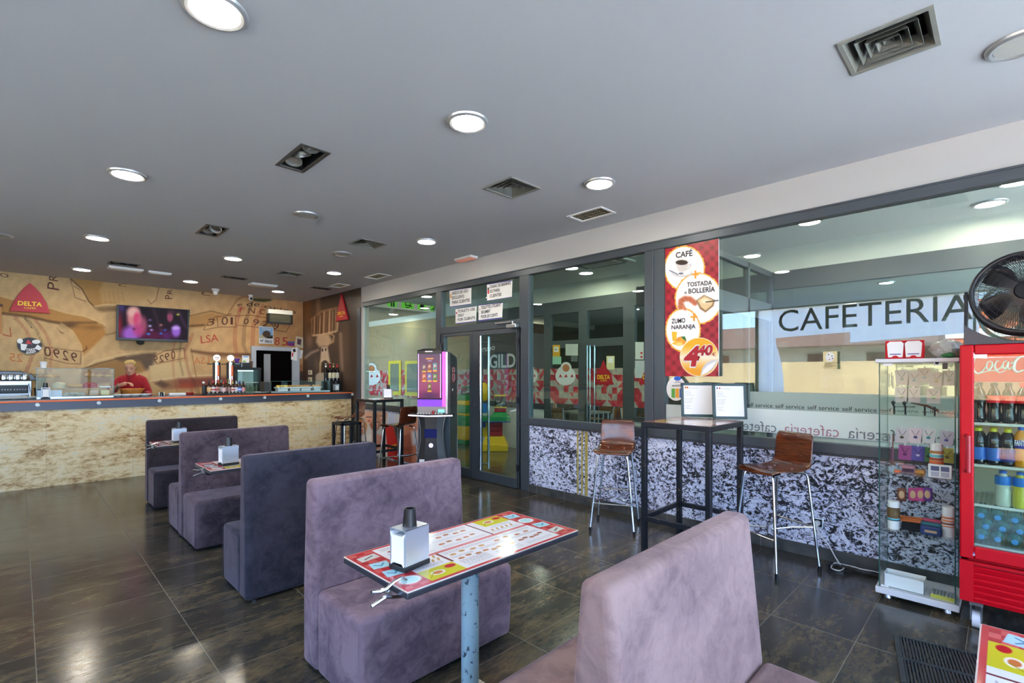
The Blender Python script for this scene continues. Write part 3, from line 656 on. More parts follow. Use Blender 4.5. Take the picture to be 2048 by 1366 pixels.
# emergency lights, sensors
def emerg(pts, lab, m2=None, grp='emergency lights on the ceiling'):
    x0, x1, y0, y1 = crect(pts); g = T('emergency_light', lab, 'emergency light', ((x0+x1)/2, (y0+y1)/2, ZC), group=grp)
    MB().box(x0, x1, y0, y1, ZC-.03, ZC).build('base', M_white, g, world=True, bevel=.006)
    MB().box(x0+.02, x1-.02, y0+.012, y1-.012, ZC-.042, ZC-.03).build('cover', m2 or mat('cover_white', (215, 214, 208), .3), g, world=True, bevel=.004)
    return g
emerg([(911, 518.5), (938, 508), (953, 512), (926, 521)], 'white emergency light with a red glow beside the glass wall', mat('cover_pink', (225, 170, 150), .3, emit=(255, 90, 40), es=.08))
emerg([(215, 533), (218, 530), (287, 539), (283, 543)], 'long white emergency light above the television')
emerg([(295, 541), (299, 540), (343, 546.5), (339, 549)], 'white emergency light with reddish tube, right of the long one')
emerg([(497, 567), (503, 564.5), (555, 570), (547, 574)], 'flat white rectangular panel near the insect lamp')
p = onZ(431, 578, ZC); g = T('smoke_detector', 'white conical smoke detector on the ceiling near the mural', 'smoke detector', p)
MB().lathe([(.065, 0), (.065, -.03), (.045, -.05), (.04, -.10), (.028, -.115), (.001, -.118)], n=20).build('body', M_white, g); MB().lathe([(.07, 0), (.07, -.012), (.06, -.014)], n=20).build('base', M_white, g)
p = onZ(502, 590, ZC); p.y = min(p.y, YB-.12); g = T('security_camera', 'small white round security camera with black lens under the ceiling', 'camera', p)
c = onY(501.5, 599, p.y); g.location = (c.x, c.y, ZC)
MB().lathe([(.04, 0), (.04, -.03), (.02, -.04)], n=16).build('mount', M_white, g); MB().ball((0, 0, -.075), .045).build('body', M_white, g); MB().ball((0, -.025, -.08), .028).build('lens', M_black, g)
# ------------------------------------------------------------------ murals
BUR = (205, 172, 124)
def mural(px, py):
    p = Paint(px, py, (200, 164, 118)); x, y = p.x, p.y
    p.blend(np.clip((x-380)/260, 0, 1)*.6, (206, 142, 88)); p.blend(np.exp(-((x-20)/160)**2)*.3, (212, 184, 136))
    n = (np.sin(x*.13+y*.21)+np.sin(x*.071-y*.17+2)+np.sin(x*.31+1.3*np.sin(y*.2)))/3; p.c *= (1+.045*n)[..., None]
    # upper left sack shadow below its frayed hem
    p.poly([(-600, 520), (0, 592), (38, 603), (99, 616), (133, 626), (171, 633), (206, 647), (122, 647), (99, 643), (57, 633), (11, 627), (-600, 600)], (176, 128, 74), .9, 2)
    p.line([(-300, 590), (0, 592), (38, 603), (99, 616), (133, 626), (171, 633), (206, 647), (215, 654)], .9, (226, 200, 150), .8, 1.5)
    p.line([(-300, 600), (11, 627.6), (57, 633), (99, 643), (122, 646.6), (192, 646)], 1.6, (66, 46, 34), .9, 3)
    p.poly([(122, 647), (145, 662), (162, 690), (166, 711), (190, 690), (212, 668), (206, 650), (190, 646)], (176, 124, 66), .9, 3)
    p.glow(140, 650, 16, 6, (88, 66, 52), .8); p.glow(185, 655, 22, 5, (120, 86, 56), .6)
    p.line([(122, 647), (145, 662), (162, 690), (166, 711), (166, 736)], .8, (222, 198, 150), .7, 1.5)
    # brown gap at top
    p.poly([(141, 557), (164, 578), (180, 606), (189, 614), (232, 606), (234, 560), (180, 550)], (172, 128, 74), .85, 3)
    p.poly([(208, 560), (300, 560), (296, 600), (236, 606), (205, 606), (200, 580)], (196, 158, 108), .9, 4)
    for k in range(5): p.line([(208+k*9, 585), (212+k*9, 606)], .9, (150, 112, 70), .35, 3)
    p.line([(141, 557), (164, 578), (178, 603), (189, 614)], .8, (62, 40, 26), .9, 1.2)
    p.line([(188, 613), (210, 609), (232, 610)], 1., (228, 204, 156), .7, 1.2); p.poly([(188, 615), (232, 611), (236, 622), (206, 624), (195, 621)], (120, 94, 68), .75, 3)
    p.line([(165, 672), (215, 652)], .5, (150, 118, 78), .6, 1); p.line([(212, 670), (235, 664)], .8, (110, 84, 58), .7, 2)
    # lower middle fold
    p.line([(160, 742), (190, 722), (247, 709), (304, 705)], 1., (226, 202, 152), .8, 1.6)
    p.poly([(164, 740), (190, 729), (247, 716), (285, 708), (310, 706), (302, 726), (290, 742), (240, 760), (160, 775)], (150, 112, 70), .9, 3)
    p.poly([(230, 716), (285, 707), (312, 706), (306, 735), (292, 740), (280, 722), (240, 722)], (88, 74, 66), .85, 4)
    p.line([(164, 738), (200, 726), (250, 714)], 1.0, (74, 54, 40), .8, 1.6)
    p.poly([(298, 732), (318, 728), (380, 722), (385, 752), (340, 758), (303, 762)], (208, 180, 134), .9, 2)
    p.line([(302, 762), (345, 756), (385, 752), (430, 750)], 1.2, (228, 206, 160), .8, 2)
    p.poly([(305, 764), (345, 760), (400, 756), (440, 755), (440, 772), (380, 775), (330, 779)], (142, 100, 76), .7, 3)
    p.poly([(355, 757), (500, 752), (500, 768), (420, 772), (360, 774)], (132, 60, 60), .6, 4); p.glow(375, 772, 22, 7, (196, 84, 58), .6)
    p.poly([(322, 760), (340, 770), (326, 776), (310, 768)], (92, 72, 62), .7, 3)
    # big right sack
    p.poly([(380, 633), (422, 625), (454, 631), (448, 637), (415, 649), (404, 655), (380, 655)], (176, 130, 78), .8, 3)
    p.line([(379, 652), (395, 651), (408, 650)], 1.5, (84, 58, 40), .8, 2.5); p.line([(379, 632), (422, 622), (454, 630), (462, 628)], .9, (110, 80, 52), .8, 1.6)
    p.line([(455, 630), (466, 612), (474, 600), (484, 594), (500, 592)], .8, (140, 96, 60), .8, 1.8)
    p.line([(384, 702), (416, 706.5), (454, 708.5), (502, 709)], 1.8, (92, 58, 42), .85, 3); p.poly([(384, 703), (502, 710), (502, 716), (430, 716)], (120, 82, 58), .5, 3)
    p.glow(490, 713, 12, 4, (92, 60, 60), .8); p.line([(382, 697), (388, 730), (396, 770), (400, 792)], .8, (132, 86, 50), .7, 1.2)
    p.poly([(595, 730), (640, 726), (640, 800), (595, 800)], (150, 92, 60), .7, 3); p.poly([(595, 743), (640, 741), (640, 800), (595, 800)], (70, 56, 56), .85, 2)
    # printed stripes
    def stripe(pts, w_, col, a=.75):
        d = p.dist(pts); chk = (((x*1.1+y*.9) % 2.6) < 1.45) & (((x*.9-y*1.2) % 3.0) < 2.0); p.blend(a*(d < w_)*chk, col)
    R, K = (150, 44, 44), (52, 44, 38)
    stripe([(30, 634), (52, 660), (66, 690)], 3.4, R, .6); stripe([(50, 633), (74, 662), (90, 700), (92, 745)], 3.2, K, .6); stripe([(70, 640), (92, 668), (104, 700), (100, 740)], 3.4, R, .6)
    stripe([(70, 700), (52, 744)], 4, R, .8)
    stripe([(481, 612), (470, 660), (470, 690), (474, 712)], 4.2, R, .75); stripe([(502, 608), (489, 650), (487, 690), (495, 712)], 4, K, .75); stripe([(526, 612), (507, 650), (505, 692), (508, 712)], 4.2, R, .75)
    stripe([(350, 684), (344, 706), (348, 752), (356, 790)], 2.6, R, .5); stripe([(362, 684), (358, 716), (366, 750)], 2.6, K, .6); stripe([(386, 668), (370, 700), (374, 730), (383, 762), (384, 790)], 3.4, R, .75); stripe([(386, 758), (400, 800)], 3.4, K, .7)
    # printed number boxes
    B = (92, 56, 40)
    for bx in ([(407, 659), (419, 641), (432, 633), (470, 631), (472, 654), (440, 654), (407, 660)], [(472, 632), (500, 630), (545, 638), (580, 650), (572, 664), (520, 655), (474, 650)], [(434, 634), (436, 653)],
               [(88, 693), (120, 698), (162, 703), (161, 728), (135, 727), (90, 716)], [(308, 712), (330, 702), (368, 696), (370, 716), (340, 722), (312, 728)],
               [(141, 559), (148, 586), (150, 595), (172, 603)], [(148, 572), (160, 580)], [(296, 600), (302, 608), (312, 600), (318, 574)]):
        p.line(bx, .55, B, .75, .9)
    p.line([(20, 656), (22, 673), (6, 669)], .9, (170, 60, 40), .8, 1.)
    p.line([(165, 703), (174, 697), (172, 693)], .9, (90, 52, 36), .8, 1.)
    p.poly([(498, 596), (540, 598), (545, 601), (528, 604), (508, 602)], (48, 62, 36), .8, 1.5)
    # leaves scribble / frayed dots
    for k in range(60):
        f = k/60; p.ell(0+f*165, 592+f*40+1.5, .5, .5, (110, 80, 50), .5)
    return p.c
M_mural = vcol('burlap_print', .75, weave=.26, spec=.2)
X0m = XL+.0
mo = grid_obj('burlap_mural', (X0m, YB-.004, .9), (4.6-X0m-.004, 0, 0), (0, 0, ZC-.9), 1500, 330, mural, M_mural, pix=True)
tag(mo, 'wide printed mural of stacked burlap coffee sacks behind the bar', 'mural')
M_p1 = mat('print_brown', (92, 54, 40), .8); M_p2 = mat('print_red', (176, 62, 44), .8); M_p3 = mat('print_orange', (196, 118, 66), .8); M_p4 = mat('print_dark', (62, 52, 34), .8)
fB = lambda a, b: onY(a, b, YB-.006)
for s, p0, p1, ph, m_ in (('3', (413, 652), (428, 650), (416, 638), M_p1), ('0', (443, 650), (456, 649), (443, 634), M_p1), ('1', (461, 649), (466, 649), (461, 634), M_p1), ('0', (487, 648), (497, 649), (488, 636), M_p1),
        ('9', (505, 650), (517, 651), (507, 638), M_p1), ('2', (524, 652), (535, 654), (526, 641), M_p1), ('9', (546, 658), (556, 660), (549, 645), M_p1), ('LSA', (402, 687), (437, 682), (401, 672), M_p2), ('8', (549, 690), (559, 690), (550, 674), M_p2),
        ('5', (564, 691), (575, 691), (565, 674), M_p2), ('F', (478, 623), (488, 623), (481, 615), M_p2), ('N', (496, 627), (509, 627), (498, 615), M_p1), ('C', (518, 628), (529, 629), (520, 618), M_p1), ('de', (493, 613), (519, 613), (494, 603), M_p4),
        ('orige', (528, 616), (592, 628), (529, 608), M_p4), ('e', (474, 612), (485, 610), (475, 607), M_p4), ('0', (351, 718), (343, 719), (350, 701), M_p1), ('9', (339, 720), (330, 722), (338, 705), M_p1), ('2', (328, 723), (319, 725), (327, 709), M_p1), ('9', (316, 726), (308, 727), (315, 711), M_p1),
        ('0', (88+14, 714), (88, 711), (102, 695), M_p1), ('9', (120, 717), (107, 715), (119, 699), M_p1), ('2', (138, 722), (126, 719), (136, 702), M_p1), ('9', (154, 724), (142, 722), (154, 706), M_p1), ('LSA', (419, 726), (388, 729), (418, 712), M_p3),
        ('25', (46, 724), (20, 722), (45, 708), M_p3), ('C', (30, 640), (46, 650), (22, 634), M_p1), ('D', (54, 640), (68, 660), (46, 634), M_p4), ('O', (78, 650), (96, 668), (72, 642), M_p1), ('C', (100, 656), (116, 671), (94, 650), M_p1), ('T', (122, 660), (134, 674), (112, 655), M_p1),
        ('P', (344, 598), (344, 590), (330, 598), M_p1), ('R', (344, 588), (344, 579), (334, 588), M_p1), ('C', (402, 590), (420, 592), (404, 582), M_p1), ('C', (236, 572), (253, 573), (238, 567), M_p1), ('O', (0, 553), (17, 556), (0, 545), M_p1), ('P', (118, 581), (118, 567), (94, 577), M_p1), ('R', (116, 563), (114, 552), (98, 560), M_p1)):
    ptext(s, p0, p1, ph, fB, m_, mo, bold=.0, name='printed_letters')
# coffee machine mural on the side wall
def mural2(px, py):
    p = Paint(px, py, (74, 58, 46)); x, y = p.x, p.y
    p.glow(612, 600, 14, 60, (150, 96, 56), .8); p.glow(636, 600, 5, 60, (176, 140, 108), .55); p.glow(690, 700, 10, 60, (104, 84, 68), .7)
    p.poly([(622, 640), (640, 622), (664, 616), (678, 616), (677, 650), (668, 666), (648, 672), (625, 672)], (128, 96, 70), 1, 2)
    for k in range(26):
        xx = 624+k*2.05; c = [(150, 116, 84), (70, 50, 36), (120, 88, 62), (48, 34, 26), (206, 176, 138), (88, 64, 46)][(k*7+k//3) % 6]
        p.line([(xx, 636-(xx-624)*.4+3*math.sin(k)), (xx-1.2, 668-(k % 3)*1.5)], .9, c, .75, 1.4)
    for k, (xx, c) in enumerate(((633, (60, 40, 28)), (643, (70, 48, 34)), (653, (90, 62, 42)), (668, (50, 36, 28)))):
        p.line([(xx, 632-(xx-627)*.35), (xx-1, 668)], 1.1, c, .9, 1.8)
    p.line([(622, 640), (640, 624), (664, 618), (686, 614)], 1.3, (150, 108, 74), .8, 2.2); p.line([(625, 671), (645, 669), (662, 665), (674, 662), (675, 646)], 1.3, (220, 190, 150), .85, 1.8)
    p.poly([(634, 670), (658, 668), (664, 682), (656, 692), (638, 694), (632, 684)], (188, 160, 130), .9, 3); p.line([(662, 668), (668, 672), (666, 684), (652, 690)], 1.2, (196, 160, 120), .9, 2)
    p.line([(610, 716), (622, 706), (636, 700)], 2, (178, 150, 124), .85, 2.5); p.glow(618, 680, 8, 16, (160, 132, 106), .6)
    p.poly([(643, 694), (655, 693), (660, 722), (661, 728), (651, 720), (643, 724), (640, 752), (639, 730)], (206, 186, 160), .9, 2)
    p.ell(645, 700, 1.6, 3.4, (60, 46, 38)); p.ell(651.5, 699, 1.6, 3.4, (60, 46, 38)); p.line([(641, 724), (647, 718), (653, 719), (660, 727), (660, 738)], .9, (226, 200, 160), .8, 1.2)
    p.line([(640, 725), (640, 752)], .9, (226, 190, 120), .8, 1.2)
    p.line([(681, 668), (682, 700), (684, 740)], 1.8, (196, 166, 138), .75, 4); p.glow(633, 730, 5, 14, (140, 118, 98), .5)
    p.poly([(631, 751), (636, 746), (650, 745), (650, 800), (631, 800)], (196, 184, 164), .9, 1.5); p.glow(705, 640, 6, 90, (52, 42, 36), .6)
    return p.c
mo2 = grid_obj('coffee_machine_mural', (XW-.004, YB-.005, .9), (0, 8.66-YB, 0), (0, 0, ZC-.9), 240, 220, mural2, vcol('mural_print_gloss', .4), pix=True)
tag(mo2, 'dark printed mural of a steel coffee filter holder on the side wall', 'mural')
# triangle signs
M_dred = mat('delta_red', (186, 24, 40), .45)
def delta(poly, n, fn, th, lab, t1, t2, tm=None, world=True):
    g = T('triangle_sign', lab, 'sign', fn(*poly[0])); a, e = poly3(poly, fn, n, th)
    MB().prism(a, e).build('plate', M_dred, g, world=True, smooth=False, bevel=.004 if th > .01 else 0); off = Vector(n)*(th+.003)
    ptext('DELTA', *t1, fn, M_yel, g, off=off, bold=.03); ptext('CAFÉS', *t2, fn, M_yel, g, off=off, bold=.01); return g
delta([(60, 566.7), (70, 575), (82, 588), (93, 606), (100, 627.3), (80, 626), (60, 624.5), (40, 623), (19.5, 622.5), (27, 604), (36, 590), (48, 576)], (0, -1, 0), lambda a, b: onY(a, b, YB-.01), .03, 'red curved triangle sign with yellow lettering on the burlap mural', ((35.5, 610.5), (84, 613.5), (36, 602)), ((48, 617.5), (71.5, 618.5), (48, 614.5)))
delta([(684.7, 588), (698.2, 639), (673.6, 642.8)], (-1, 0, 0), lambda a, b: onX(a, b, XW-.012), .03, 'narrow looking red triangle sign on the dark coffee machine mural', ((678, 630), (693, 628), (678.3, 624.5)), ((681, 635), (689, 633.7), (681, 632.5)))
# take away sign
g = T('round_sign', 'dark oval take away sign with white cups on the burlap mural', 'sign', fB(60, 710)); fS = lambda a, b: onY(a, b, YB-.012)
el = [(59.5+24.5*math.cos(t), 691.5+16.5*math.sin(t)+.02*24*math.cos(t)) for t in np.linspace(0, 2*PI, 28, endpoint=False)]
MB().prism([fS(*p) for p in el], (0, -.015, 0)).build('plate', mat('sign_charcoal', (44, 44, 46), .5), g, world=True, smooth=False)
for el2, m_ in ((((40, 682, 6, 5),), M_white), (((72.5, 683.5, 8.5, 4.2),), M_white)):
    for (cx, cy, rx, ry) in el2: MB().prism([onY(cx+rx*math.cos(t), cy+ry*math.sin(t), YB-.029) for t in np.linspace(0, 2*PI, 16, endpoint=False)], (0, -.004, 0)).build('cup_lid', m_, g, world=True, smooth=False)
for pl in ([(41, 687), (55, 689), (50, 701), (42, 700)], [(75, 689), (84, 696), (79, 701), (69, 697)]): MB().prism([onY(*p, Y=YB-.029) for p in pl], (0, -.004, 0)).build('paper_cup', M_white, g, world=True, smooth=False)
MB().prism([onY(*p, Y=YB-.029) for p in [(56, 679), (65, 688.5), (51.5, 687.5)]], (0, -.004, 0)).build('triangle_logo', M_red, g, world=True, smooth=False)
ptext('TAKE', (51.5, 702.5), (70, 702), (52, 697), fS, M_white, g, off=(0, -.02, 0), bold=.03); ptext('AWAY', (51.5, 708), (72, 706), (52, 703.5), fS, M_white, g, off=(0, -.02, 0), bold=.03)
g = T('wall_sign', 'brown framed sign cut by the left picture edge', 'sign', onY(0, 668, YB-.05))
MB().prism([onY(*p, Y=YB-.03) for p in [(-60, 600), (3.5, 608), (4, 668), (-60, 668)]], (0, -.02, 0)).build('plate', mat('sign_ochre', (190, 128, 62), .5), g, world=True, smooth=False)
MB().prism([onY(*p, Y=YB-.03) for p in [(-60, 600), (5, 609), (5, 614), (-60, 606)]], (0, -.025, 0)).build('frame', mat('sign_brown', (80, 34, 24), .5), g, world=True, smooth=False)
# ------------------------------------------------------------------ television
def tvpic(px, py):
    p = Paint(px, py, (20, 8, 22)); x, y = p.x, p.y
    p.glow(243, 615, 8, 10, (60, 60, 130), .8); p.glow(236, 650, 8, 26, (170, 30, 50), .9); p.glow(300, 672, 50, 16, (110, 20, 70), .7)
    p.ell(268, 636, 14, 22, (196, 120, 130), 1, .3); p.ell(262, 668, 18, 16, (150, 90, 190), 1, .4); p.ell(266, 624, 12, 10, (214, 168, 160), .9, .4); p.ell(274, 638, 7, 13, (196, 66, 110), 1, .35); p.ell(284, 650, 10, 18, (196, 100, 130), .7, .4)
    p.ell(276, 660, 10, 12, (176, 60, 120), .8, .4); p.glow(268, 658, 3, 2, (60, 20, 40), .8)
    for a, b, c in ((300, 652, (190, 190, 240)), (297, 668, (60, 140, 230)), (322, 667, (50, 120, 220)), (322, 650, (180, 120, 120)), (303, 660, (170, 150, 210)), (330, 660, (50, 90, 180)), (356, 629, (180, 200, 60)), (300, 640, (120, 90, 150))): p.glow(a, b, 3.4, 2.2, c, .95)
    p.line([(305, 615), (322, 660)], 1, (110, 80, 90), .5, 4); p.line([(358, 625), (372, 655)], 1, (140, 90, 150), .5, 4); p.ell(340, 634, 6, 10, (150, 70, 100), .9, .3); p.ell(343, 624, 8, 5, (60, 40, 50), .8, .4)
    p.ell(352, 662, 9, 12, (150, 100, 210), .95, .35); p.glow(334, 672, 9, 9, (90, 30, 110), .8); p.ell(352, 656, 8, 4, (200, 170, 240), .7, .4)
    return p.c
g = T('television', 'flat television with a purple and red picture on the burlap mural', 'television', onY(305, 685, YB-.2))
ft = lambda a, b: onY(a, b, YB-.18)
tl, tr_, br, bl = ft(233.3, 609), ft(380, 619.5), ft(376.3, 684.5), ft(232.2, 680)
MB().prism([tl, tr_, br, bl], (0, .05, 0)).build('casing', M_black, g, world=True, smooth=False, bevel=.004)
grid_obj('screen', bl+Vector((.035, -.004, .045)), (br-bl)*.955, (tl-bl)*.91+(tr_-tl-(br-bl))*0, 190, 100, tvpic, vcol('tv_picture', .6, emit=.42, spec=.08), g, pix=True)
MB().box(tl.x+.7, tl.x+1.1, YB-.13, YB-.002, bl.z+.2, bl.z+.5).build('wall_mount', M_blk, g, world=True)
MB().cyl(ft(281, 683)+Vector((0, .01, 0)), ft(281, 683)+Vector((0, .03, -.02)), .06, n=16).build('sensor', M_blk, g, world=True)
# hanging insect lamp
g = T('insect_lamp', 'hanging insect killer lamp with wire grid above the doorway', 'insect lamp', onY(560, 648, 10.8))
fi = lambda a, b: onY(a, b, 10.8)
a, b, c, d = fi(536.5, 617.5), fi(585.5, 620.5), fi(584.5, 647.5), fi(539.5, 644)
hgt = a.z-d.z
MB().box(a.x, b.x, 10.8, 10.92, a.z-.09, a.z).build('top_housing', mat('lamp_white', (210, 208, 196), .4), g, world=True, bevel=.006)
MB().box(a.x, a.x+.035, 10.8, 10.92, a.z-hgt, a.z-.09).box(b.x-.035, b.x, 10.8, 10.92, a.z-hgt, a.z-.09).box(a.x, b.x, 10.8, 10.92, a.z-hgt-.02, a.z-hgt+.01).build('frame', M_black, g, world=True)
s = MB()
for i in range(11): z = a.z-.11-i*(hgt-.13)/10; s.cyl((a.x+.03, 10.802, z), (b.x-.03, 10.802, z), .004, n=5)
for i in range(18): x = a.x+.04+i*(b.x-a.x-.08)/17; s.cyl((x, 10.81, a.z-.1), (x, 10.81, a.z-hgt), .002, n=4)
s.build('grid', mat('grid_metal', (140, 138, 116), .4, .6), g, world=True); MB().box(a.x+.03, b.x-.03, 10.86, 10.88, a.z-hgt+.01, a.z-.09).build('back_panel', mat('lamp_back', (92, 90, 76), .5), g, world=True)
for x in (a.x+.08, b.x-.08): MB().cyl((x, 10.86, a.z), (x, 10.86, ZC), .0025, n=5).build('hanging_wire', M_steel, g, world=True)
MB().tube([fi(541, 645), fi(546, 652), fi(548, 659)], .008, 6).build('power_cable', M_black, g, world=True)
# doorway in the back wall
dx0, dx1 = xw(511), xw(583); ox0, ox1 = xw(501.5), xw(597.5); zt = onY(511, 700.5).z; zo = onY(501.5, 692).z
M_dfr = mat('door_frame_grey', (178, 184, 192), .5)
struct(MB().box(ox0, dx0, YB-.05, YB, 0, zo).box(dx1, ox1, YB-.05, YB, 0, zo).box(dx0, dx1, YB-.05, YB, zt, zo), 'door_3', M_dfr)
tag(MB().box(dx0, dx1, YB-.012, YB-.006, 0, zt).build('dark_doorway', mat('door_dark', (5, 3, 3), .9, spec=.05), smooth=False), 'dark opening of the kitchen doorway', 'doorway')  # black sheet gives the unlit kitchen's darkness; there is no opening behind
tag(MB().box(xw(527), xw(540), YB-.03, YB-.013, 0, onY(527, 708).z).build('door_panel', mat('door_panel_grey', (150, 152, 156), .5), smooth=False), 'grey door edge standing inside the dark doorway', 'door')
def paper(poly, Y, name, lab, cat, colr, extra=None, th=.003):
    g = T(name, lab, cat, onY(*poly[-1], Y=Y)); MB().prism([onY(*p, Y=Y) for p in poly], (0, -th, 0)).build('sheet', colr, g, world=True, smooth=False)
    for pl, m_ in (extra or []): MB().prism([onY(*p, Y=Y-th) for p in pl], (0, -.002, 0)).build('print', m_, g, world=True, smooth=False)
    return g
M_sky = mat('print_sky', (150, 190, 225), .6); M_cream2 = mat('print_cream', (216, 204, 170), .7); M_br = mat('print_umber', (92, 74, 56), .7)
g = paper([(518, 652), (546.5, 654.5), (547, 688), (518, 687)], YB-.008, 'calendar', 'calendar with an oval vase picture taped above the doorway', 'calendar', M_paper,
    [([(518.5, 654), (545.5, 656), (545.5, 677), (518.5, 676)], M_sky), ([(519, 669), (545.5, 671), (545.5, 677), (519, 676)], mat('print_sand', (200, 190, 150), .7))])
MB().prism([onY(533+8*math.cos(t), 668+6.5*math.sin(t), YB-.013) for t in np.linspace(0, 2*PI, 16, endpoint=False)], (0, -.002, 0)).build('print', M_br, g, world=True, smooth=False)
ptext('CASTRO', (524, 659.5), (542, 661), (524, 655.5), fB, M_white, g, off=(0, -.008, 0), bold=.03); ptext('Nº 38632', (520.5, 684), (544, 686), (520.5, 679), fB, M_ink, g, off=(0, -.008, 0), bold=.02)
paper([(574, 691), (575.5, 682.5), (589, 683), (588.5, 692.5)], YB-.008, 'postcard', 'postcard with a purple field beside the red number', 'postcard', mat('post_purple', (130, 40, 120), .5), [([(576, 683.5), (588.5, 684), (588.5, 686), (576, 685.5)], mat('post_teal', (60, 120, 160), .5))])
paper([(592, 672), (609, 676), (606, 696.5), (589, 692)], YB-.009, 'postcard', 'cream framed postcard at the mural corner', 'postcard', M_cream2, [([(595, 677), (603, 679), (601.5, 690.5), (594, 688)], mat('post_dark', (110, 80, 90), .6))])
paper([(583, 697), (595, 694), (594, 722), (582, 719)], YB-.055, 'note', 'long paper note with red and black writing on the door frame', 'note', M_paper, [([(585, 699), (590, 697), (592, 703), (587, 705)], M_ink), ([(584, 706), (587, 705), (586, 713), (583.5, 713)], M_red)])
paper([(596, 699), (606, 701), (603, 718), (594, 715)], YB-.008, 'note', 'paper note with blue and red print right of the door frame', 'note', M_paper, [([(597, 701), (599, 701), (597, 714), (595, 713)], M_red)])
for py, lab in ((745, 'upper cream wall switch on the dark mural'), (759, 'lower cream wall socket on the dark mural')):
    p = onX(621.5, py); g = T('wall_switch', lab, 'switch', p, group='wall switches on the dark mural')
    MB().box(XW-.022, XW-.005, p.y-.09, p.y+.09, p.z-.05, p.z+.05).build('plate', M_cream2, g, world=True, bevel=.003); MB().box(XW-.028, XW-.02, p.y-.035, p.y+.035, p.z-.025, p.z+.025).build('key', mat('key_grey', (150, 145, 130), .5), g, world=True)
# ------------------------------------------------------------------ bar
g = T('bar_counter', 'long bar counter clad in travertine with an orange edge', 'bar counter', (.25, YC, 0))
MB().box(XL+.02, XW-.03, YC, YC+.12, 0, 1.02).build('front_panel', M_trav, g, world=True, smooth=False)
MB().box(XL+.02, XW-.03, YC-.02, YC+.1, 1.02, 1.13).build('fascia', mat('fascia_dark', (70, 70, 80), .35, .3), g, world=True, smooth=False)
MB().box(XL+.02, XW-.03, YC-.05, YC+.72, 1.13, 1.168).build('counter_top', mat('counter_black', (24, 22, 22), .15), g, world=True, bevel=.004)
MB().box(XL+.02, XW-.03, YC-.062, YC-.05, 1.128, 1.152).build('edge_strip', M_orange, g, world=True, bevel=.004)
for px, py in ((75.4, 809.5), (197.7, 805.7), (319, 801.4), (441, 797.6), (529, 794.8), (615.6, 791.8), (704.5, 788.6)):
    c = onY(px, py, YC-.02); MB().lathe([(.026, 0), (.026, .012), (.02, .02), (.002, .022)], c, 16, (0, -1, 0)).build('bolt', mat('bolt_white', (225, 235, 230), .3), g, world=True)
CT = 1.168
g = T('back_counter', 'low dark work counter along the mural behind the bar', 'counter', (-.4, 11.05, 0))
MB().box(XL+.02, 3.35, 10.75, YB-.02, 0, .86).build('cabinet', M_dark, g, world=True); MB().box(XL+.02, 3.36, 10.72, YB-.02, .86, .9).build('worktop', M_steel, g, world=True)
def cy(px, Y): return xw(px, Y)
def plate_stack(x, y, z, n, lab, r=.12, grp='white plates on the bar'):
    for i in range(n):
        g = MB().lathe([(.001, 0), (r*.55, 0), (r*.6, .004), (r, .016), (r, .02), (r*.6, .009), (.001, .006)], n=26)
        o = g.build('plate', M_white, org=(0, 0, 0)); o.location = (x+.012*math.sin(i*2.1), y, z+i*.0125); tag(o, lab % ['bottom', 'second', 'third', 'fourth'][i] if '%' in lab else lab, 'plate', grp)
for px, n, w_ in ((8, 3, 'leftmost stack beside the picture edge'), (30, 3, 'second stack below the coffee machine'), (54, 2, 'third stack left of the napkin holder')):
    plate_stack(cy(px, 9.2), 9.2, CT, n, '%s plate of the '+w_)
for px, w_ in ((233, 'left'), (252, 'second'), (271, 'third'), (290, 'right')):
    plate_stack(cy(px, 9.25), 9.25, CT, 2, '%s saucer of the '+w_+' pair in front of the woman', .075)
# coffee machine
g = T('coffee_machine', 'wide black and steel espresso machine at the left end of the bar', 'coffee machine', (0, 10.95, .9))
x0, x1 = -.62, cy(64, 10.8)
MB().box(x0, x1, 10.86, 11.25, .92, 1.16).box(x0, x1, 10.78, 11.25, 1.16, 1.40).build('body', M_steel, g, world=True, bevel=.01)
MB().prism([(x0, 10.76, 1.40), (x1+.07, 10.76, 1.40), (x1, 10.76, 1.5), (x1-.13, 10.76, 1.545), (x0, 10.76, 1.55)], (0, .5, 0)).build('top_hood', mat('hood_blue_black', (22, 28, 42), .2), g, world=True, bevel=.01)
MB().box(x0, x1+.01, 10.7, 11.2, .9, .95).build('drip_tray', M_alu, g, world=True, bevel=.005)
for k in range(4):
    cx = cy(8+k*14, 10.75)
    MB().lathe([(.05, 0), (.055, .03), (.045, .09), (.02, .1)], (cx, 10.72, 1.40), 14).build('cup', M_chrome, g, world=True)
for k in (0, 1):
    cx = cy(10+k*30, 10.75)
    MB().box(cx-.09, cx+.09, 10.765, 10.785, 1.2, 1.33).build('display_panel', M_black, g, world=True, bevel=.02)
    b = MB()
    for i in range(5): b.cyl((cx-.06+i*.03, 10.765, 1.26), (cx-.06+i*.03, 10.755, 1.26), .008, n=8)
    b.build('buttons', M_white, g, world=True)
    MB().cyl((cx, 10.8, 1.08), (cx, 10.8, 1.16), .045, n=16).build('group_head', M_chrome, g, world=True)
    MB().tube([(cx, 10.8, 1.07), (cx, 10.66, 1.06)], .014, 8).build('filter_handle', M_black, g, world=True)
MB().tube([(x1-.04, 10.74, 1.35), (x1-.02, 10.7, 1.2), (x1-.03, 10.7, 1.05)], .008, 6).build('steam_pipe', M_chrome, g, world=True)
g = T('coffee_grinder', 'black coffee grinder with a clear hopper right of the espresso machine', 'grinder', (cy(81, 10.8), 10.95, .9))
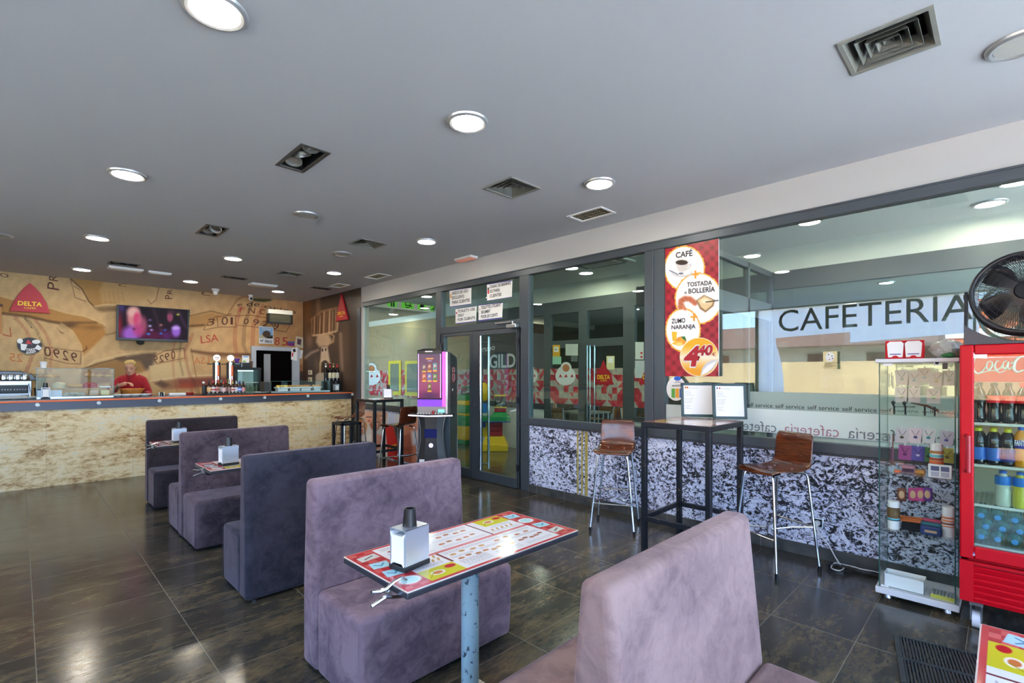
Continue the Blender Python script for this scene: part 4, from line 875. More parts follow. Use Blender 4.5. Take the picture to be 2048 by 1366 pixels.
MB().lathe([(.09, 0), (.09, .06), (.06, .1), (.07, .3), (.075, .38)], n=18).build('body', M_black, g); MB().lathe([(.05, .38), (.085, .58), (.08, .6)], n=18).build('hopper', M_bglass, g)
# pastry case
def case(name, lab, x0, x1, y0, y1, z0, z1, shelves, slope=0.):
    M_cglass = M_cglass2
    g = T(name, lab, 'display case', ((x0+x1)/2, (y0+y1)/2, z0)); t = .006
    MB().box(x0, x1, y0, y1, z0, z0+.02).build('base', M_steel, g, world=True)
    MB().box(x0, x1, y0, y0+t, z0+.02, z1-t).build('glass_front', M_cglass, g, world=True, smooth=False)
    for i, x in enumerate((x0, x1-t)): MB().box(x, x+t, y0+t, y1, z0+.02, z1-t).build('glass_side', M_cglass, g, world=True, smooth=False)
    MB().box(x0, x1, y0, y1, z1-t, z1).build('glass_top', M_cglass, g, world=True, smooth=False)
    for z in shelves: MB().box(x0+t, x1-t, y0+.03, y1-.02, z, z+t).build('glass_shelf', M_cglass, g, world=True, smooth=False)
    e = MB()
    for x in (x0, x1): e.box(x-.003, x+.003, y0-.003, y0+.003, z0, z1)
    e.box(x0, x1, y0-.003, y0+.002, z1-.003, z1+.003).build('edge', mat('case_edge', (60, 96, 88), .2), g, world=True)
    return g
PX0, PX1 = .16, .965
case('pastry_case', 'glass pastry case on the bar beside the woman in red', PX0, PX1, 9.12, 9.55, CT, 1.575, (1.30, 1.44))
M_bread = mat('pastry_gold', (196, 134, 66), .6); LK(M_bread, ramp(M_bread, noise(M_bread, tcoord(M_bread), 22, 3), [(.35, (150, 88, 36)), (.65, (222, 170, 100))]), BS(M_bread).inputs['Base Color'])
def thing1(mb, name, lab, cat, m, grp=None, **k): return tag(mb.build(name, m, **k), lab, cat, grp)
YP = 9.3
thing1(MB().lathe([(.001, 0), (.12, 0), (.13, .02), (.10, .045), (.001, .05)], (cy(95, YP), YP, 1.446)), 'pie', 'flat golden pie on the top shelf at the left of the pastry case', 'pastry', M_bread)
for k, (px, lab) in enumerate(((181, 'left croissant on the top shelf of the pastry case'), (194, 'middle croissant on the top shelf of the pastry case'), (211, 'right croissant on the top shelf of the pastry case'))):
    c = Vector((cy(px, YP), YP, 1.475)); pts = [c+Vector((.065*math.cos(t), .03*math.sin(t), .01*math.sin(t*1.0))) for t in np.linspace(.1, PI-.1, 9)]
    thing1(MB().tube(pts, [.008, .018, .026, .031, .033, .031, .026, .018, .008], 10), 'croissant', lab, 'pastry', M_bread, 'croissants on the top shelf')
thing1(MB().tube([(cy(151, YP)+.062*math.cos(t), YP+.062*math.sin(t), 1.332) for t in np.linspace(0, 2*PI, 24, endpoint=False)], .028, 10, True), 'ring_cake', 'golden ring cake on the middle shelf of the pastry case', 'cake', mat('cake_gold', (204, 150, 84), .6))
thing1(MB().lathe([(.001, 0), (.08, 0), (.085, .05), (.06, .07), (.001, .075)], (cy(180, YP), YP, 1.306)), 'red_cake', 'round red iced cake on the middle shelf of the pastry case', 'cake', mat('cake_red', (176, 52, 48), .5))
thing1(MB().lathe([(.001, 0), (.075, 0), (.08, .05), (.05, .078), (.001, .085)], (cy(118, YP), YP, 1.306)), 'striped_cake', 'pale striped sponge cake on the middle shelf left of the ring cake', 'cake', mat('cake_pale', (214, 190, 150), .6))
thing1(MB().box(cy(199, YP), cy(220, YP), YP-.06, YP+.08, 1.306, 1.325), 'pastry_tray', 'white tray with flat pastries at the right of the middle shelf', 'tray', M_white, bevel=.004)
thing1(MB().box(cy(200, YP)+.01, cy(220, YP)-.01, YP-.04, YP+.06, 1.325, 1.337), 'flat_pastry', 'flat golden pastries lying on the white tray', 'pastry', M_bread, bevel=.004)
for k in range(9):
    px = 128+4.8*k+(k % 2); thing1(MB().lathe([(.001, 0), (.032, 0), (.036, .012), (.02, .03), (.001, .034)], (cy(px, YP), YP+.03*((k*5) % 3-1), 1.19+.022*(k % 2)), 12), 'wrapped_cookie', 'wrapped dark and white cookie in the heap on the case floor', 'cookie', mat('cookie', (96, 84, 74) if k % 2 else (196, 186, 170), .5), 'cookies heaped on the case floor')
for px, lab, c in ((186.5, 'left clear tub of pink sweets at the bottom of the pastry case', (196, 160, 132)), (209, 'right clear tub of yellow sweets at the bottom of the pastry case', (214, 190, 134))):
    x = cy(px, YP); thing1(MB().box(x-.05, x+.05, YP-.07, YP+.07, 1.19, 1.27), 'sweet_tub', lab, 'tub', mat('sweets%d' % c[0], c, .4), bevel=.01)
thing1(MB().box(cy(74.5, 9.13), cy(124, 9.13), 9.132, 9.136, 1.19, 1.28), 'case_label', 'large pale paper sheet inside the lower left of the pastry case', 'paper', mat('paper_blue', (214, 220, 238), .6))
thing1(MB().lathe([(.028, 0), (.04, .085), (.042, .088), (.036, .088), (.026, .004), (.001, .004)], (cy(87, 9.3), 9.3, 1.583)), 'paper_cup', 'white paper cup standing on top of the pastry case', 'cup', M_white)
for px, lab in ((86, 'white saucer under the paper cup on the pastry case'), (205, 'white saucer at the right end of the pastry case top')):
    thing1(MB().lathe([(.001, 0), (.05, 0), (.09, .006), (.09, .009), (.001, .004)], (cy(px, 9.3), 9.3, 1.5755), 24), 'saucer', lab, 'saucer', M_white)
# beer taps
for px, Y, lab, sl in ((433.3, 9.42, 'steel beer tap tower with a printed round badge', True), (460.8, 9.42, 'steel beer tap tower with a plain white round badge', False)):
    x = cy(px, Y); g = T('beer_tap', lab, 'beer tap', (x, Y, CT))
    MB().lathe([(.06, 0), (.06, .02), (.043, .03), (.043, .53), (.001, .53)], n=22).build('column', M_chrome, g)
    MB().box(-.056, -.043, -.03, .03, .02, .53).box(.043, .052, -.03, .03, .02, .53).build('black_edge', M_black, g, bevel=.004)
    MB().box(-.002, .03, -.046, -.038, .12, .48).build('orange_label', mat('tap_orange', (230, 110, 60), .5), g)
    MB().cyl((.0, 0, .53), (.0, 0, .56), .01, n=8).build('badge_stem', M_chrome, g); b = MB().cyl((0, -.02, .605), (0, .0, .605), .054, n=24).build('badge', mat('badge_white', (250, 250, 246), .4, emit=(255, 255, 250), es=.2), g)
    if sl: MB().box(-.038, .038, -.023, -.02, .600, .613).build('badge_print', mat('badge_grey', (120, 120, 116), .5), b, world=False); MB().box(-.028, .028, -.023, -.02, .578, .586).build('badge_print', mat('badge_coral', (226, 120, 80), .5), b, world=False)
    MB().tube([(-.04, 0, .5), (-.14, -.01, .5)], [.006, .009], 8).build('tap_lever', M_black, g); MB().tube([(0, -.04, .3), (0, -.10, .29), (0, -.10, .24)], .01, 8).build('spout', M_chrome, g)
# bottles
def bottle(name, lab, cat, x, y, z, H, r, gm, labc, capc, grp, wine=False, lab2=None):
    g = T(name, lab, cat, (x, y, z), group=grp)
    pr = [(.001, 0), (r, 0), (r, H*(.55 if not wine else .58)), (r*.9, H*.62), (r*.42, H*.75), (r*.36, H*.97), (r*.42, H*.975), (r*.42, H*.99), (.001, H*.99)]
    MB().lathe(pr, n=16).build('glass_body', gm, g)
    if labc: MB().lathe([(r*1.02, H*.14), (r*1.03, H*.15), (r*1.03, H*.46), (r*1.02, H*.47)], n=16).build('paper_label', mat('lab_%d_%d_%d' % labc, labc, .6), g)
    if lab2: MB().lathe([(r*1.045, H*.24), (r*1.045, H*.34)], n=16).build('label_band', mat('lab_%d_%d_%d' % lab2, lab2, .6), g)
    if capc: MB().lathe([(r*.5, H*.96), (r*.5, H*1.0), (.001, H*1.005)], n=12).build('cap', mat('cap_%d_%d_%d' % capc, capc, .4, .3), g); MB().lathe([(r*.44, H*.78), (r*.42, H*.9)], n=12).build('neck_foil', mat('cap_%d_%d_%d' % capc, capc, .4, .3), g)
    return g
M_amber = mat('bottle_amber', (58, 26, 10), .08, coat=.5); M_blackg = mat('bottle_black', (14, 12, 14), .1)
BT = [(418, 'amber bottle with a cream label, leftmost in the beer row', (222, 178, 120), (40, 26, 20), .225, 9.18, None), (426.6, 'beer bottle with a white label and red band, second in the row', (226, 226, 230), (190, 40, 50), .225, 9.18, (190, 30, 44)),
      (434.7, 'beer bottle with a pink label and copper cap in front of the first tap', (214, 150, 140), (190, 90, 60), .225, 9.18, (150, 60, 60)), (442, 'beer bottle with white label standing behind the row', (220, 224, 220), (150, 180, 160), .225, 9.27, None),
      (447, 'beer bottle with red neck foil and pale label', (226, 190, 186), (206, 60, 50), .20, 9.18, None), (452.2, 'green beer bottle with pink label behind the red necked one', (230, 184, 180), (200, 60, 50), .225, 9.27, None),
      (458.5, 'slim beer bottle with brown label left of the second tap', (150, 110, 106), (190, 190, 190), .205, 9.18, None), (465.5, 'beer bottle with white and red label in front of the second tap', (236, 214, 210), (200, 190, 120), .20, 9.18, (176, 40, 40)),
      (472.4, 'beer bottle with silver label in the right half of the row', (206, 206, 214), (214, 220, 226), .20, 9.18, None), (479.2, 'beer bottle with a blue label, second from the right', (70, 110, 200), (56, 66, 150), .205, 9.18, (230, 236, 250)), (486.5, 'amber bottle with a pink label at the right end of the row', (220, 150, 150), (50, 26, 20), .195, 9.18, None)]
for px, lab, lc, cc, H, Y, l2 in BT: bottle('beer_bottle', lab, 'bottle', cy(px, Y), Y, CT+.012, H, .031, M_amber, lc, cc, 'beer bottles in a row on the bar', lab2=l2)
thing1(MB().box(cy(411, 9.2), cy(493, 9.2), 9.13, 9.32, CT, CT+.012), 'bottle_tray', 'dark flat tray under the row of beer bottles', 'tray', M_dark, bevel=.003)
thing1(MB().cyl((cy(455, 9.3), 9.3, CT), (cy(455, 9.3), 9.3, CT+.12), .03, n=14), 'straw_cup', 'small cup holding green and yellow straws behind the bottles', 'cup', mat('cup_dark', (60, 60, 50), .5))
for i, c in enumerate(((90, 150, 60), (220, 200, 60), (120, 170, 90))):
    thing1(MB().cyl((cy(455, 9.3)+.006*i, 9.3, CT+.005), (cy(455, 9.3)+.02+.016*(i-1), 9.3+.01*i, CT+.25), .004, n=6), 'drinking_straw', ['green straw in the cup between the taps', 'yellow straw in the cup between the taps', 'pale green straw in the cup between the taps'][i], 'straw', mat('straw%d' % i, c, .5), 'straws')
# small things on the bar
g = T('card_reader', 'black device with a white front left of the beer row', 'device', (cy(410, 9.3), 9.3, CT))
MB().box(-.04, .03, -.03, .03, 0, .15).build('body', M_black, g, bevel=.005); MB().ball((-.02, 0, .19), .02).build('knob', M_white, g); MB().cyl((-.02, 0, .15), (-.02, 0, .18), .006, n=6).build('stem', M_black, g)
thing1(MB().cyl((cy(379, 9.3), 9.3, CT), (cy(379, 9.3), 9.3, CT+.035), .055, .06, 20), 'red_bowl', 'small red dish on the bar', 'dish', mat('dish_red', (150, 22, 20), .3), bevel=.004)
thing1(MB().box(cy(337, 9.35), cy(371, 9.35), 9.28, 9.4, CT, CT+.03), 'white_tray', 'flat white tray on the bar left of the red dish', 'tray', M_white, bevel=.004)
g = T('sauce_jar', 'small dark jar on the bar right of the woman', 'jar', (cy(323, 9.3), 9.3, CT)); MB().lathe([(.001, 0), (.024, 0), (.026, .03), (.02, .045), (.001, .045)]).build('jar', M_blackg, g); MB().box(-.034, -.026, -.02, .02, 0, .05).box(.026, .034, -.02, .02, 0, .05).build('holder', M_white, g)
thing1(MB().lathe([(.001, 0), (.09, 0), (.13, .014), (.13, .018), (.08, .006), (.001, .006)], (cy(524, 9.25), 9.25, CT), 26), 'plate', 'single white plate between the drinks fridge and the tapas case', 'plate', M_white)
# small drinks fridge on the back counter and the things on it
fx0, fx1, fy = cy(470.5, 10.85), cy(522.5, 10.85), 10.85
g = T('drinks_fridge', 'small black fridge with a glass door behind the beer taps', 'fridge', ((fx0+fx1)/2, fy+.22, .9))
zt_ = onY(490, 735, fy).z
b = MB(); b.box(fx0, fx1, fy+.03, fy+.045+.4, .9, .94).box(fx0, fx1, fy+.03, fy+.43, zt_-.04, zt_).box(fx0, fx0+.03, fy+.03, fy+.43, .9, zt_).box(fx1-.03, fx1, fy+.03, fy+.43, .9, zt_).box(fx0, fx1, fy+.41, fy+.43, .9, zt_); b.build('body', M_black, g, world=True)
b = MB(); b.box(fx0, fx1, fy, fy+.03, .9, .95).box(fx0, fx1, fy, fy+.03, zt_-.05, zt_).box(fx0, fx0+.045, fy, fy+.03, .95, zt_-.05).box(fx1-.045, fx1, fy, fy+.03, .95, zt_-.05); b.build('door_frame', M_black, g, world=True, bevel=.004)
MB().box(fx0+.04, fx1-.04, fy+.01, fy+.016, .94, zt_-.04).build('door_glass', M_cglass, g, world=True, smooth=False)
MB().box(fx0+.03, fx1-.03, fy+.395, fy+.409, .94, zt_-.04).build('back_panel', mat('fridge_inner', (150, 176, 172), .5, emit=(150, 176, 172), es=.12), g, world=True)
for z in (1.12, 1.32): MB().box(fx0+.03, fx1-.03, fy+.05, fy+.39, z, z+.012).build('shelf', mat('shelf_wire', (210, 222, 216), .4), g, world=True)
MB().box(fx0+.06, fx1-.14, fy+.05, fy+.07, zt_-.075, zt_-.06).build('light_tube', mat('tube_light', (220, 255, 250), .4, emit=(220, 255, 250), es=2.5), g, world=True)
for k in range(6): thing1(MB().lathe([(.001, 0), (.028, 0), (.028, .09), (.012, .13), (.012, .15), (.001, .15)], (fx0+.12+.065*k, fy+.16, 1.133), 10), 'small_bottle', 'small bottle on the middle shelf of the black drinks fridge', 'bottle', mat('fridge_item', (120, 140, 110), .4), 'small bottles inside the drinks fridge')
rx0, rx1 = cy(466.5, 10.9), cy(500, 10.9)
g = T('cash_register', 'black cash register box on top of the small drinks fridge', 'cash register', ((rx0+rx1)/2, 11.0, zt_))
MB().box(rx0, rx1, 10.9, 11.2, zt_, zt_+.1).build('drawer_box', M_black, g, world=True, bevel=.006); MB().box((rx0+rx1)/2-.005, (rx0+rx1)/2+.005, 10.89, 10.9, zt_+.01, zt_+.09).box(rx0+.03, rx0+.12, 10.893, 10.9, zt_+.07, zt_+.08).build('trim_strip', M_alu, g, world=True)
g = T('flower_pot', 'purple pot on the cash register', 'pot', (cy(474, 10.98), 10.98, zt_+.1)); MB().lathe([(.001, 0), (.035, 0), (.04, .05), (.055, .055), (.055, .08), (.04, .08), (.035, .06), (.001, .06)]).build('pot', mat('pot_purple', (96, 40, 150), .4), g)
g = T('display_card', 'white leaflet stand with blue and green print on the cash register', 'leaflet', (cy(491.5, 10.98), 10.98, zt_+.1)); MB().box(-.065, .065, 0, .02, 0, .145).build('card', M_paper, g); MB().box(-.05, .05, -.003, 0, .11, .135).build('print', mat('print_blue', (120, 170, 220), .6), g); MB().box(-.05, 0, -.003, 0, .01, .04).build('print', mat('print_green', (120, 170, 50), .6), g)
thing1(MB().cyl((cy(502, 10.98), 10.98, zt_), (cy(502, 10.98), 10.98, zt_+.13), .03, .035, 14), 'drinking_cup', 'dark printed paper cup right of the cash register', 'cup', mat('cup_printed', (90, 62, 40), .5))
# tapas case
tx0, tx1 = cy(542, 9.15), cy(660, 9.15)
case('tapas_case', 'low refrigerated glass case with tapas at the right end of the bar', tx0, tx1, 9.15, 9.5, CT, 1.372, ())
for k, (px, c, lab) in enumerate(((566, (226, 186, 60), 'white tray of yellow tapas at the left of the low case'), (590, (196, 140, 70), 'white tray of golden tapas left of the middle of the low case'), (612, (190, 130, 80), 'white tray of brown tapas right of the middle of the low case'), (634, (206, 160, 110), 'white tray of pale tapas at the right of the low case'))):
    x = cy(px, 9.28); g = T('tapas_tray', lab, 'tray', (x, 9.3, CT+.02)); wd = .083 if k != 3 else .06
    MB().box(-wd*1.4, wd*1.1, -.08, .1, .05, .075).box(-wd*1.2, wd*.9, -.06, .08, 0, .05).build('tray', M_white, g, bevel=.004); f = MB()
    for i in range(7): f.ball((-wd*1.1+wd*.35*i, .02*math.sin(i*2.4), .09), .026, 8, 6, (1, 1, .7))
    f.build('food', mat('food%d' % k, c, .6), g)
thing1(MB().box(tx0-.10, tx0-.012, 9.17, 9.4, CT, 1.36), 'case_motor', 'dark motor block at the left of the low tapas case', 'device', M_dark, bevel=.006)
g = T('black_box', 'black box under the wine bottles at the right end of the bar', 'box', (cy(670, 9.4), 9.4, CT)); bx0, bx1 = cy(657, 9.38), cy(684, 9.38)
MB().box(bx0, bx1, 9.4, 9.62, CT, 1.37).build('box', M_blk, g, world=True, bevel=.006)
for px, lab, cc, lc in ((651.7, 'wine bottle with a black and white label, leftmost of the four', (226, 222, 210), (36, 34, 36)), (659.8, 'wine bottle with cream label and red capsule, second from the left', (200, 30, 40), (224, 214, 176)), (667, 'wine bottle with cream label and golden capsule, third of the four', (206, 176, 110), (226, 218, 180)), (674.5, 'wine bottle with cream label and red capsule at the right end', (206, 26, 40), (220, 214, 190))):
    Y = 9.5; z = 1.371
    if px < 655: thing1(MB().box(cy(646, Y), bx0-.008, Y-.07, Y+.07, CT, 1.37), 'dark_crate', 'small dark crate under the leftmost wine bottle', 'crate', M_blk)
    bottle('wine_bottle', lab, 'bottle', cy(px, Y), Y, z, .335, .038, M_blackg, lc, cc, 'wine bottles at the end of the bar', wine=True)
# ------------------------------------------------------------------ napkin holders
def holder(x, y, z, rz, lab, cup=True, s=1.0, col=None):
    M_chrome = mat('holder_steel', (206, 212, 224), .34, .75)
    g = T('napkin_holder', lab, 'napkin holder', (x, y, z), rz); w_, d_, h_ = .105*s, .075*s, .135*s
    MB().box(-w_/2, w_/2, -d_/2, d_/2, .012, .016).box(-w_/2, w_/2, -d_/2, -d_/2+.003, .012, h_).box(-w_/2, w_/2, d_/2-.003, d_/2, .012, h_).box(-w_/2, w_/2, -d_/2, d_/2, h_-.003, h_).build('metal_shell', M_chrome, g, smooth=False)
    MB().box(-w_/2-.004, w_/2+.004, -d_/2-.004, d_/2+.004, 0, .02).build('base', M_black, g, bevel=.004)
    MB().prism([(-w_/2-.003, -d_/2+.004, .012), (-w_/2-.003, -d_/2+.018, .028), (-w_/2-.003, d_/2-.018, .028), (-w_/2-.003, d_/2-.004, .012), (-w_/2-.003, d_/2-.01, .04), (-w_/2-.003, d_/2-.01, h_-.035), (-w_/2-.003, d_/2-.002, h_-.012), (-w_/2-.003, d_/2-.016, h_-.022), (-w_/2-.003, -d_/2+.016, h_-.022), (-w_/2-.003, -d_/2+.002, h_-.012), (-w_/2-.003, -d_/2+.01, h_-.035), (-w_/2-.003, -d_/2+.01, .04)], (w_+.006, 0, 0)).build('napkins', M_paper, g, smooth=False)
    if cup: MB().lathe([(.024*s, h_), (.019*s, h_+.058*s), (.015*s, h_+.058*s), (.016*s, h_+.02), (.001, h_+.02)], n=18).build('toothpick_cup', M_black, g)
    return g
def menu(u, v):
    """tabletop menu print, u along the table, v across"""
    a, b = u*92, v*46; p = Paint(a, b, (232, 230, 234)); x, y = a, b
    def plaid(m_):
        q = np.where(((x//3.5+y//3.5) % 2)[..., None] > 0, np.array([180., 50, 56]), np.array([208., 90, 90])); p.c = np.where(m_[..., None], q, p.c)
    plaid((x < 11) | (x > 81)); p.c = np.where(((y < 1.6) | (y > 44.4) | (x < 1) | (x > 91))[..., None], np.array([196., 60, 64]), p.c)
    for (x0, y0, x1, y1) in ((11, 1.6, 27, 11), (65, 34.4, 81, 44.4)):
        p.rect(x0, y0, x1, y1, (206, 198, 38)); p.ell((x0+x1)/2-2, (y0+y1)/2, 3, 2, (240, 232, 226)); p.ell((x0+x1)/2-2, (y0+y1)/2, 2, 1.3, (206, 120, 60)); p.ell((x0+x1)/2+5, (y0+y1)/2+2, 2.4, 1.6, (190, 24, 36)); p.line([(x0+1, y0+2), (x0+5, y0+6)], .3, (150, 140, 20), .6)
    for (x0, y0, c) in ((6, 8, 0), (5.5, 18, 1), (5.5, 28, 1), (6, 38, 2), (86, 8, 2), (86.5, 18, 1), (86, 28, 0), (86, 38, 1)):
        if c == 0: p.ell(x0, y0, 4.2, 3.6, (236, 244, 244)); p.ell(x0, y0, 3.2, 2.6, (176, 220, 226))
        elif c == 1: p.poly([(x0-4, y0-2.5), (x0+3, y0-3.6), (x0+4, y0+2.5), (x0-3, y0+3.6)], (170, 214, 228)); p.line([(x0-2, y0+1), (x0, y0-1), (x0+2, y0+1)], .3, (60, 130, 160))
        else: p.poly([(x0-4, y0-3), (x0+4, y0-2), (x0+4, y0+3), (x0-4, y0+2)], (210, 208, 204)); p.line([(x0-2, y0-1), (x0+2, y0+1)], .4, (110, 100, 96))
    p.rect(11, 22.2, 81, 23.8, (196, 70, 70)); p.rect(11, 22.9, 81, 23.1, (240, 230, 230)); p.rect(45.6, 23.8, 46.4, 44, (120, 60, 60)) if False else None
    p.rect(27, 11.0, 28, 22, (120, 60, 60)); p.rect(60, 24, 61, 44.4, (120, 60, 60))
    ln = (np.sin(y*5.2) > .2)
    for (x0, y0, x1, y1) in ((29, 3, 43, 10), (46, 3, 60, 7), (63, 3, 79, 6), (12, 12.5, 25, 15), (29, 13, 40, 15), (44, 13, 58, 15), (62, 13, 79, 15), (29, 18.5, 60, 21), (63, 18.5, 79, 21), (13, 25.5, 30, 28), (34, 25.5, 58, 28), (62, 25.5, 79, 28), (13, 33, 28, 36), (34, 33, 58, 35), (13, 40, 58, 43), (66, 31, 79, 34)):
        j = (np.sin(x*9+y*3)+np.sin(x*5.3) > -.6); p.blend(.55*((x > x0) & (x < x1) & (y > y0) & (y < y1) & ln & j), (110, 96, 110))
    for (x0, y0, n, dx, c) in ((32, 11.3, 4, 4.2, 0), (48, 9.5, 4, 3.4, 1), (64, 9.4, 5, 3.2, 2), (14, 17, 5, 2.6, 3), (14, 20.4, 5, 2.6, 3), (32, 16.8, 4, 5, 1), (56, 16.6, 4, 6, 0), (16, 30.6, 4, 3.6, 1), (36, 30, 5, 4.4, 0), (64, 28.8, 5, 3, 3), (16, 38, 4, 5.4, 2), (40, 38, 4, 4.6, 0), (64, 38, 0, 1, 0)):
        for i in range(n):
            cc = [(176, 96, 56), (196, 132, 72), (150, 74, 56), (190, 140, 80)][c]
            if c == 3: p.line([(x0+dx*i, y0-1), (x0+dx*i+.9, y0+1)], .45, cc)
            else: p.ell(x0+dx*i, y0+.8*math.sin(i*2), 1.5, .85, cc, 1, .2); p.ell(x0+dx*i+.3, y0+.8*math.sin(i*2), .7, .4, (110, 120, 60) if i % 3 == 1 else (206, 170, 120), .7)
    return p.c
M_menu = vcol('menu_print', .12, coat=.4)
M_edge = mat('table_edge', (52, 54, 62), .3); M_edgew = mat('table_rim_cream', (226, 206, 198), .4)
M_post = mat('post_blue', (150, 176, 186), .35)
LK(M_post, ramp(M_post, noise(M_post, tcoord(M_post, (1, 1, .8)), 30, 4, .75), [(.58, (140, 168, 178)), (.62, (30, 44, 56))]), BS(M_post).inputs['Base Color'])
M_terr = mat('base_terrazzo', (180, 172, 160), .6); LK(M_terr, ramp(M_terr, noise(M_terr, tcoord(M_terr), 120, 2, .7), [(.4, (120, 112, 104)), (.6, (214, 208, 196))]), BS(M_terr).inputs['Base Color'])
def table(x0, y0, lab, TW=.925, TD=.455, z=.776):
    g = T('booth_table', lab, 'table', (x0+TW/2, y0+TD/2, 0), group='menu topped tables between the benches')
    MB().box(-TW/2, TW/2, -TD/2, TD/2, z-.026, z-.004).build('tabletop', M_edge, g, bevel=.003)
    MB().box(-TW/2, TW/2, -TD/2, TD/2, z-.004, z-.0005).build('top_rim', M_edgew, g, bevel=.001)
    grid_obj('menu_sheet', (-TW/2+.004, -TD/2+.004, z), (TW-.008, 0, 0), (0, TD-.008, 0), 460, 230, menu, M_menu, g, world=False)
    MB().cyl((0, 0, .03), (0, 0, z-.026), .038, n=24).build('post', M_post, g)
    MB().box(-.2, .2, -.2, .2, 0, .03).build('base_plate', M_terr, g, bevel=.006)
    return g
t3 = table(.908, 1.398, 'booth table with a menu print in the foreground, before the lilac bench')
t2 = dup(t3, (.908+.1+.4625, 4.19+.2275, 0), label='booth table with menu print between the second and third benches from the bar')
t1 = dup(t3, (.98+.4625, 6.0+.2275, 0), label='booth table with menu print nearest the bar')
t4 = dup(t3, (1.975-.4625, .05-.2275, 0), label='booth table cut by the lower right picture corner')
p = onZ(819, 1122, .776); holder(1.042, 1.588, .777, .16, 'chrome napkin holder with black toothpick cup on the foreground table', s=1.12)
holder(1.18, 4.38, .777, .1, 'napkin holder with silver toothpick cup on the middle booth table', s=1.12); holder(1.20, 6.2, .777, .0, 'napkin holder on the booth table nearest the bar', s=1.1)
holder(cy(91, 9.06), 9.06, CT+.001, PI/2, 'napkin holder with cream napkins in front of the pastry case', s=1.1); holder(cy(672, 9.1), 9.1, CT+.001, PI/2, 'napkin holder standing before the black box on the bar')
def clip(x, y, z, lab):
    g = T('table_clip', lab, 'clip', (x, y, z), group='metal menu clips on the table ends')
    for s_ in (1, -1): MB().tube([(.05, 0, .004 if s_ > 0 else -.034), (.03, 0, .018 if s_ > 0 else -.046), (-.0, 0, .012 if s_ > 0 else -.04), (-.03, 0, -.002 if s_ > 0 else -.028), (-.055, .0, .002*s_+(-.006 if s_ > 0 else -.032)), (-.085, 0, .004 if s_ > 0 else -.044)], [.004, .006, .006, .007, .008, .006], 8).build('jaw', M_chrome, g)
    MB().cyl((-.022, -.012, -.015), (-.022, .012, -.015), .009, n=10).build('spring', M_steel, g); return g
c3 = clip(.905, 1.475, .777, 'metal clip holding the menu on the end of the foreground table'); dup(c3, (1.005, 4.30, .777), label='metal clip on the end of the middle booth table'); dup(c3, (.978, 6.13, .777), label='metal clip on the end of the booth table nearest the bar')
# ------------------------------------------------------------------ benches
def velvet(name, c0, c1):
    m = mat(name, c1, .85, spec=.2, sheen=.35); v = tcoord(m, (1, 1, 1)); a = noise(m, v, 3.2, 5, .62, .7); b = noise(m, v, 11, 5, .7, 1.2)
    k = mathn(m, 'ADD', mathn(m, 'MULTIPLY', a, .6), mathn(m, 'MULTIPLY', b, .4)); LK(m, ramp(m, k, [(.40, c0), (.58, c1)]), BS(m).inputs['Base Color'])
    BS(m).inputs['Sheen Tint'].default_value = L4((200, 184, 196)); bump(m, b, .12, .01); return m
M_velp = velvet('velvet_lilac', (86, 70, 80), (130, 108, 116)); M_velr = velvet('velvet_rose', (118, 95, 94), (152, 125, 120)); M_veld = velvet('velvet_slate', (34, 34, 44), (58, 56, 68)); M_velm = velvet('velvet_plum', (52, 43, 50), (92, 77, 84)); M_velb = velvet('velvet_brown', (38, 32, 34), (62, 52, 56))  # velvet of the right foreground bench has warm front light put into its colour
BX0, BX1, BH, SH = 1.04, 2.0, .962, .425
def bench(name, lab, yb, near, far, m, tt=.10, tb=.17, x0=BX0, x1=BX1):
    """yb: middle of the backrest; near/far: y of the seat fronts"""
    g = T(name, lab, 'bench', ((x0+x1)/2, yb, 0), group='upholstered booth benches')
    r = []
    def sec(x): return [Vector((x, yb-tb/2, .012)), Vector((x, yb-tb/2, SH)), Vector((x, yb-tt/2, BH)), Vector((x, yb+tt/2, BH)), Vector((x, yb+tb/2, SH)), Vector((x, yb+tb/2, .012))]
    MB().loft([sec(x0), sec(x1)]).build('backrest', m, g, world=True, bevel=.028, bseg=4)
    for y0, y1 in ((near, yb-tb/2-.001), (yb+tb/2+.001, far)):
        if y0 is None or y1 is None: continue
        front = y0 if y0 == near else y1; back = y1 if y0 == near else y0
        def sec2(x): return [Vector((x, back, .012)), Vector((x, front+(.012 if y0 == near else -.012), .012)), Vector((x, front, .2)), Vector((x, front, SH-.005)), Vector((x, back, SH))]
        MB().loft([sec2(x0+.004), sec2(x1-.004)]).build('seat', m, g, world=True, bevel=.03, bseg=4)
        s = MB(); s.tube([(x0+.0035, front, .03), (x0+.0035, front, SH-.04), (x0+.0035, back, SH-.012)][:2], .0022, 6); s.tube([(x0+.02, front-.0005, SH-.05), (x1-.02, front-.0005, SH-.05)], .0022, 6)
        s.build('seam', m, g, world=True)
    fm = MB()
    for x in (x0+.06, x1-.06):
        for y in (yb-.05, yb+.05): fm.cyl((x, y, 0), (x, y, .014), .02, n=10)
    fm.build('foot', M_black, g, world=True); return g
bench('booth_bench', 'brown single bench backing onto the bar', 7.06, 6.60, None, M_velb)
bench('booth_bench', 'plum double bench, second from the bar', 5.35, 4.81, 5.87, M_velm)
bench('booth_bench', 'dark slate bench facing the bar, its flat back towards us', 3.56, None, 4.02, M_veld, tb=.14)
bench('booth_bench', 'lilac single bench behind the foreground table', 2.50, 1.99, None, M_velp, tb=.16)
bench('booth_bench', 'pinkish lilac double bench in the right foreground', .745, .21, 1.27, M_velr, tb=.20)
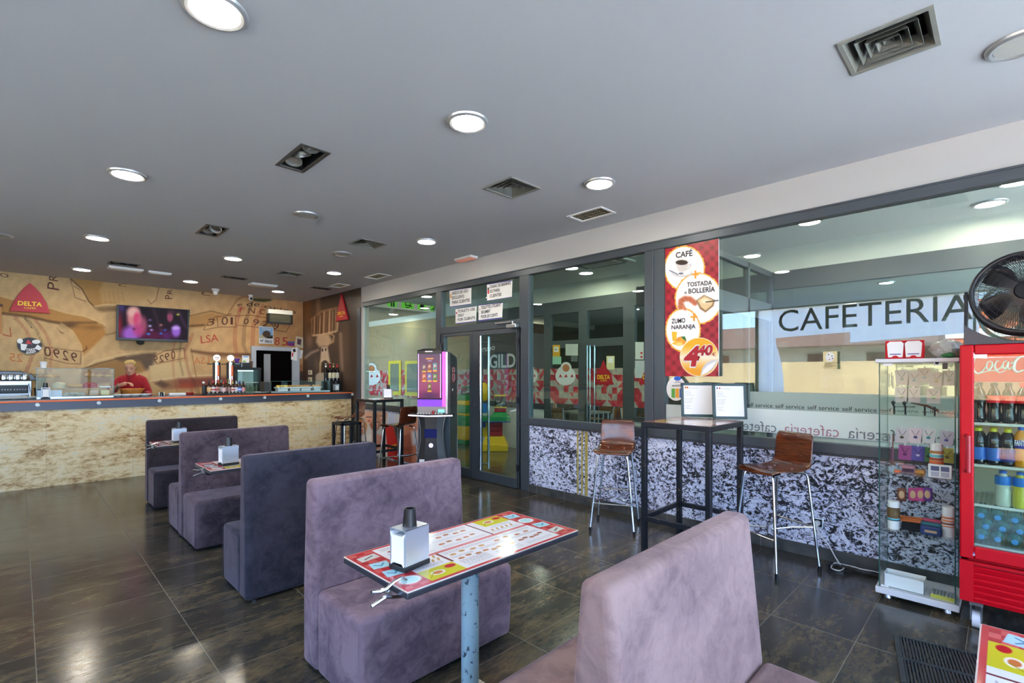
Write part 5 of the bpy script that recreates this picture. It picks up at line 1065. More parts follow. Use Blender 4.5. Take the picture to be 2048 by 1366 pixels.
# ------------------------------------------------------------------ high tables
M_hf = mat('black_steel_worn', (34, 36, 42), .4, .4); LK(M_hf, ramp(M_hf, noise(M_hf, tcoord(M_hf), 16, 5, .75), [(.60, (30, 33, 40)), (.70, (120, 104, 70))]), BS(M_hf).inputs['Base Color'])
M_hmenu = vcol('high_menu', .15, coat=.5)
def hmenu(u, v):
    p = Paint(u*60, v*60, (176, 76, 70)); p.rect(6, 6, 54, 54, (220, 210, 206)); p.rect(6, 44, 26, 54, (214, 196, 60)); p.rect(10, 12, 50, 18, (170, 90, 80), .6); p.rect(30, 40, 50, 52, (176, 60, 60), .6)
    for k in range(8): p.ell(12+k*5, 30, 1.6, 1.2, (150, 90, 60))
    return p.c
def hightable(x0, x1, y0, y1, lab, z=1.10):
    g = T('high_table', lab, 'high table', ((x0+x1)/2, (y0+y1)/2, 0), group='square high tables with black steel frames'); a, b = (x1-x0)/2, (y1-y0)/2; t = .042
    MB().box(-a, a, -b, b, z-.045, z-.002).build('top_frame', M_hf, g, bevel=.003)
    grid_obj('menu_sheet', (-a+.01, -b+.01, z-.001), (2*a-.02, 0, 0), (0, 2*b-.02, 0), 90, 90, hmenu, M_hmenu, g, world=False)
    for sx in (-1, 1):
        for sy in (-1, 1): MB().box(sx*a, sx*(a-t), sy*b, sy*(b-t), 0, z-.045).build('leg', M_hf, g, bevel=.003)
    MB().box(-a+t, a-t, -b, -b+.03, .27, .31).box(-a+t, a-t, b-.03, b, .27, .31).box(-a, -a+.03, -b+t, b-t, .27, .31).box(a-.03, a, -b+t, b-t, .27, .31).build('foot_rail', M_hf, g, bevel=.003)
    return g
hightable(3.70, 4.37, 1.575, 2.165, 'high table with two framed menus beside the orange juice poster'); hightable(3.87, 4.40, 6.88, 7.48, 'high table by the corner next to the bar')
holder(4.25, 7.1, 1.101, PI*.75, 'napkin holder on the high table next to the bar', s=1.15)
# black backless stool frame
g = T('black_stool', 'backless square black steel stool before the travertine counter', 'stool', (3.62, 7.28, 0)); a = .165; z = .75
for sx in (-1, 1):
    for sy in (-1, 1): MB().box(sx*a, sx*(a-.04), sy*a, sy*(a-.04), 0, z).build('leg', M_hf, g, bevel=.003)
MB().box(-a, a, -a, -a+.04, z-.04, z).box(-a, a, a-.04, a, z-.04, z).box(-a, -a+.04, -a, a, z-.04, z).box(a-.04, a, -a, a, z-.04, z).build('seat_frame', M_hf, g, bevel=.003)
# bar stools with bent plywood shells
def barstool(x, y, ang, lab):
    """ang: heading of the seat front"""
    g = T('bar_stool', lab, 'bar stool', (x, y, 0), ang, group='plywood bar stools with chrome legs')
    prof = [(.215, .735), (.205, .752), (.17, .764), (.08, .762), (0, .754), (-.09, .756), (-.145, .770), (-.175, .80), (-.19, .85), (-.20, .93), (-.215, 1.04)]
    wid = [.165, .18, .188, .19, .19, .188, .18, .174, .172, .172, .168]; rings = []
    for (px_, pz), w_ in zip(prof, wid):
        row = []
        for s_ in np.linspace(-1, 1, 9): row.append(Vector((px_+(.012*abs(s_)**2 if pz > .8 else 0), w_*s_, pz+(.010*abs(s_)**2 if pz < .8 else 0))))
        rings.append(row)
    mb = MB(); n = 9; vs = [p for r_ in rings for p in r_]; mb.add(vs, [(j*n+i, j*n+i+1, (j+1)*n+i+1, (j+1)*n+i) for j in range(len(rings)-1) for i in range(n-1)])
    o = mb.build('seat_shell', M_wood, g, ang=80); s = o.modifiers.new('s', 'SOLIDIFY'); s.thickness = .012; s.offset = 0; s2 = o.modifiers.new('u', 'SUBSURF'); s2.levels = s2.render_levels = 1
    sc = MB()
    for sx in (-.08, .08):
        for sy in (-.08, .08): sc.ball((sx, sy, .766), .007, 8, 5, (1, 1, .5))
    sc.build('screw', M_steel, g)
    feet = {}
    for sy in (-1, 1):
        for sx in (-1, 1):
            top = Vector((sx*.09, sy*.12, .742)); k1 = Vector((sx*.145, sy*.125, .735)); k2 = Vector((sx*.175, sy*.14, .69)); ft_ = Vector((sx*.215, sy*.205, .012)); feet[(sx, sy)] = (k2, ft_)
            l = MB().tube([top, k1, (k1+k2)/2+Vector((sx*.012, 0, .008)), k2, ft_], .0105, 10).build('leg', M_chrome, g)
            MB().cyl(ft_+Vector((0, 0, .03)), ft_-Vector((0, 0, .012)), .0135, n=10).build('rubber_foot', M_black, l)
    def at(sx, sy, z): k2, ft_ = feet[(sx, sy)]; t = (k2.z-z)/(k2.z-ft_.z); return k2+(ft_-k2)*t
    c = Vector((.02, 0, .30))
    rail = MB().tube([at(1, -1, .27), at(1, 1, .27)], .008, 8)
    for sy in (-1, 1): rail.tube([at(-1, sy, .33), at(-1, sy, .33)*.5+c*.5+Vector((0, sy*-.01, 0)), c+Vector((.05, sy*.03, 0)), at(1, sy, .29)], .007, 8)
    rail.tube([at(-1, -1, .33), at(-1, 1, .33)], .008, 8); rail.build('foot_rail', M_chrome, g)
    return g
barstool(4.19, 1.27, math.atan2(.427, -.904), 'bar stool right of the framed menus, near the glass display case')
barstool(4.13, 2.70, math.atan2(-.42, -.9), 'bar stool left of the high table with framed menus, facing us')
barstool(3.90, 6.22, math.atan2(.97, -.2), 'bar stool with its dark back to us before the slot machine')
barstool(4.02, 7.95, PI, 'bar stool between the counter end and the corner high table')
# ------------------------------------------------------------------ slot machine
def frame_at(px, d, extra=0.):
    u = (px-HX)/FPX; return Vector((S2*(1+u)*d, S2*(1-u)*d, 0))
mp_ = frame_at(862, 6.62); ang = math.atan2(.633, .774)-PI/2      # local +Y = depth
g = T('slot_machine', 'tall slot machine with a purple glowing screen before the glass door', 'slot machine', mp_, ang)
M_cab = mat('cabinet_slate', (62, 72, 78), .4, .2); M_cabf = mat('cabinet_front', (50, 50, 50), .4)
M_led = mat('led_purple', (200, 120, 255), .4, emit=(206, 130, 255), es=1.4); M_ledw = mat('led_white', (240, 235, 255), .4, emit=(235, 225, 255), es=2.0)
MB().prism([(.225, .16, 0), (.225, .62, 0), (.225, .62, 1.70), (.225, .56, 1.755), (.225, .16, 1.80)], (-.45, 0, 0)).build('cabinet', M_cab, g, bevel=.01)
b = MB(); n = 14
for i in range(n+1):
    pass
prof = [(0, .21), (.12, .215), (.3, .205), (.45, .175), (.6, .150), (.75, .150), (.85, .165), (.93, .185)]
b.loft([[Vector((-w_, .16, z)), Vector((-w_, .045, z)), Vector((-w_*.5, .0, z)), Vector((w_*.5, .0, z)), Vector((w_, .045, z)), Vector((w_, .16, z))] for z, w_ in prof]).build('base_front', M_cabf, g, ang=25)
for s_ in (-1, 1):
    MB().tube([(s_*(w_+.004), .035, z) for z, w_ in prof], .005, 6).build('side_trim', M_steel, g)
MB().prism([(-.30, .10, .93), (-.30, -.03, .93), (0, -.15, .93), (.30, -.03, .93), (.30, .10, .93)], (0, 0, .035)).build('button_deck', M_blk, g, bevel=.005)
MB().tube([(-.30, -.032, .945), (0, -.152, .945), (.30, -.032, .945)], .008, 6).build('led_strip', M_ledw, g)
b = MB()
for i in range(9): b.cyl((-.17+.04*i, -.03-.02*math.sin(i*.4), .965), (-.17+.04*i, -.03-.02*math.sin(i*.4), .978), .014, n=10)
b.build('buttons', mat('button_cream', (220, 216, 206), .4), g); MB().lathe([(.02, 0), (.022, .03), (.012, .05), (.001, .052)], (.05, -.07, .965), 12).build('red_button', mat('btn_red', (150, 26, 26), .3), g)
MB().box(-.2, .2, .05, .16, .965, 1.06).build('ticket_panel', mat('panel_silver', (150, 148, 146), .35, .5), g, bevel=.004); MB().box(.09, .17, .04, .05, .985, 1.02).build('note_slot', mat('slot_green', (90, 220, 190), .4, emit=(90, 220, 190), es=1.2), g)
MB().box(-.2, .2, .045, .16, 1.06, 1.15).build('purple_band', mat('band_purple', (110, 60, 190), .4, emit=(110, 50, 200), es=.6), g)
hd = MB(); hd.loft([[Vector((x, y, z)) for x, y in ((-.19, .19), (-.19, .0), (.15, .0), (.15, .19))] for z in (1.16, 1.82)]); hd.add([(-.19, 0, 1.82), (.15, 0, 1.82), (.15, .19, 1.82), (-.19, .19, 1.82), (-.1, .02, 1.845), (.08, .02, 1.845), (.08, .17, 1.845), (-.1, .17, 1.845)], [(4, 5, 6, 7), (0, 1, 5, 4), (1, 2, 6, 5), (2, 3, 7, 6), (3, 0, 4, 7)]); hd.build('screen_housing', M_black, g, bevel=.006)
MB().box(.152, .19, .0, .2, 1.06, 1.80).build('side_light', mat('side_pink', (220, 90, 200), .4, emit=(230, 80, 200), es=.5), g, bevel=.004); MB().box(.19, .225, .02, .2, .96, 1.80).build('side_rail', M_alu, g, bevel=.005)
for x in (-.172, .132): MB().box(x-.004, x+.004, -.006, 0, 1.18, 1.77).build('led_strip', M_led, g)
def slotpic(u, v):
    p = Paint(u*100, v*200, (60, 20, 90)); p.c = (np.array([46., 20, 84])*(v[..., None])+np.array([190., 50, 110])*(1-v[..., None])); p.glow(50, 60, 50, 30, (150, 40, 120), .6); p.glow(50, 10, 60, 20, (60, 20, 90), .8)
    p.rect(34, 176, 68, 181, (230, 150, 60)); p.rect(42, 167, 60, 169, (190, 170, 220))
    cs = [(70, 60, 90), (120, 60, 50), (60, 140, 160), (190, 80, 50), (80, 110, 190), (30, 120, 60), (90, 90, 40)]
    for k, (cx, cy_) in enumerate(((24, 135), (50, 137), (76, 139), (24, 92), (50, 92), (76, 92), (50, 46))):
        p.rect(cx-9, cy_-19, cx+9, cy_+19, cs[k]); p.ell(cx, cy_+4, 6, 9, (230, 200, 190), .8, .3); p.ell(cx+2, cy_-2, 4, 5, (90, 40, 30), .7, .3); p.rect(cx-9, cy_-19, cx+9, cy_-13, (240, 170, 40))
    return p.c
grid_obj('screen', (-.163, -.003, 1.18), (.286, 0, 0), (0, 0, .59), 100, 200, slotpic, vcol('slot_picture', .15, emit=.42), g, world=False)
MB().box(-.08, .02, -.008, 0, 1.795, 1.81).build('top_badge', M_alu, g)
MB().box(-.09, .08, -.004, .004, .64, .76).build('small_display', mat('display_navy', (10, 16, 60), .15, emit=(10, 16, 60), es=.6), g, bevel=.002)
MB().cyl((.0, -.006, .54), (.0, .004, .54), .03, n=20).build('maker_badge', mat('badge_lilac', (220, 205, 250), .3, emit=(220, 200, 250), es=.5), g)
for x0, x1, z0, z1, m_, nm in ((-.16, -.09, .25, .35, M_paper, 'sticker'), (.02, .17, .22, .34, mat('sticker_blue', (40, 150, 220), .4), 'sticker'), (-.03, .02, .19, .22, M_paper, 'sticker')): MB().box(x0, x1, -.006, .004, z0, z1).build(nm, m_, g)
MB().cyl((-.045, -.006, .30), (-.045, .004, .30), .03, n=18).build('sticker', M_paper, g); MB().cyl((.1, -.009, .285), (.1, -.005, .285), .026, n=18).build('sticker', M_paper, g)
MB().box(.2255, .2275, .28, .44, 1.38, 1.60).build('side_sticker', mat('sticker_red', (176, 40, 50), .4), g); MB().tube([(.229, .295, 1.53), (.229, .295, 1.585), (.229, .425, 1.585), (.229, .425, 1.53), (.229, .295, 1.53)], .003, 5).tube([(.229, .295, 1.50), (.229, .295, 1.42), (.229, .36, 1.395), (.229, .425, 1.42), (.229, .425, 1.50), (.229, .295, 1.50)], .003, 5).build('side_sticker_print', M_paper, g)
MB().cyl((.224, .3, 1.28), (.232, .3, 1.28), .018, n=14).build('lock', M_white, g)
b = MB()
for z in (1.66, 1.1, .75, .35):
    for y in (.27, .5): b.cyl((.224, y, z-.03*(y > .4)), (.229, y, z-.03*(y > .4)), .007, n=8)
b.build('screw', M_steel, g); MB().tube([(.23, .6, .62), (.24, .55, .35), (.26, .5, .15), (.28, .45, .01)], .005, 6).build('power_cable', mat('cable_grey', (150, 150, 150), .5), g)
# ------------------------------------------------------------------ glass door fridge with red frame
XF, FY0, FY1, FTZ = 3.93, -.46, .188, 1.671
g = T('drinks_cooler', 'tall red cola cooler with a glass door at the right edge', 'fridge', (XF+.3, (FY0+FY1)/2, 0))
M_cr = mat('cooler_red', (196, 3, 26), .45, spec=.3); M_cw = mat('cooler_inner', (214, 216, 190), .5)
zd0, zd1 = .42, FTZ; t = .035; XB = 4.52
MB().box(XF+.05, XB, FY1-t, FY1-.004, .17, zd1-.01).box(XF+.05, XB, FY0+.004, FY0+t, .17, zd1-.01).box(XB-.03, XB, FY0, FY1-.004, .17, zd1-.01).box(XF+.05, XB, FY0, FY1-.004, zd1-.05, zd1-.008).box(XF+.05, XB, FY0, FY1-.004, .17, .44).build('body', M_cr, g, world=True, smooth=False)
MB().box(XF+.055, XB-.03, FY1-t-.012, FY1-t, .44, zd1-.05).box(XF+.055, XB-.03, FY0+t, FY0+t+.012, .44, zd1-.05).box(XB-.042, XB-.03, FY0+t, FY1-t, .44, zd1-.05).box(XF+.06, XB-.03, FY0+t, FY1-t, .44, .452).build('liner', M_cw, g, world=True, smooth=False)
fw = .062
dr = MB().box(XF, XF+.045, FY0, FY0+fw, zd0, zd1).box(XF, XF+.045, FY1-fw, FY1, zd0, zd1).box(XF, XF+.045, FY0+fw, FY1-fw, zd0, zd0+.075).box(XF, XF+.045, FY0+fw, FY1-fw, zd1-.06, zd1).build('door_frame', M_cr, g, world=True, bevel=.008)
MB().box(XF+.008, XF+.012, FY0+fw, FY1-fw, zd0+.075, zd1-.06).build('door_glass', glassmat('cooler_glass', (236, 246, 242), 1.5), dr, world=True, smooth=False)
hx = XF-.035; MB().tube([(XF+.0, FY1-.03, .93), (hx, FY1-.04, .93), (hx, FY1-.04, 1.14), (XF+.0, FY1-.03, 1.14)], .012, 8).build('handle', mat('handle_red', (170, 10, 36), .3), dr, world=True)
MB().box(XF+.03, XF+.045, FY0+fw, FY1-fw, 1.455, zd1-.06).build('header_panel', mat('header_red', (196, 30, 50), .4, emit=(196, 30, 50), es=.25), g, world=True, smooth=False)
fF = lambda a, b: onX(a, b, XF+.026)
def stroke(pts, rr, m_=M_white, parent=g, nm='header_script', Xp=XF+.026, flat=.002):
    pp = [onX(a, b, Xp) for a, b in pts]; k = []
    for i in range(len(pp)-1):
        for j in range(3): k.append(pp[i].lerp(pp[i+1], j/3))
    k.append(pp[-1]); q = [k[0]]+[(k[i-1]+k[i]*2+k[i+1])/4 for i in range(1, len(k)-1)]+[k[-1]]
    return MB().tube(q, [rr*(.45+.55*math.sin(PI*(i+.5)/len(q))) for i in range(len(q))], 6).build(nm, m_, parent, world=True)
stroke([(1962, 716), (1955, 712), (1948, 718), (1945, 730), (1947, 742), (1956, 748), (1966, 742), (1974, 730)], .006)
stroke([(1982, 722), (1975, 724), (1972, 734), (1977, 741), (1984, 734), (1985, 724), (1981, 723)], .005); stroke([(1999, 722), (1993, 722), (1989, 732), (1992, 740), (2000, 738), (2006, 728)], .005)
stroke([(2014, 721), (2007, 724), (2005, 734), (2010, 739), (2015, 730), (2017, 721), (2015, 738), (2020, 739), (2024, 733)], .005); stroke([(2021, 727), (2027, 724)], .005)
stroke([(2050, 712), (2038, 714), (2029, 724), (2027, 738), (2034, 745), (2048, 740)], .008); stroke([(2066, 720), (2058, 723), (2056, 735), (2062, 742), (2070, 734), (2068, 722)], .005); stroke([(2084, 702), (2076, 722), (2076, 742), (2084, 740)], .005); stroke([(2100, 720), (2090, 724), (2088, 738), (2096, 742), (2103, 722), (2103, 742), (2110, 738)], .005); stroke([(1956, 748), (1975, 742), (1992, 740), (2000, 746), (2012, 740)], .004)
MB().prism([onX(*p, X=XF+.004) for p in [(1936, 705.5), (1974.5, 705.5), (1974, 717), (1936, 716)]], (-.001, 0, 0)).build('label_sticker', M_paper, dr, world=True, smooth=False)
MB().prism([onX(*p, X=XF+.004) for p in [(1938, 1103), (1971, 1108), (1972, 1115), (1938, 1111)]], (-.001, 0, 0)).build('energy_sticker', mat('sticker_sky', (30, 130, 210), .4), dr, world=True, smooth=False)
ptext('FRICOREX', (1941, 1110.5), (1968, 1114), (1941, 1107), lambda a, b: onX(a, b, XF+.001), M_white, dr, bold=.02)
MB().box(XF+.03, XF+.035, FY0+fw, FY1-fw, onX(1950, 1113, XF+.03).z, onX(1950, 1100, XF+.03).z).build('bottom_strip', mat('strip_red', (190, 40, 44), .4), g, world=True, smooth=False)
ptext('Coca-Cola', (1952, 1108), (1992, 1113), (1953, 1100.5), lambda a, b: onX(a, b, XF+.028), M_white, g, bold=.01); ptext('Coca-Cola', (2006, 1114), (2047, 1119), (2007, 1106), lambda a, b: onX(a, b, XF+.028), M_white, g, bold=.01)
lv = MB().box(XF+.02, XF+.05, FY0, FY1, .17, .40)
lv.build('base_panel', mat('base_red_dark', (120, 8, 24), .5), g, world=True, smooth=False)
lv = MB().box(XF+.0, XF+.03, FY1-.06, FY1, .17, .405).box(XF+.0, XF+.03, FY0, FY1-.06, .39, .405)
for i in range(6): z = .185+i*.036; lv.obox((XF+.012, (FY0+FY1)/2-.03, z), (.004, 0, -.012), (0, (FY1-FY0)/2-.03, 0), (.006, 0, .005))
lv.build('base_louvres', M_cr, g, world=True, smooth=False)
for y in (FY1-.07, FY0+.07):
    MB().box(XF+.05, XF+.12, y-.03, y+.03, .135, .17).build('caster_bracket', M_steel, g, world=True); MB().cyl((XF+.08, y-.018, .05), (XF+.08, y+.018, .05), .05, n=20).build('caster_wheel', mat('wheel_white', (206, 208, 214), .4), g, world=True); MB().box(XF+.04, XF+.12, y-.026, y-.020, .05, .14).box(XF+.04, XF+.12, y+.020, y+.026, .05, .14).build('caster_fork', M_steel, g, world=True)
    MB().cyl((XB-.08, y-.018, .05), (XB-.08, y+.018, .05), .05, n=16).build('caster_wheel', mat('wheel_white', (206, 208, 214), .4), g, world=True); MB().box(XB-.12, XB-.04, y-.026, y+.026, .09, .17).build('caster_bracket', M_steel, g, world=True)
MB().box(XF+.06, XF+.075, FY0+t+.02, FY1-t-.02, 1.475, 1.49).build('light_strip', mat('cooler_led', (240, 250, 255), .4, emit=(235, 245, 255), es=14), g, world=True)  # LED added out of sight behind the header to brighten the interior
shz = [onX(1950, 843.5, XF+.12).z, onX(1950, 926, XF+.12).z, onX(1950, 1004, XF+.12).z, onX(1950, 1083, XF+.12).z]
for z in shz:
    s = MB().box(XF+.075, XF+.085, FY0+t+.012, FY1-t-.013, z-.014, z).box(XB-.06, XB-.05, FY0+t+.012, FY1-t-.013, z-.01, z)
    for i in range(26): y = FY0+t+.02+i*(FY1-FY0-2*t-.04)/25; s.box(XF+.085, XB-.06, y-.0016, y+.0016, z-.005, z-.001)
    s.build('shelf', mat('shelf_white', (226, 228, 214), .4), g, world=True, smooth=False)
M_cola = mat('cola_dark', (14, 8, 8), .06, coat=.6)
def pet(name, lab, x, y, z, H, r, liquid, labc, capc, grp, body='cola', lz=(.5, .68), fill=.9):
    g = T(name, lab, 'bottle', (x, y, z), group=grp)
    if body == 'cola': pr = [(.001, 0), (r*.8, 0), (r, H*.05), (r, H*.18), (r*.86, H*.3), (r*.98, H*.48), (r, H*.64), (r*.8, H*.76), (r*.4, H*.88), (r*.4, H*.92)]
    elif body == 'wavy': pr = [(.001, 0), (r*.85, 0), (r, H*.08), (r*.85, H*.16), (r, H*.26), (r*.86, H*.36), (r, H*.46), (r, H*.7), (r*.8, H*.8), (r*.4, H*.9), (r*.4, H*.93)]
    else: pr = [(.001, 0), (r*.94, 0), (r, H*.04), (r, H*.42), (r*.9, H*.5), (r, H*.58), (r, H*.7), (r*.8, H*.8), (r*.5, H*.88), (r*.5, H*.92)]
    MB().lathe(pr, n=18).build('bottle_body', liquid, g)
    MB().lathe([(r*.46, H*.90), (r*.48, H*.90), (r*.48, H*.99), (.001, H)], n=16).build('cap', mat('cap_%d_%d_%d' % capc, capc, .4), g)
    if labc: MB().lathe([(r*1.02, H*lz[0]), (r*1.025, H*lz[0]+.002), (r*1.025, H*lz[1]-.002), (r*1.02, H*lz[1])], n=18).build('label_wrap', mat('wrap_%d_%d_%d' % labc, labc, .4), g)
    return g
posn = ['leftmost', 'second from the left', 'third from the left', 'rightmost visible', 'hidden right']
def yf(px, X): return yw(px, X)
M_nest = mat('iced_tea', (22, 14, 14), .06, coat=.6); M_fan = mat('orange_drink', (232, 150, 10), .15, coat=.5); M_yd = mat('yellow_drink', (214, 206, 60), .15, coat=.5); M_cd = mat('cloudy_drink', (206, 212, 190), .15, coat=.5)
for k, px in enumerate((1957.5, 1988, 2017.5, 2048)):
    for dpt, X in enumerate((XF+.13, XF+.24)):
        y = yf(px, X) if dpt == 0 else yf((1957.5, 1988, 2017.5, 2048)[k], XF+.13)
        b_ = pet('cola_bottle', 'cola bottle, %s in the %s row on the top cooler shelf' % (posn[k], ['front', 'back'][dpt]), X, y, shz[0], .235, .0315, M_cola, (206, 24, 36) if k else (30, 24, 26), (206, 24, 36) if k == 3 else (20, 18, 20), 'cola bottles on the top cooler shelf')
        if k == 0 and dpt == 0: b_['label'] = 'dark labelled cola bottle at the front left of the top cooler shelf'
for k, px in enumerate((1957, 1987, 2015.5)):
    for dpt, X in enumerate((XF+.13, XF+.24)):
        y = yf(px, XF+.13); pet('tea_bottle', 'yellow capped tea bottle, %s in the %s row, second shelf' % (posn[k], ['front', 'back'][dpt]), X, y, shz[1], .215, .034, M_nest, (50, 110, 196) if k < 2 else (40, 60, 130), (226, 220, 30), 'iced tea bottles on the second cooler shelf', 'wavy', (.12, .46))
y = yf(2044, XF+.13); b_ = pet('orange_soda', 'orange soda bottle with blue cap at the right of the second shelf', XF+.13, y, shz[1], .235, .035, M_fan, (60, 50, 150), (60, 110, 210), 'soda bottles', 'wavy', (.46, .66))
text('FANTA', Vector((XF+.13-.037, y+.03, shz[1]+.125)), Vector((XF+.13-.037, y-.02, shz[1]+.125)), (0, 0, .03), M_white, b_, bold=.03)
for px, m_, lab in ((2006, M_cd, 'pale isotonic drink with blue cap on the third cooler shelf'), (2041, M_yd, 'yellow isotonic drink with blue cap on the third cooler shelf')):
    pet('sports_drink', lab, XF+.13, yf(px, XF+.13), shz[2], .205, .034, m_, (40, 120, 206), (36, 100, 196), 'isotonic drinks on the third shelf', 'iso', (.60, .84))
M_wat = bpy.data.materials.new('water_plastic'); M_wat = mat('water_plastic', (120, 190, 190), .08, coat=.4, alpha=.55)
rws = [(3, shz[3]+.04), (3, shz[3]+.105), (3, shz[3]+.17)]
for r_, z in enumerate((shz[3]+.036, shz[3]+.100, shz[3]+.162)):
    for k in range(4 if r_ else 4):
        y = FY1-t-.055-k*.070-(.02 if r_ == 1 else 0); w_ = T('water_bottle', 'water bottle lying on its side, %s row, %s, in the cooler' % (['lowest', 'middle', 'top'][r_], ['first from left', 'second', 'third', 'fourth'][k]), 'bottle', (XF+.12, y, z-.033), group='water bottles lying in the cooler')
        MB().lathe([(.012, 0), (.013, .02), (.032, .05), (.0335, .1), (.030, .13), (.0335, .16), (.0335, .24), (.001, .245)], (0, 0, .034), 16, (1, 0, 0)).build('bottle_body', M_wat, w_); MB().lathe([(.001, -.014), (.0145, -.012), (.0145, .004), (.001, .004)], (0, 0, .034), 14, (1, 0, 0)).build('cap', mat('cap_azure', (70, 150, 216), .4), w_)
# ------------------------------------------------------------------ glass display case
DX0, DX1, DY0, DY1, DZ = 4.07, 4.44, .195, .615, 1.60
g = T('glass_showcase', 'tall glass showcase of jewellery left of the red cooler', 'display case', ((DX0+DX1)/2, (DY0+DY1)/2, 0))
M_lam = mat('laminate_white', (214, 214, 216), .4)
MB().box(DX0-.0, DX1, DY0, DY1, .035, .075).build('base', M_lam, g, world=True, bevel=.003); MB().box(DX0-.0, DX1, DY0, DY1, DZ-.025, DZ).build('top', M_lam, g, world=True, bevel=.003)
gx0, gx1, gy0, gy1 = DX0+.02, DX1-.02, DY0+.02, DY1-.02
MB().box(gx0, gx0+.004, gy0, gy1, .075, DZ-.025).build('glass_door', M_cglass, g, world=True, smooth=False)
MB().box(gx0+.005, gx1, gy1-.004, gy1, .075, DZ-.025).build('glass_side', M_cglass, g, world=True, smooth=False); MB().box(gx0+.005, gx1, gy0, gy0+.004, .075, DZ-.025).build('glass_side', M_cglass, g, world=True, smooth=False)
MB().box(gx1-.004, gx1, gy0+.005, gy1-.005, .075, DZ-.025).build('glass_back', M_cglass, g, world=True, smooth=False)
ed = MB()
for x in (gx0, gx1): 
    for y in (gy0, gy1): ed.box(x-.003, x+.003, y-.003, y+.003, .075, DZ-.025)
ed.build('edge', mat('glass_edge', (44, 84, 76), .15), g, world=True)
SZ = [onX(1800, 829, DX0+.05).z, onX(1800, 947, DX0+.05).z, onX(1800, 1062, DX0+.05).z]
for z in SZ: MB().box(gx0+.01, gx1-.005, gy0+.005, gy1-.005, z-.006, z).build('glass_shelf', M_cglass, g, world=True, smooth=False)
for x in (gx0+.04, gx1-.03):
    for y in (gy0+.04, gy1-.04): MB().lathe([(.022, 0), (.02, .012), (.01, .035), (.001, .036)], (x, y, 0), 14).build('foot', M_steel, g, world=True)
MB().box(gx0-.004, gx0, gy0+.035, gy0+.06, DZ-.07, DZ-.03).build('lock', M_black, g, world=True); MB().box(gx0-.004, gx0, gy1-.07, gy1-.02, DZ-.045, DZ-.03).box(gx0-.004, gx0, gy1-.05, gy1-.01, .08, .09).build('hinge', M_white, g, world=True)
MB().prism([onX(*p, X=gx0-.001) for p in [(1868, 720), (1880, 720), (1880, 731), (1868, 731)]], (-.001, 0, 0)).build('door_sticker', M_paper, g, world=True, smooth=False); MB().lathe([(.004, 0), (.01, 0), (.01, .001)], onX(1874, 725.5, gx0-.003), 12, (-1, 0, 0)).build('door_sticker_print', M_ink, g, world=True)
# hanging jewellery cards
def card(px, py, w_, h_, colr, stone, lab, tilt=0, X=4.36, grp='necklace cards hanging in the showcase'):
    c = onX(px, py, X); sc = ((c.x+c.y)*S2)/FPX; w2, h2 = w_*sc/2*.86, h_*sc/2; g = T('necklace_card', lab, 'jewellery card', (c.x, c.y, c.z-h2), group=grp)
    t = math.radians(tilt); ey = Vector((0, -math.cos(t), -math.sin(t))); ez = Vector((0, -math.sin(t), math.cos(t)))
    MB().obox(c, ey*w2, ez*h2, (.001, 0, 0)).build('card', mat('card_%d_%d_%d' % colr, colr, .6), g, world=True, smooth=False)
    f = lambda a, b: c+ey*(a*w2)+ez*(b*h2)+Vector((-.004, 0, 0))
    MB().tube([f(-.6, .7), f(-.25, .25), f(0, .0), f(.25, .25), f(.6, .7)], .0012, 5).build('cord', M_ink, g, world=True)
    MB().ball(f(0, -.22), .011, 12, 8, (.4, 1, .8)).build('pendant', mat('stone_%d_%d_%d' % stone, stone, .15), g, world=True)
    MB().box(c.x-.003, c.x+.003, c.y-.004, c.y+.004, c.z+h2-.004, c.z+h2+.012).build('hook', M_white, g, world=True); return g
WG = (216, 212, 206); k = 0
for px, py, c, s_, lab, tl in ((1804, 755, WG, (176, 190, 186), 'first card of the top row, tilted left', -4), (1829, 757, WG, (150, 176, 196), 'second card of the top row, with a pale blue stone', 3), (1849, 751, WG, (160, 190, 190), 'third card of the top row, standing slightly higher', 0), (1873, 759, WG, (214, 190, 140), 'fourth card of the top row, with an amber stone', 5), (1898, 756, WG, (196, 196, 150), 'last card of the top row, near the lock', 2),
        (1803, 790, WG, (190, 196, 160), 'left card of the second row', 0), (1827, 790, WG, (200, 190, 190), 'middle card of the second row, with a small cross', 1), (1867, 792, WG, (150, 200, 150), 'right card of the second row, with a green stone', 0),
        (1804, 871, (214, 208, 214), (90, 100, 60), 'first card of the third row, dark green stone', 4), (1831, 871, (230, 214, 220), (80, 80, 150), 'white card with red print and a violet stone', 0), (1857, 872, (226, 230, 230), (60, 150, 170), 'black edged card with a turquoise stone', 6), (1893, 877, (206, 200, 214), (110, 110, 180), 'card right of the bracelet cylinder, lilac stone', 6),
        (1810, 905, (170, 80, 150), (110, 60, 130), 'pink and purple card in the lower row', 2), (1836, 907, (92, 80, 170), (200, 200, 230), 'violet blue card in the lower row', 2), (1857, 909, (80, 130, 70), (60, 60, 50), 'green card half behind the bracelet cylinder', 0), (1894, 911, (190, 190, 80), (120, 110, 80), 'yellow green card in the lower row', 0)):
    card(px, py, 24, 30, c, s_, lab if 'showcase' in lab else lab+' in the showcase', tl)
def side_bunch(px, py, cs, lab):
    c = onX(px, py, 4.25); c.y = min(c.y, gy1-.04); g = T('trinket_bunch', lab, 'trinkets', (c.x, c.y, c.z-.07), group='trinket bunches at the left glass')
    for i, q in enumerate(cs):
        MB().obox(c+Vector((.03*(i-1), .008*((i % 2)*2-1), -.01*i)), (.014, .004, 0), (0, .001, 0), (.003, 0, .045)).build('trinket', mat('trk_%d_%d_%d' % q, q, .5), g, world=True)
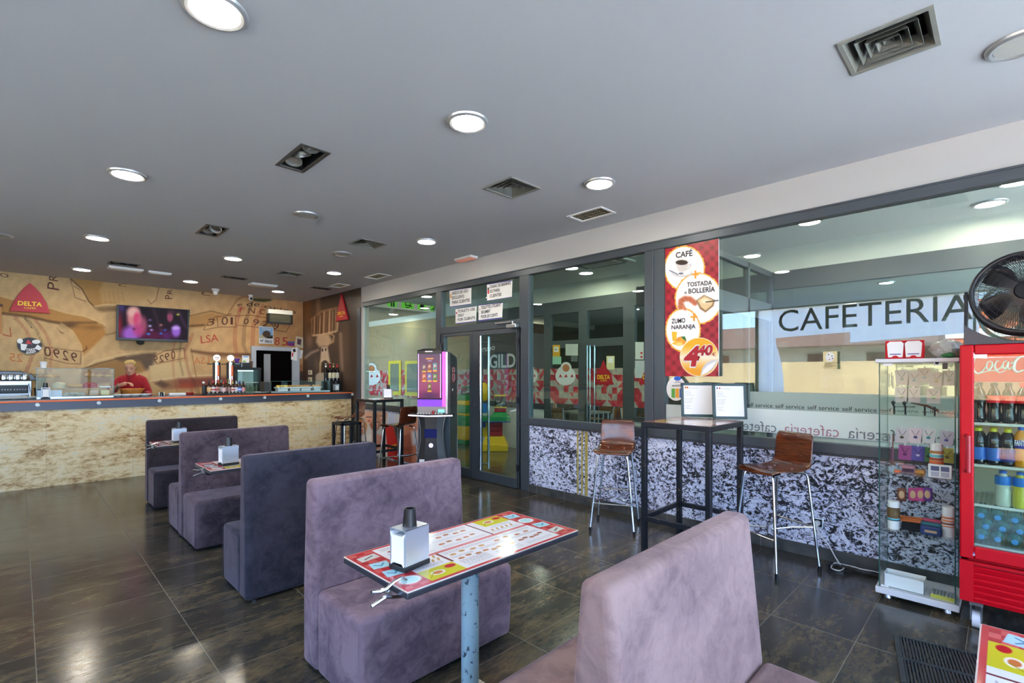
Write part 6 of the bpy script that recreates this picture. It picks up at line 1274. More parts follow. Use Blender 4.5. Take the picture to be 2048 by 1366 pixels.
side_bunch(1776, 758, ((180, 176, 160), (196, 190, 176), (160, 156, 140)), 'pale trinkets hanging at the upper left glass of the showcase')
side_bunch(1777, 878, ((200, 196, 204), (170, 160, 170), (150, 70, 50)), 'white cards and cords hanging at the left glass of the showcase')
side_bunch(1778, 905, ((110, 50, 90), (70, 30, 50), (190, 110, 160)), 'dark pink tassels hanging at the left glass of the showcase')
# shelf contents
def onshelf(px, X, z): return Vector((X, yw(px, X), z))
def bracelets(px, X, z, H, lab, bands):
    p = onshelf(px, X, z); g = T('bracelet_display', lab, 'bracelet stand', p, group='white cylinders with bracelets'); MB().cyl((0, 0, 0), (0, 0, H), .032, n=20).build('cylinder', M_paper, g)
    for z0, z1, c in bands: MB().lathe([(.034, H*z0), (.036, H*z0+.002), (.036, H*z1-.002), (.034, H*z1)], n=20).build('bracelet', mat('brc_%d_%d_%d' % c, c, .6), g)
bracelets(1873, 4.22, SZ[1]+.0, .205, 'white cylinder with blue, gold and coral bracelets on the second showcase shelf', [(.70, .78, (190, 130, 60)), (.58, .66, (110, 190, 200)), (.50, .56, (170, 70, 50)), (.20, .46, (226, 110, 60)), (.14, .19, (90, 40, 60)), (.47, .50, (196, 140, 40))])
bracelets(1787, 4.16, SZ[2]+.0, .185, 'white cylinder with black and gold woven bracelets at the left of the lower shelf', [(.40, .78, (110, 84, 50)), (.34, .385, (70, 180, 200)), (.31, .335, (30, 26, 24))])
bracelets(1897, 4.2, SZ[2]+.0, .19, 'white cylinder with thin orange bracelets at the right of the lower shelf', [(.62, .68, (226, 130, 80)), (.52, .58, (236, 140, 90)), (.42, .48, (150, 80, 50)), (.34, .38, (226, 150, 110))])
g = T('knife_stand', 'decorative knives on dark stands on the top showcase shelf', 'knives', onshelf(1830, 4.2, SZ[0]))
c = g.location
for i, yy in enumerate((.11, .05, -.05, -.10)): MB().box(c.x-.01, c.x+.01, c.y+yy-.004, c.y+yy+.004, SZ[0], SZ[0]+.055).build('stand', M_blk, g, world=True)
MB().tube([(c.x, c.y+.02, SZ[0]+.075), (c.x, c.y-.06, SZ[0]+.06), (c.x, c.y-.12, SZ[0]+.03)], [.003, .008, .009], 8).build('knife_handle', M_wood, g, world=True); MB().tube([(c.x, c.y+.0, SZ[0]+.05), (c.x, c.y+.11, SZ[0]+.045)], [.004, .002], 6).build('knife_blade', M_chrome, g, world=True)
for yy in (.115, .055):
    b = MB()
    for i in range(5): b.tube([(c.x, c.y+yy, SZ[0]+.05), (c.x, c.y+yy-.012+.006*i, SZ[0]+.08+.004*(2-abs(i-2)))], .0022, 5)
    b.build('claw', M_ink, g, world=True)
def sbox(px, X, z, w_, d_, h_, m_, name, lab, cat, grp=None, bev=.004, parts=None):
    p = onshelf(px, X, z); g = T(name, lab, cat, p, group=grp); MB().box(-d_/2, d_/2, -w_/2, w_/2, 0, h_).build('box', m_, g, bevel=bev)
    for q in (parts or []): MB().box(*q[0]).build(q[1], q[2], g)
    return g
sbox(1817, 4.2, SZ[1], .07, .05, .05, mat('mixed_red', (170, 120, 130), .3), 'small_box', 'small clear box of trinkets on the second showcase shelf', 'box', parts=[((-.027, -.024, -.03, .03, .005, .03), 'print', mat('mix_dark', (60, 30, 50), .4))])
sbox(1835, 4.22, SZ[1], .08, .06, .022, mat('amber_mix', (206, 140, 40), .4), 'trinket_tray', 'flat tray of amber and black trinkets on the second showcase shelf', 'tray')
sbox(1795, 4.18, SZ[1], .035, .03, .012, M_orange, 'wood_piece', 'small orange piece lying left on the second showcase shelf', 'trinket')
sbox(1880, 4.12, SZ[1], .115, .03, .085, M_white, 'gift_box', 'white box with four dark windows on the second showcase shelf', 'box', parts=[((-.0165, -.015, -.045+.048*i, -.005+.048*i, .045-.035*j, .075-.035*j), 'window', mat('gift_grey', (96, 96, 130), .4) if j == 0 else mat('gift_pale', (176, 176, 190), .4)) for i in range(2) for j in range(2)])
for px, c, lab in ((1803.5, (110, 60, 44), 'brown owl wallet'), (1826, (176, 60, 120), 'pink owl wallet'), (1841, (196, 70, 140), 'bright pink owl wallet'), (1855, (96, 50, 140), 'purple owl wallet')):
    z = onX(px, 1002, 4.3).z; w_ = .05; p = onX(px, 988, 4.3); g = T('wallet', lab+' hanging above the lower showcase shelf', 'wallet', (4.3, p.y, z), group='wallets hanging in the showcase')
    MB().box(-.008, .008, -w_*.5, w_*.5, 0, .09).build('body', mat('wal_%d_%d_%d' % c, c, .4), g, bevel=.006); MB().ball((-.009, 0, .045), .02, 10, 8, (.2, .8, 1.4)).build('owl_print', mat('owl_tan', (206, 170, 130), .6), g)
for i, (c, lab) in enumerate((((40, 60, 110), 'navy purse with a red heart, front of the row on the lower showcase shelf'), ((40, 110, 120), 'teal purse behind the navy one on the lower showcase shelf'), ((176, 60, 90), 'pink purse at the back of the row on the lower showcase shelf'))):
    p = onshelf(1862, 4.15+.05*i, SZ[2]); g = T('purse', lab, 'purse', p, group='purses on the lower showcase shelf'); MB().box(-.018, .018, -.055, .055, 0, .06+.012*i).build('body', mat('prs_%d' % i, c, .5), g, bevel=.012, bseg=3); MB().box(-.0195, -.0185, -.03, .03, .02, .035).build('patch', mat('patch_tan', (200, 160, 120), .6), g)
g = T('pen_rack', 'orange topped pens in a black rack on the lower showcase shelf', 'pens', onshelf(1823, 4.2, SZ[2])); MB().box(-.03, .03, -.05, .05, 0, .05).build('rack', M_blk, g, bevel=.004)
for i in range(3): MB().tube([(-.02+.02*i, -.05, .065+.008*i), (-.02+.02*i, .06, .06+.008*i)], .007, 8).build('pen', mat('pen_orange', (196, 100, 40), .4), g)
g = T('long_box', 'open long white box on the floor of the showcase', 'box', (4.18, .47, .075)); L_, W_, H_ = .105, .06, .085
MB().box(-W_, -W_+.003, -L_, L_, 0, H_).box(W_-.003, W_, -L_, L_, 0, H_).box(-W_, W_, -L_, -L_+.003, 0, H_).box(-W_, W_, L_-.003, L_, 0, H_).box(-W_, W_, -L_, L_, 0, .003).build('carton', M_paper, g)
g = T('cartridge_tray', 'yellow edged tray of small metal caps on the showcase floor', 'tray', (4.17, .275, .075)); MB().box(-.05, .05, -.06, .06, 0, .022).build('tray', mat('tray_yellow', (196, 190, 60), .5), g); b = MB()
for i in range(6):
    for j in range(7): b.cyl((-.042+.0168*i, -.05+.0168*j, .022), (-.042+.0168*i, -.05+.0168*j, .03), .0065, n=8)
o = b.build('metal_caps', M_alu, g); o['kind'] = 'stuff'
# on top of the showcase
for px, lab in ((1792, 'left red and white card box on top of the showcase'), (1828, 'right red and white card box on top of the showcase')):
    p = onshelf(px, 4.2, DZ); g = T('card_holder', lab, 'box', p, group='red and white boxes on the showcase'); hh = (712-675)/FPX*3.30
    MB().box(-.03, .03, -.055, .055, 0, hh).build('shell', M_cr, g, bevel=.006); MB().prism([(-.033, -.038, .012), (-.033, .038, .012), (-.033, .040, .03), (-.033, .045, hh-.02), (-.033, .03, hh-.006), (-.033, -.03, hh-.006), (-.033, -.045, hh-.02), (-.033, -.040, .03)], (.005, 0, 0)).build('napkins', M_paper, g, smooth=False)
    MB().lathe([(.001, 0), (.02, 0), (.02, .002), (.001, .002)], (-.034, 0, .004), 18, (-1, 0, 0)).build('red_tab', M_cr, g); MB().box(-.0345, -.0335, -.03, .03, .03, .036).build('print', mat('ink_blue', (70, 80, 150), .5), g)
def crumple(c, r, seed, sc=(1, 1, 1), n=24):
    rg = np.random.default_rng(seed); mb = MB(); rings = []; dirs = rg.normal(size=(16, 3)); dirs /= np.linalg.norm(dirs, axis=1)[:, None]; amp = rg.uniform(-.28, .30, 16)
    for j in range(15):
        t = PI*j/14; row = []
        for i in range(n):
            d = np.array([max(math.sin(t), .02)*math.cos(2*PI*i/n), max(math.sin(t), .02)*math.sin(2*PI*i/n), -math.cos(t)]); k = 1+sum(a*max(0, d@q)**6 for a, q in zip(amp, dirs))+.05*math.sin(17*d[0]+11*d[1]+seed)*math.sin(13*d[2])+.045*rg.normal()+.07*abs(math.sin(9*d[0]+5*d[2]+2*seed))*math.sin(8*d[1]-6*d[2])
            row.append(Vector(c)+Vector((d[0]*r*k*sc[0], d[1]*r*k*sc[1], d[2]*r*k*sc[2])))
        rings.append(row)
    return mb.loft(rings)
p = onshelf(1900, 4.25, DZ); M_bag = mat('bag_plastic', (186, 190, 186), .3, coat=.3)
tag(crumple(p+Vector((0, .005, .062)), .072, 5, (.9, 1.15, .84), 34).build('plastic_bag', M_bag, ang=20), 'crumpled grey white plastic bag on top of the showcase', 'bag')
tag(crumple(p+Vector((-.09, -.005, .018)), .02, 9, (1, 1.6, .8)).build('green_wrapper', mat('wrap_green', (40, 110, 60), .5)), 'small green wrapper at the foot of the plastic bag', 'wrapper')
tag(crumple(Vector((XF+.10, yw(1937, XF+.1), FTZ+.010)), .018, 3, (1, 1.3, .6)).build('bread_piece', M_bread), 'small brown bread piece at the front corner of the cooler top', 'bread')
# ------------------------------------------------------------------ fan on the cooler
FC = Vector((XF+.10, -.085, FTZ+.29)); R_ = .226; DA = Vector((-1, 0, .10)).normalized()
g = T('floor_fan', 'large round black fan standing on top of the red cooler', 'fan', (FC.x+.03, FC.y, FTZ))
eu = Vector((0, 1, 0)); ew = DA.cross(eu).normalized()
def fp(r, t, d): return FC+eu*(r*math.cos(t))+ew*(r*math.sin(t))+DA*d
M_fan_ = mat('fan_black', (24, 24, 28), .35)
MB().tube([fp(R_, t, 0.02) for t in np.linspace(0, 2*PI, 56, endpoint=False)], .013, 10, True).tube([fp(R_, t, -.09) for t in np.linspace(0, 2*PI, 56, endpoint=False)], .010, 8, True).build('rim', M_fan_, g, world=True)
sh = MB(); n = 56; sh.add([fp(R_+.004, 2*PI*i/n, .02) for i in range(n)]+[fp(R_+.002, 2*PI*i/n, -.09) for i in range(n)], [(i, (i+1) % n, n+(i+1) % n, n+i) for i in range(n)])
o = sh.build('shroud', M_fan_, g, world=True); s = o.modifiers.new('s', 'SOLIDIFY'); s.thickness = .004
gr = MB()
for i in range(120):
    t = 2*PI*i/120; gr.tube([fp(.05, t, .065), fp(.13, t+.10, .055), fp(R_-.005, t+.22, .025)], .0019, 4)
for r_ in (.07, .095, .12, .145, .17, .195, .212): gr.tube([fp(r_, 2*PI*i/48, .062-.035*(r_/R_)**2) for i in range(48)], .0014, 4, True)
o = gr.build('front_grille', M_fan_, g, world=True)
gr = MB()
for i in range(48): t = 2*PI*i/48; gr.tube([fp(.05, t, -.10), fp(R_, t-.15, -.09)], .0015, 4)
for r_ in (.09, .15): gr.tube([fp(r_, 2*PI*i/40, -.10) for i in range(40)], .0015, 4, True)
gr.build('rear_grille', M_fan_, g, world=True)
MB().cyl(fp(0, 0, .075), fp(0, 0, .05), .045, .055, 24).build('hub_badge', M_blk, g, world=True); MB().cyl(fp(0, 0, -.16), fp(0, 0, -.02), .055, n=20).build('motor', M_fan_, g, world=True)
for k in range(5):
    t0 = 2*PI*k/5+.4; bl = MB(); rows = []
    for j in range(6):
        r_ = .045+j*.031; hw = .22+.16*math.sin(PI*j/5.5); rows.append([fp(r_, t0+a*hw+.1*j*.3, .02-a*.03) for a in (-1, -.4, .3, 1)])
    vs = [p for r in rows for p in r]; bl.add(vs, [(j*4+i, j*4+i+1, (j+1)*4+i+1, (j+1)*4+i) for j in range(5) for i in range(3)])
    o = bl.build('blade', mat('blade_black', (20, 20, 24), .3), g, world=True); s = o.modifiers.new('s', 'SOLIDIFY'); s.thickness = .002
# cradle: two side arms widening into a curved base
for s_ in (1, -1):
    y = FC.y+s_*(R_+.022)
    MB().loft([[Vector((FC.x-a, y-.008, z)), Vector((FC.x+a, y-.008, z)), Vector((FC.x+a, y+.008, z)), Vector((FC.x-a, y+.008, z))] for z, a in ((FTZ+.01, .10), (FTZ+.08, .075), (FTZ+.18, .045), (FTZ+.29, .028), (FTZ+.32, .018))]).build('side_arm', M_fan_, g, world=True, bevel=.004)
    MB().cyl((FC.x, FC.y+s_*R_, FC.z), (FC.x, y+s_*.012, FC.z), .016, n=14).build('pivot_knob', M_fan_, g, world=True)
cr_ = []
for i in range(13):
    y = FC.y-(R_+.028)+(2*R_+.056)*i/12; q = (y-FC.y)/(R_+.028); z = FTZ+.012+.105*abs(q)**2.2; cr_.append([Vector((FC.x-.10, y, FTZ+.001)), Vector((FC.x+.10, y, FTZ+.001)), Vector((FC.x+.10, y, z)), Vector((FC.x-.10, y, z))])
MB().loft(cr_).build('cradle_base', mat('fan_grey', (62, 62, 68), .4), g, world=True)
# ------------------------------------------------------------------ poster
def poster(px, py):
    p = Paint(px, py, (176, 30, 50)); x, y = p.x, p.y
    a = ((x+y) % 22 < 11); b = ((x-y) % 22 < 11); p.mul((a & b)*1.0, (.74, .55, .6)); p.mul((a ^ b)*1.0, (.92, .8, .84)); p.mul((((x+y) % 22 < 2) | ((x-y) % 22 < 2))*.5, (1.1, 1.3, 1.3))
    def disc(cx, cy, rx, ry, w_=2.6):
        t = np.arctan2(y-cy, x-cx); r = np.hypot((x-cx)/rx, (y-cy)/ry); j = .012*np.sin(17*t)+.010*np.sin(31*t+1); p.blend((r+j < 1+w_/rx)*1.0, (240, 176, 60)); p.blend((r < 1.0)*1.0, (246, 246, 246))
    disc(1369, 537, 38.5, 43); disc(1397, 597, 45, 49); disc(1366, 660, 33, 41)
    # coffee cup
    p.ell(1364, 545, 21, 9, (200, 198, 200)); p.ell(1364, 543, 19, 8, (236, 236, 238)); p.poly([(1350, 524), (1377, 522), (1374, 540), (1366, 544), (1357, 543)], (214, 210, 206), 1, 1); p.ell(1363.5, 524, 14, 6.5, (230, 226, 222)); p.ell(1363.5, 525, 12, 5, (56, 40, 34)); p.line([(1376, 532), (1382, 528), (1381, 534), (1375, 538)], 1., (206, 202, 200)); p.line([(1339, 541), (1350, 546), (1356, 549)], .9, (90, 100, 120)); p.ell(1362, 547, 5, 2, (110, 116, 130))
    for cx, cy in ((1391, 549), (1388, 634)): p.rect(cx-7, cy-1.8, cx+7, cy+1.8, (230, 160, 50)); p.rect(cx-2, cy-8, cx+2, cy+8, (230, 160, 50))
    # croissant, toast
    p.line([(1361, 614), (1362, 602), (1370, 597), (1380, 598), (1390, 606)], 5.2, (196, 110, 76), 1, 2); p.line([(1370, 618), (1364, 608)], 3, (206, 126, 90), 1, 2)
    for a_, b_ in (((1358, 606), (1366, 610)), ((1363, 598), (1370, 604)), ((1372, 594), (1374, 603)), ((1381, 595), (1379, 604))): p.line([a_, b_], .5, (150, 80, 50), .8)
    p.poly([(1392, 601), (1408, 590), (1430, 600), (1427, 612), (1411, 625), (1400, 618)], (150, 110, 70), 1, 1.2); p.poly([(1395, 601), (1409, 592), (1427, 601), (1424, 610), (1411, 621), (1402, 614)], (226, 200, 150), 1, 1); p.ell(1410, 602, 8, 5, (240, 226, 190), 1, .3); p.line([(1412, 604), (1437, 601)], 1.0, (40, 36, 40))
    # orange juice
    p.poly([(1343.5, 663), (1354, 664), (1353, 682), (1345, 682)], (240, 190, 40)); p.ell(1362, 682, 10, 8.5, (238, 150, 40)); p.ell(1366, 679, 6, 4, (246, 180, 70), .7, .4); p.poly([(1362, 673), (1370, 673), (1373, 683), (1366, 678)], (40, 110, 50), 1, .6); p.poly([(1343, 688), (1352, 680), (1356, 691)], (246, 196, 70), 1, .6); p.ell(1358, 687, 8, 5, (246, 190, 70)); p.ell(1358, 688.5, 6, 3, (250, 214, 120))
    # price disc
    r = np.hypot((x-1398.5)/37.5, (y-714)/37.5); p.blend((r < 1.04)*1., (240, 226, 180)); yy = np.clip((y-690)/50, 0, 1)[..., None]; m_ = (r < 1.0)[..., None]; top = np.array([238., 176, 20]); mid = np.array([250., 236, 214]); bot = np.array([236., 160, 30])
    grad = np.where(yy < .5, top+(mid-top)*np.clip(yy*2, 0, 1), mid+(bot-mid)*np.clip(yy*2-1, 0, 1)); p.c = np.where(m_, grad, p.c)
    p.poly([(1401, 751), (1404, 737), (1412, 726), (1424, 720), (1436, 719), (1428, 736), (1416, 746)], (206, 204, 206), 1, .8); p.poly([(1402, 751), (1407, 739), (1416, 730), (1434, 721), (1424, 736), (1414, 745)], (244, 242, 244), 1, 1)
    return p.c
XP = XW-.018
f8 = lambda a, b: onX(a, b, XP-.003)
g = T('menu_poster', 'tall red tartan poster offering coffee, toast and juice on the glass', 'poster', onX(1384, 752, XP))
O_ = onX(1330.5, 752.5, XP); R8 = onX(1437.3, 752.5, XP); TLz = onX(1330.5, 498, XP)
MB().box(XP+.001, XP+.012, R8.y, O_.y, O_.z, TLz.z).build('backing', M_paper, g, world=True, smooth=False)
grid_obj('print', O_, (0, R8.y-O_.y, 0), (0, 0, TLz.z-O_.z), 190, 420, poster, vcol('poster_print', .35), g, pix=True)
M_ptx = mat('poster_text', (40, 34, 36), .6); M_prd = mat('price_red', (176, 24, 40), .5)
for s_, a, b_, c, m_ in (('CAFÉ', (1351.5, 516), (1385, 511.5), (1351.5, 505), M_ptx), ('TOSTADA', (1374, 573.5), (1424, 569.5), (1374, 565), M_ptx), ('ó', (1369, 588), (1373.5, 587.6), (1369, 582), M_ptx), ('BOLLERÍA', (1377, 587), (1430, 583), (1377, 577.5), M_ptx), ('ZUMO', (1343, 647), (1370.5, 645), (1343, 638), M_ptx), ('NARANJA', (1343, 658.5), (1391, 656.5), (1343, 650.5), M_ptx)):
    ptext(s_, a, b_, c, f8, m_, g, bold=.018)
for s_, a, b_, c in (('4', (1366, 731), (1396, 731), (1372, 694)), ("40", (1394, 711), (1424, 709), (1397, 692))):
    ptext(s_, a, b_, c, f8, M_white, g, bold=.085); ptext(s_, a, b_, c, f8, M_prd, g, off=(-.002, 0, 0), bold=.04)
ptext(',', (1396, 715), (1400, 715), (1396, 706), f8, M_prd, g, off=(-.002, 0, 0), bold=.03); ptext('€', (1424, 712), (1432, 712), (1424, 705), f8, M_prd, g, bold=.0)
# round sticker and square sticker on the glass
g = T('round_sticker', 'round white juice sticker below the poster', 'sticker', onX(1352, 802, XP))
MB().prism([onX(1352.5+19.5*math.cos(t), 777.5+24*math.sin(t), XP) for t in np.linspace(0, 2*PI, 32, endpoint=False)], (-.001, 0, 0)).build('disc', M_paper, g, world=True, smooth=False)
for k, c in enumerate(((90, 170, 70), (240, 170, 40), (70, 110, 210))): MB().prism([onX(*p, X=XP-.001) for p in [(1343+8*k, 777), (1350+8*k, 777), (1350+8*k, 796), (1343+8*k, 795)]], (-.001, 0, 0)).build('print', mat('stk%d' % k, c, .5), g, world=True, smooth=False)
MB().prism([onX(1355+7*math.cos(t), 757+4.5*math.sin(t), XP-.001) for t in np.linspace(0, 2*PI, 20, endpoint=False)], (-.001, 0, 0)).build('print', mat('stk_blue', (40, 100, 200), .5), g, world=True, smooth=False)
ptext('LIMONADAS SIN AZUCAR', (1344, 773), (1369, 772), (1344, 770), f8, M_ink, g); ptext('EXTRA', (1350, 766), (1361, 765.5), (1350, 763), f8, M_ink, g)
g = T('square_sticker', 'cream information sticker on the large glass pane', 'sticker', onX(1660, 738, XP))
M_stc = mat('sticker_cream', (226, 214, 160), .6)
MB().prism([onX(*p, X=XP) for p in [(1646, 703), (1674.5, 702.5), (1675, 738), (1646.5, 738)]], (-.001, 0, 0)).build('sheet', M_stc, g, world=True, smooth=False, bevel=.002); MB().prism([onX(1660+9*math.cos(t), 714+9.5*math.sin(t), XP-.001) for t in np.linspace(0, 2*PI, 24, endpoint=False)], (-.001, 0, 0)).build('print', M_paper, g, world=True, smooth=False)
for k, q in enumerate(((1657, 709, (90, 90, 80)), (1664, 712, (100, 150, 80)), (1659, 719, (190, 130, 150)), (1665, 717, (110, 90, 60)))): MB().ball(onX(q[0], q[1], XP-.003), .005, 8, 6, (.2, 1, 1)).build('print', mat('stq%d' % k, q[2], .6), g, world=True)
textlines(['INFORMACIÓN SOBRE', 'ALERGIAS E', 'INTOLERANCIAS', 'CONSULTE'], onX(1649, 727, XP-.003), (0, -1, 0), (0, 0, 1), .0075, M_ink, g, lead=1.35)
# band of frosted film with mirrored lettering on the big pane
g = T('glass_film', 'frosted band with reversed cafeteria lettering along the big pane', 'window film', onX(1600, 880))
XG = XW+.024; zb0, zb1 = onX(1600, 873, XG).z, onX(1600, 832.5, XG).z
zb0 = onX(1760, 882.5, XG).z; zb1 = onX(1600, 821, XG).z
MB().box(XG-.001, XG, YF+.1, yw(1500, XG), zb1+.002, zb1+.15).build('film_band', M_film2, g, world=True, smooth=False)
MB().box(XG-.001, XG, YF+.1, yw(1331, XG), zb0, zb1).build('film_band', M_film, g, world=True, smooth=False)
ya = yw(1492, XG); zs = onX(1600, 818, XG).z; wd2 = .245
for k in range(12): text(['self', 'service'][k % 2], Vector((XG-.004, ya-(k//2)*wd2-(.082 if k % 2 else 0), zs)), Vector((XG-.004, ya-(k//2)*wd2-(.222 if k % 2 else .066), zs)), (0, 0, .036), M_ink, g, bold=0)
M_gl1 = mat('film_text_grey', (110, 116, 124), .6); M_gl2 = mat('film_text_rose', (170, 120, 132), .6)
wd = .46; y0 = yw(1568, XG); zz = onX(1568, 866, XG).z
for k in range(-4, 3):
    ya = y0-wd*k-.0
    if ya > yw(1331, XG): continue
    text('cafetería', Vector((XG-.004, ya-wd+.06, zz)), Vector((XG-.004, ya, zz)), (0, 0, .088), M_gl2 if k in (0, ) else M_gl1, g, bold=-.004)
# framed menus on the high table
def framed(px, py, w_, h_, lab, flag, lean=.12):
    c = onZ(px, py, 1.103); g = T('framed_menu', lab, 'framed menu', c, math.radians(-53), group='framed menus on the high table')
    a = w_/2; f = lambda x, z, o=0.: Vector((x, .0+z*lean+o, z))
    def bar(x0, x1, z0, z1): return MB().prism([f(x0, z0), f(x1, z0), f(x1, z1), f(x0, z1)], (0, .014, 0))
    fm = MB()
    for q in ((-a, -a+.024, 0, h_), (a-.024, a, 0, h_), (-a, a, 0, .024), (-a, a, h_-.024, h_)): fm.prism([f(q[0], q[2]), f(q[1], q[2]), f(q[1], q[3]), f(q[0], q[3])], (0, .016, 0))
    fm.build('frame', mat('frame_green', (40, 64, 64), .45), g, smooth=False, bevel=.002); bar(-a+.016, a-.016, .016, h_-.016).build('sheet', M_paper, g, smooth=False).location = (0, .004, 0)
    x = -a+.035
    for i, c_ in enumerate(flag): MB().prism([f(x+i*.010, h_-.052, -.0), f(x+(i+1)*.010, h_-.052), f(x+(i+1)*.010, h_-.036), f(x+i*.010, h_-.036)], (0, -.001, 0)).build('flag_print', mat('flag_%d_%d_%d' % c_, c_, .6), g, smooth=False).location = (0, .002, 0)
    lines = ['MENÚ DEL DÍA PRECIO', '', 'Ensalada mixta', 'Sopa de pescado', 'Tortilla de patata', 'Macarrones con tomate', '', 'Pollo asado con patatas', 'Merluza a la plancha', 'Lomo con pimientos', 'Albóndigas en salsa', '', 'Fruta del tiempo', 'Flan casero', 'Pan bebida y café']
    up = Vector((0, lean, 1)).normalized(); mb = MB()
    for i, ln in enumerate(lines):
        if not ln: continue
        A_, F_, W_ = tmesh(ln, 0.); s_ = .0055; o_ = Vector((-a+.035 if i else -a+.07, 0, 0))+up*(h_-.05-.0135*i)+Vector((0, -.0005, 0))
        mb.add([o_+Vector((p[0]*W_*s_, 0, 0))+up*(p[1]*s_) for p in A_], F_)
    mb.build('lettering', M_ink, g, smooth=False)
    MB().prism([(0, .03, h_*.6), (.03, .03, h_*.6), (.02, .16, 0), (.0, .16, 0)], (0, .004, 0)).build('easel_leg', M_ink, g); return g
framed(1397, 834.0, .30, .315, 'left framed menu with a Spanish flag on the high table', [(196, 40, 40), (226, 180, 40), (196, 40, 40)])
framed(1461, 838.5, .285, .315, 'right framed menu with a French flag on the high table', [(40, 60, 150), (240, 240, 240), (196, 40, 40)])
# toilet notices above the door
def notice(pts, lab, lines, cols, bands):
    fN = lambda a, b: onX(a, b, XW-.022); g = T('door_notice', lab, 'notice', fN(*pts[3]), group='white toilet notices above the door'); tl, tr_, br, bl = [fN(*p) for p in pts]
    MB().prism([tl, tr_, br, bl], (.003, 0, 0)).build('sheet', M_paper, g, world=True, smooth=False)
    M_pu = mat('notice_violet', (84, 76, 150), .5)
    for w0, w1 in bands: MB().prism([tl.lerp(bl, w0), tr_.lerp(br, w0), tr_.lerp(br, w1), tl.lerp(bl, w1)], (-.002, 0, 0)).build('border', M_pu, g, world=True, smooth=False)
    up = (tl-bl); rt = (br-bl)
    for i, c_ in enumerate(cols): n_ = len(cols); q = [bl+rt*.03+up*(.78-.12*(i)), bl+rt*.085+up*(.78-.12*i), bl+rt*.085+up*(.78-.12*(i+1)), bl+rt*.03+up*(.78-.12*(i+1))]; MB().prism(q, (-.002, 0, 0)).build('flag_print', mat('flag_%d_%d_%d' % c_, c_, .6), g, world=True, smooth=False)
    mb = MB()
    for i, ln in enumerate(lines):
        A_, F_, W_ = tmesh(ln, .018); o_ = bl+rt*.12+up*(.72-.27*i); wmax = min(.84, .105*len(ln)**.92*.62+.1)*1.0; wmax = min(.85, len(ln)/max(len(l) for l in lines)*.84)
        mb.add([o_+rt*(p[0]*wmax)+up*(p[1]*.17)+Vector((-.0025, 0, 0)) for p in A_], F_)
    mb.build('lettering', M_ink, g, world=True, smooth=False)
notice([(899, 581), (942.5, 574.5), (942, 609), (900, 615)], 'Spanish toilet notice, upper left of the four', ['ASEOS DE USO', 'EXCLUSIVO', 'PARA CLIENTES'], [(226, 170, 80), (226, 150, 60)], [(0, .035), (.95, 1)])
notice([(974, 568), (1024.5, 560), (1023.5, 594.5), (974, 602.5)], 'Portuguese toilet notice, upper right of the four', ['CASAS DE BANHO', 'SO PARA', 'CLIENTES'], [(20, 70, 50), (206, 40, 50), (206, 40, 50)], [(0, .05), (.97, 1)])
notice([(911, 617.5), (953, 611.5), (952, 643.5), (911, 648.5)], 'English toilet notice, lower left of the four', ['TOILETS USE', 'ONLY', 'FOR CLIENTS'], [(190, 60, 90)], [(0, .03), (.94, 1)])
notice([(957, 610), (1005.5, 604.5), (1004, 637), (957, 643)], 'French toilet notice, lower right of the four', ['TOILETTES UTILISENT', 'SEULEMENT', 'POUR LES CLIENTS'], [(230, 200, 200)], [(0, .04), (.92, 1)])
# socket with plug and cables
c = onX(1636, 1045); g = T('wall_socket', 'chrome framed power socket on the rock panel', 'socket', c)
MB().box(XW-.012, XW, c.y-.042, c.y+.042, c.z-.042, c.z+.042).build('frame', M_chrome, g, world=True, bevel=.003); MB().box(XW-.014, XW-.01, c.y-.03, c.y+.03, c.z-.03, c.z+.03).build('insert', M_blk, g, world=True)
g = T('power_cable', 'white power cable with plug, looping on the floor towards the showcase', 'cable', onZ(1690, 1130, 0))
MB().cyl((XW-.055, c.y, c.z), (XW-.014, c.y, c.z), .02, .022, 14).build('plug', M_white, g, world=True)
pz = [Vector((XW-.05, c.y, c.z-.015)), Vector((XW-.05, c.y-.02, c.z-.08)), onX(1656, 1088, XW-.04), onX(1670, 1113, XW-.04)]+[onZ(*q, Z=.006) for q in ((1682, 1131), (1688, 1136), (1680, 1141), (1668, 1139), (1662, 1134), (1668, 1127), (1680, 1123.5), (1695, 1128), (1705, 1132), (1722, 1138), (1745, 1142), (1775, 1146))]
def smooth(pts, n=5):
    out = []
    for i in range(len(pts)-1):
        p0, p1, p2, p3 = pts[max(i-1, 0)], pts[i], pts[i+1], pts[min(i+2, len(pts)-1)]
        for k in range(n): t = k/n; out.append(.5*((2*p1)+(p2-p0)*t+(2*p0-5*p1+4*p2-p3)*t*t+(3*p1-p0-3*p2+p3)*t**3))
    return out+[pts[-1]]
MB().tube([Vector((min(p.x, XW-.03), p.y, max(p.z, .006))) for p in smooth(pz)], .0045, 6).build('cable', M_white, g, world=True)
g = T('black_cables', 'coil of thin black cables on the floor beside the skirting', 'cable', onZ(1690, 1145, 0)); b = MB()
for k in range(5):
    q = smooth([onZ(x_, y_+k*1.2, .004+.003*k) for x_, y_ in ((1775, 1147), (1740, 1143), (1712, 1140), (1690, 1145), (1668, 1141), (1655, 1132), (1662, 1128-k), (1690, 1130), (1720, 1140), (1775, 1150))]); b.tube([Vector((min(p.x, XW-.03-.004*k), p.y, p.z)) for p in q], .003, 5)
b.build('cable_loop', M_black, g, world=True)
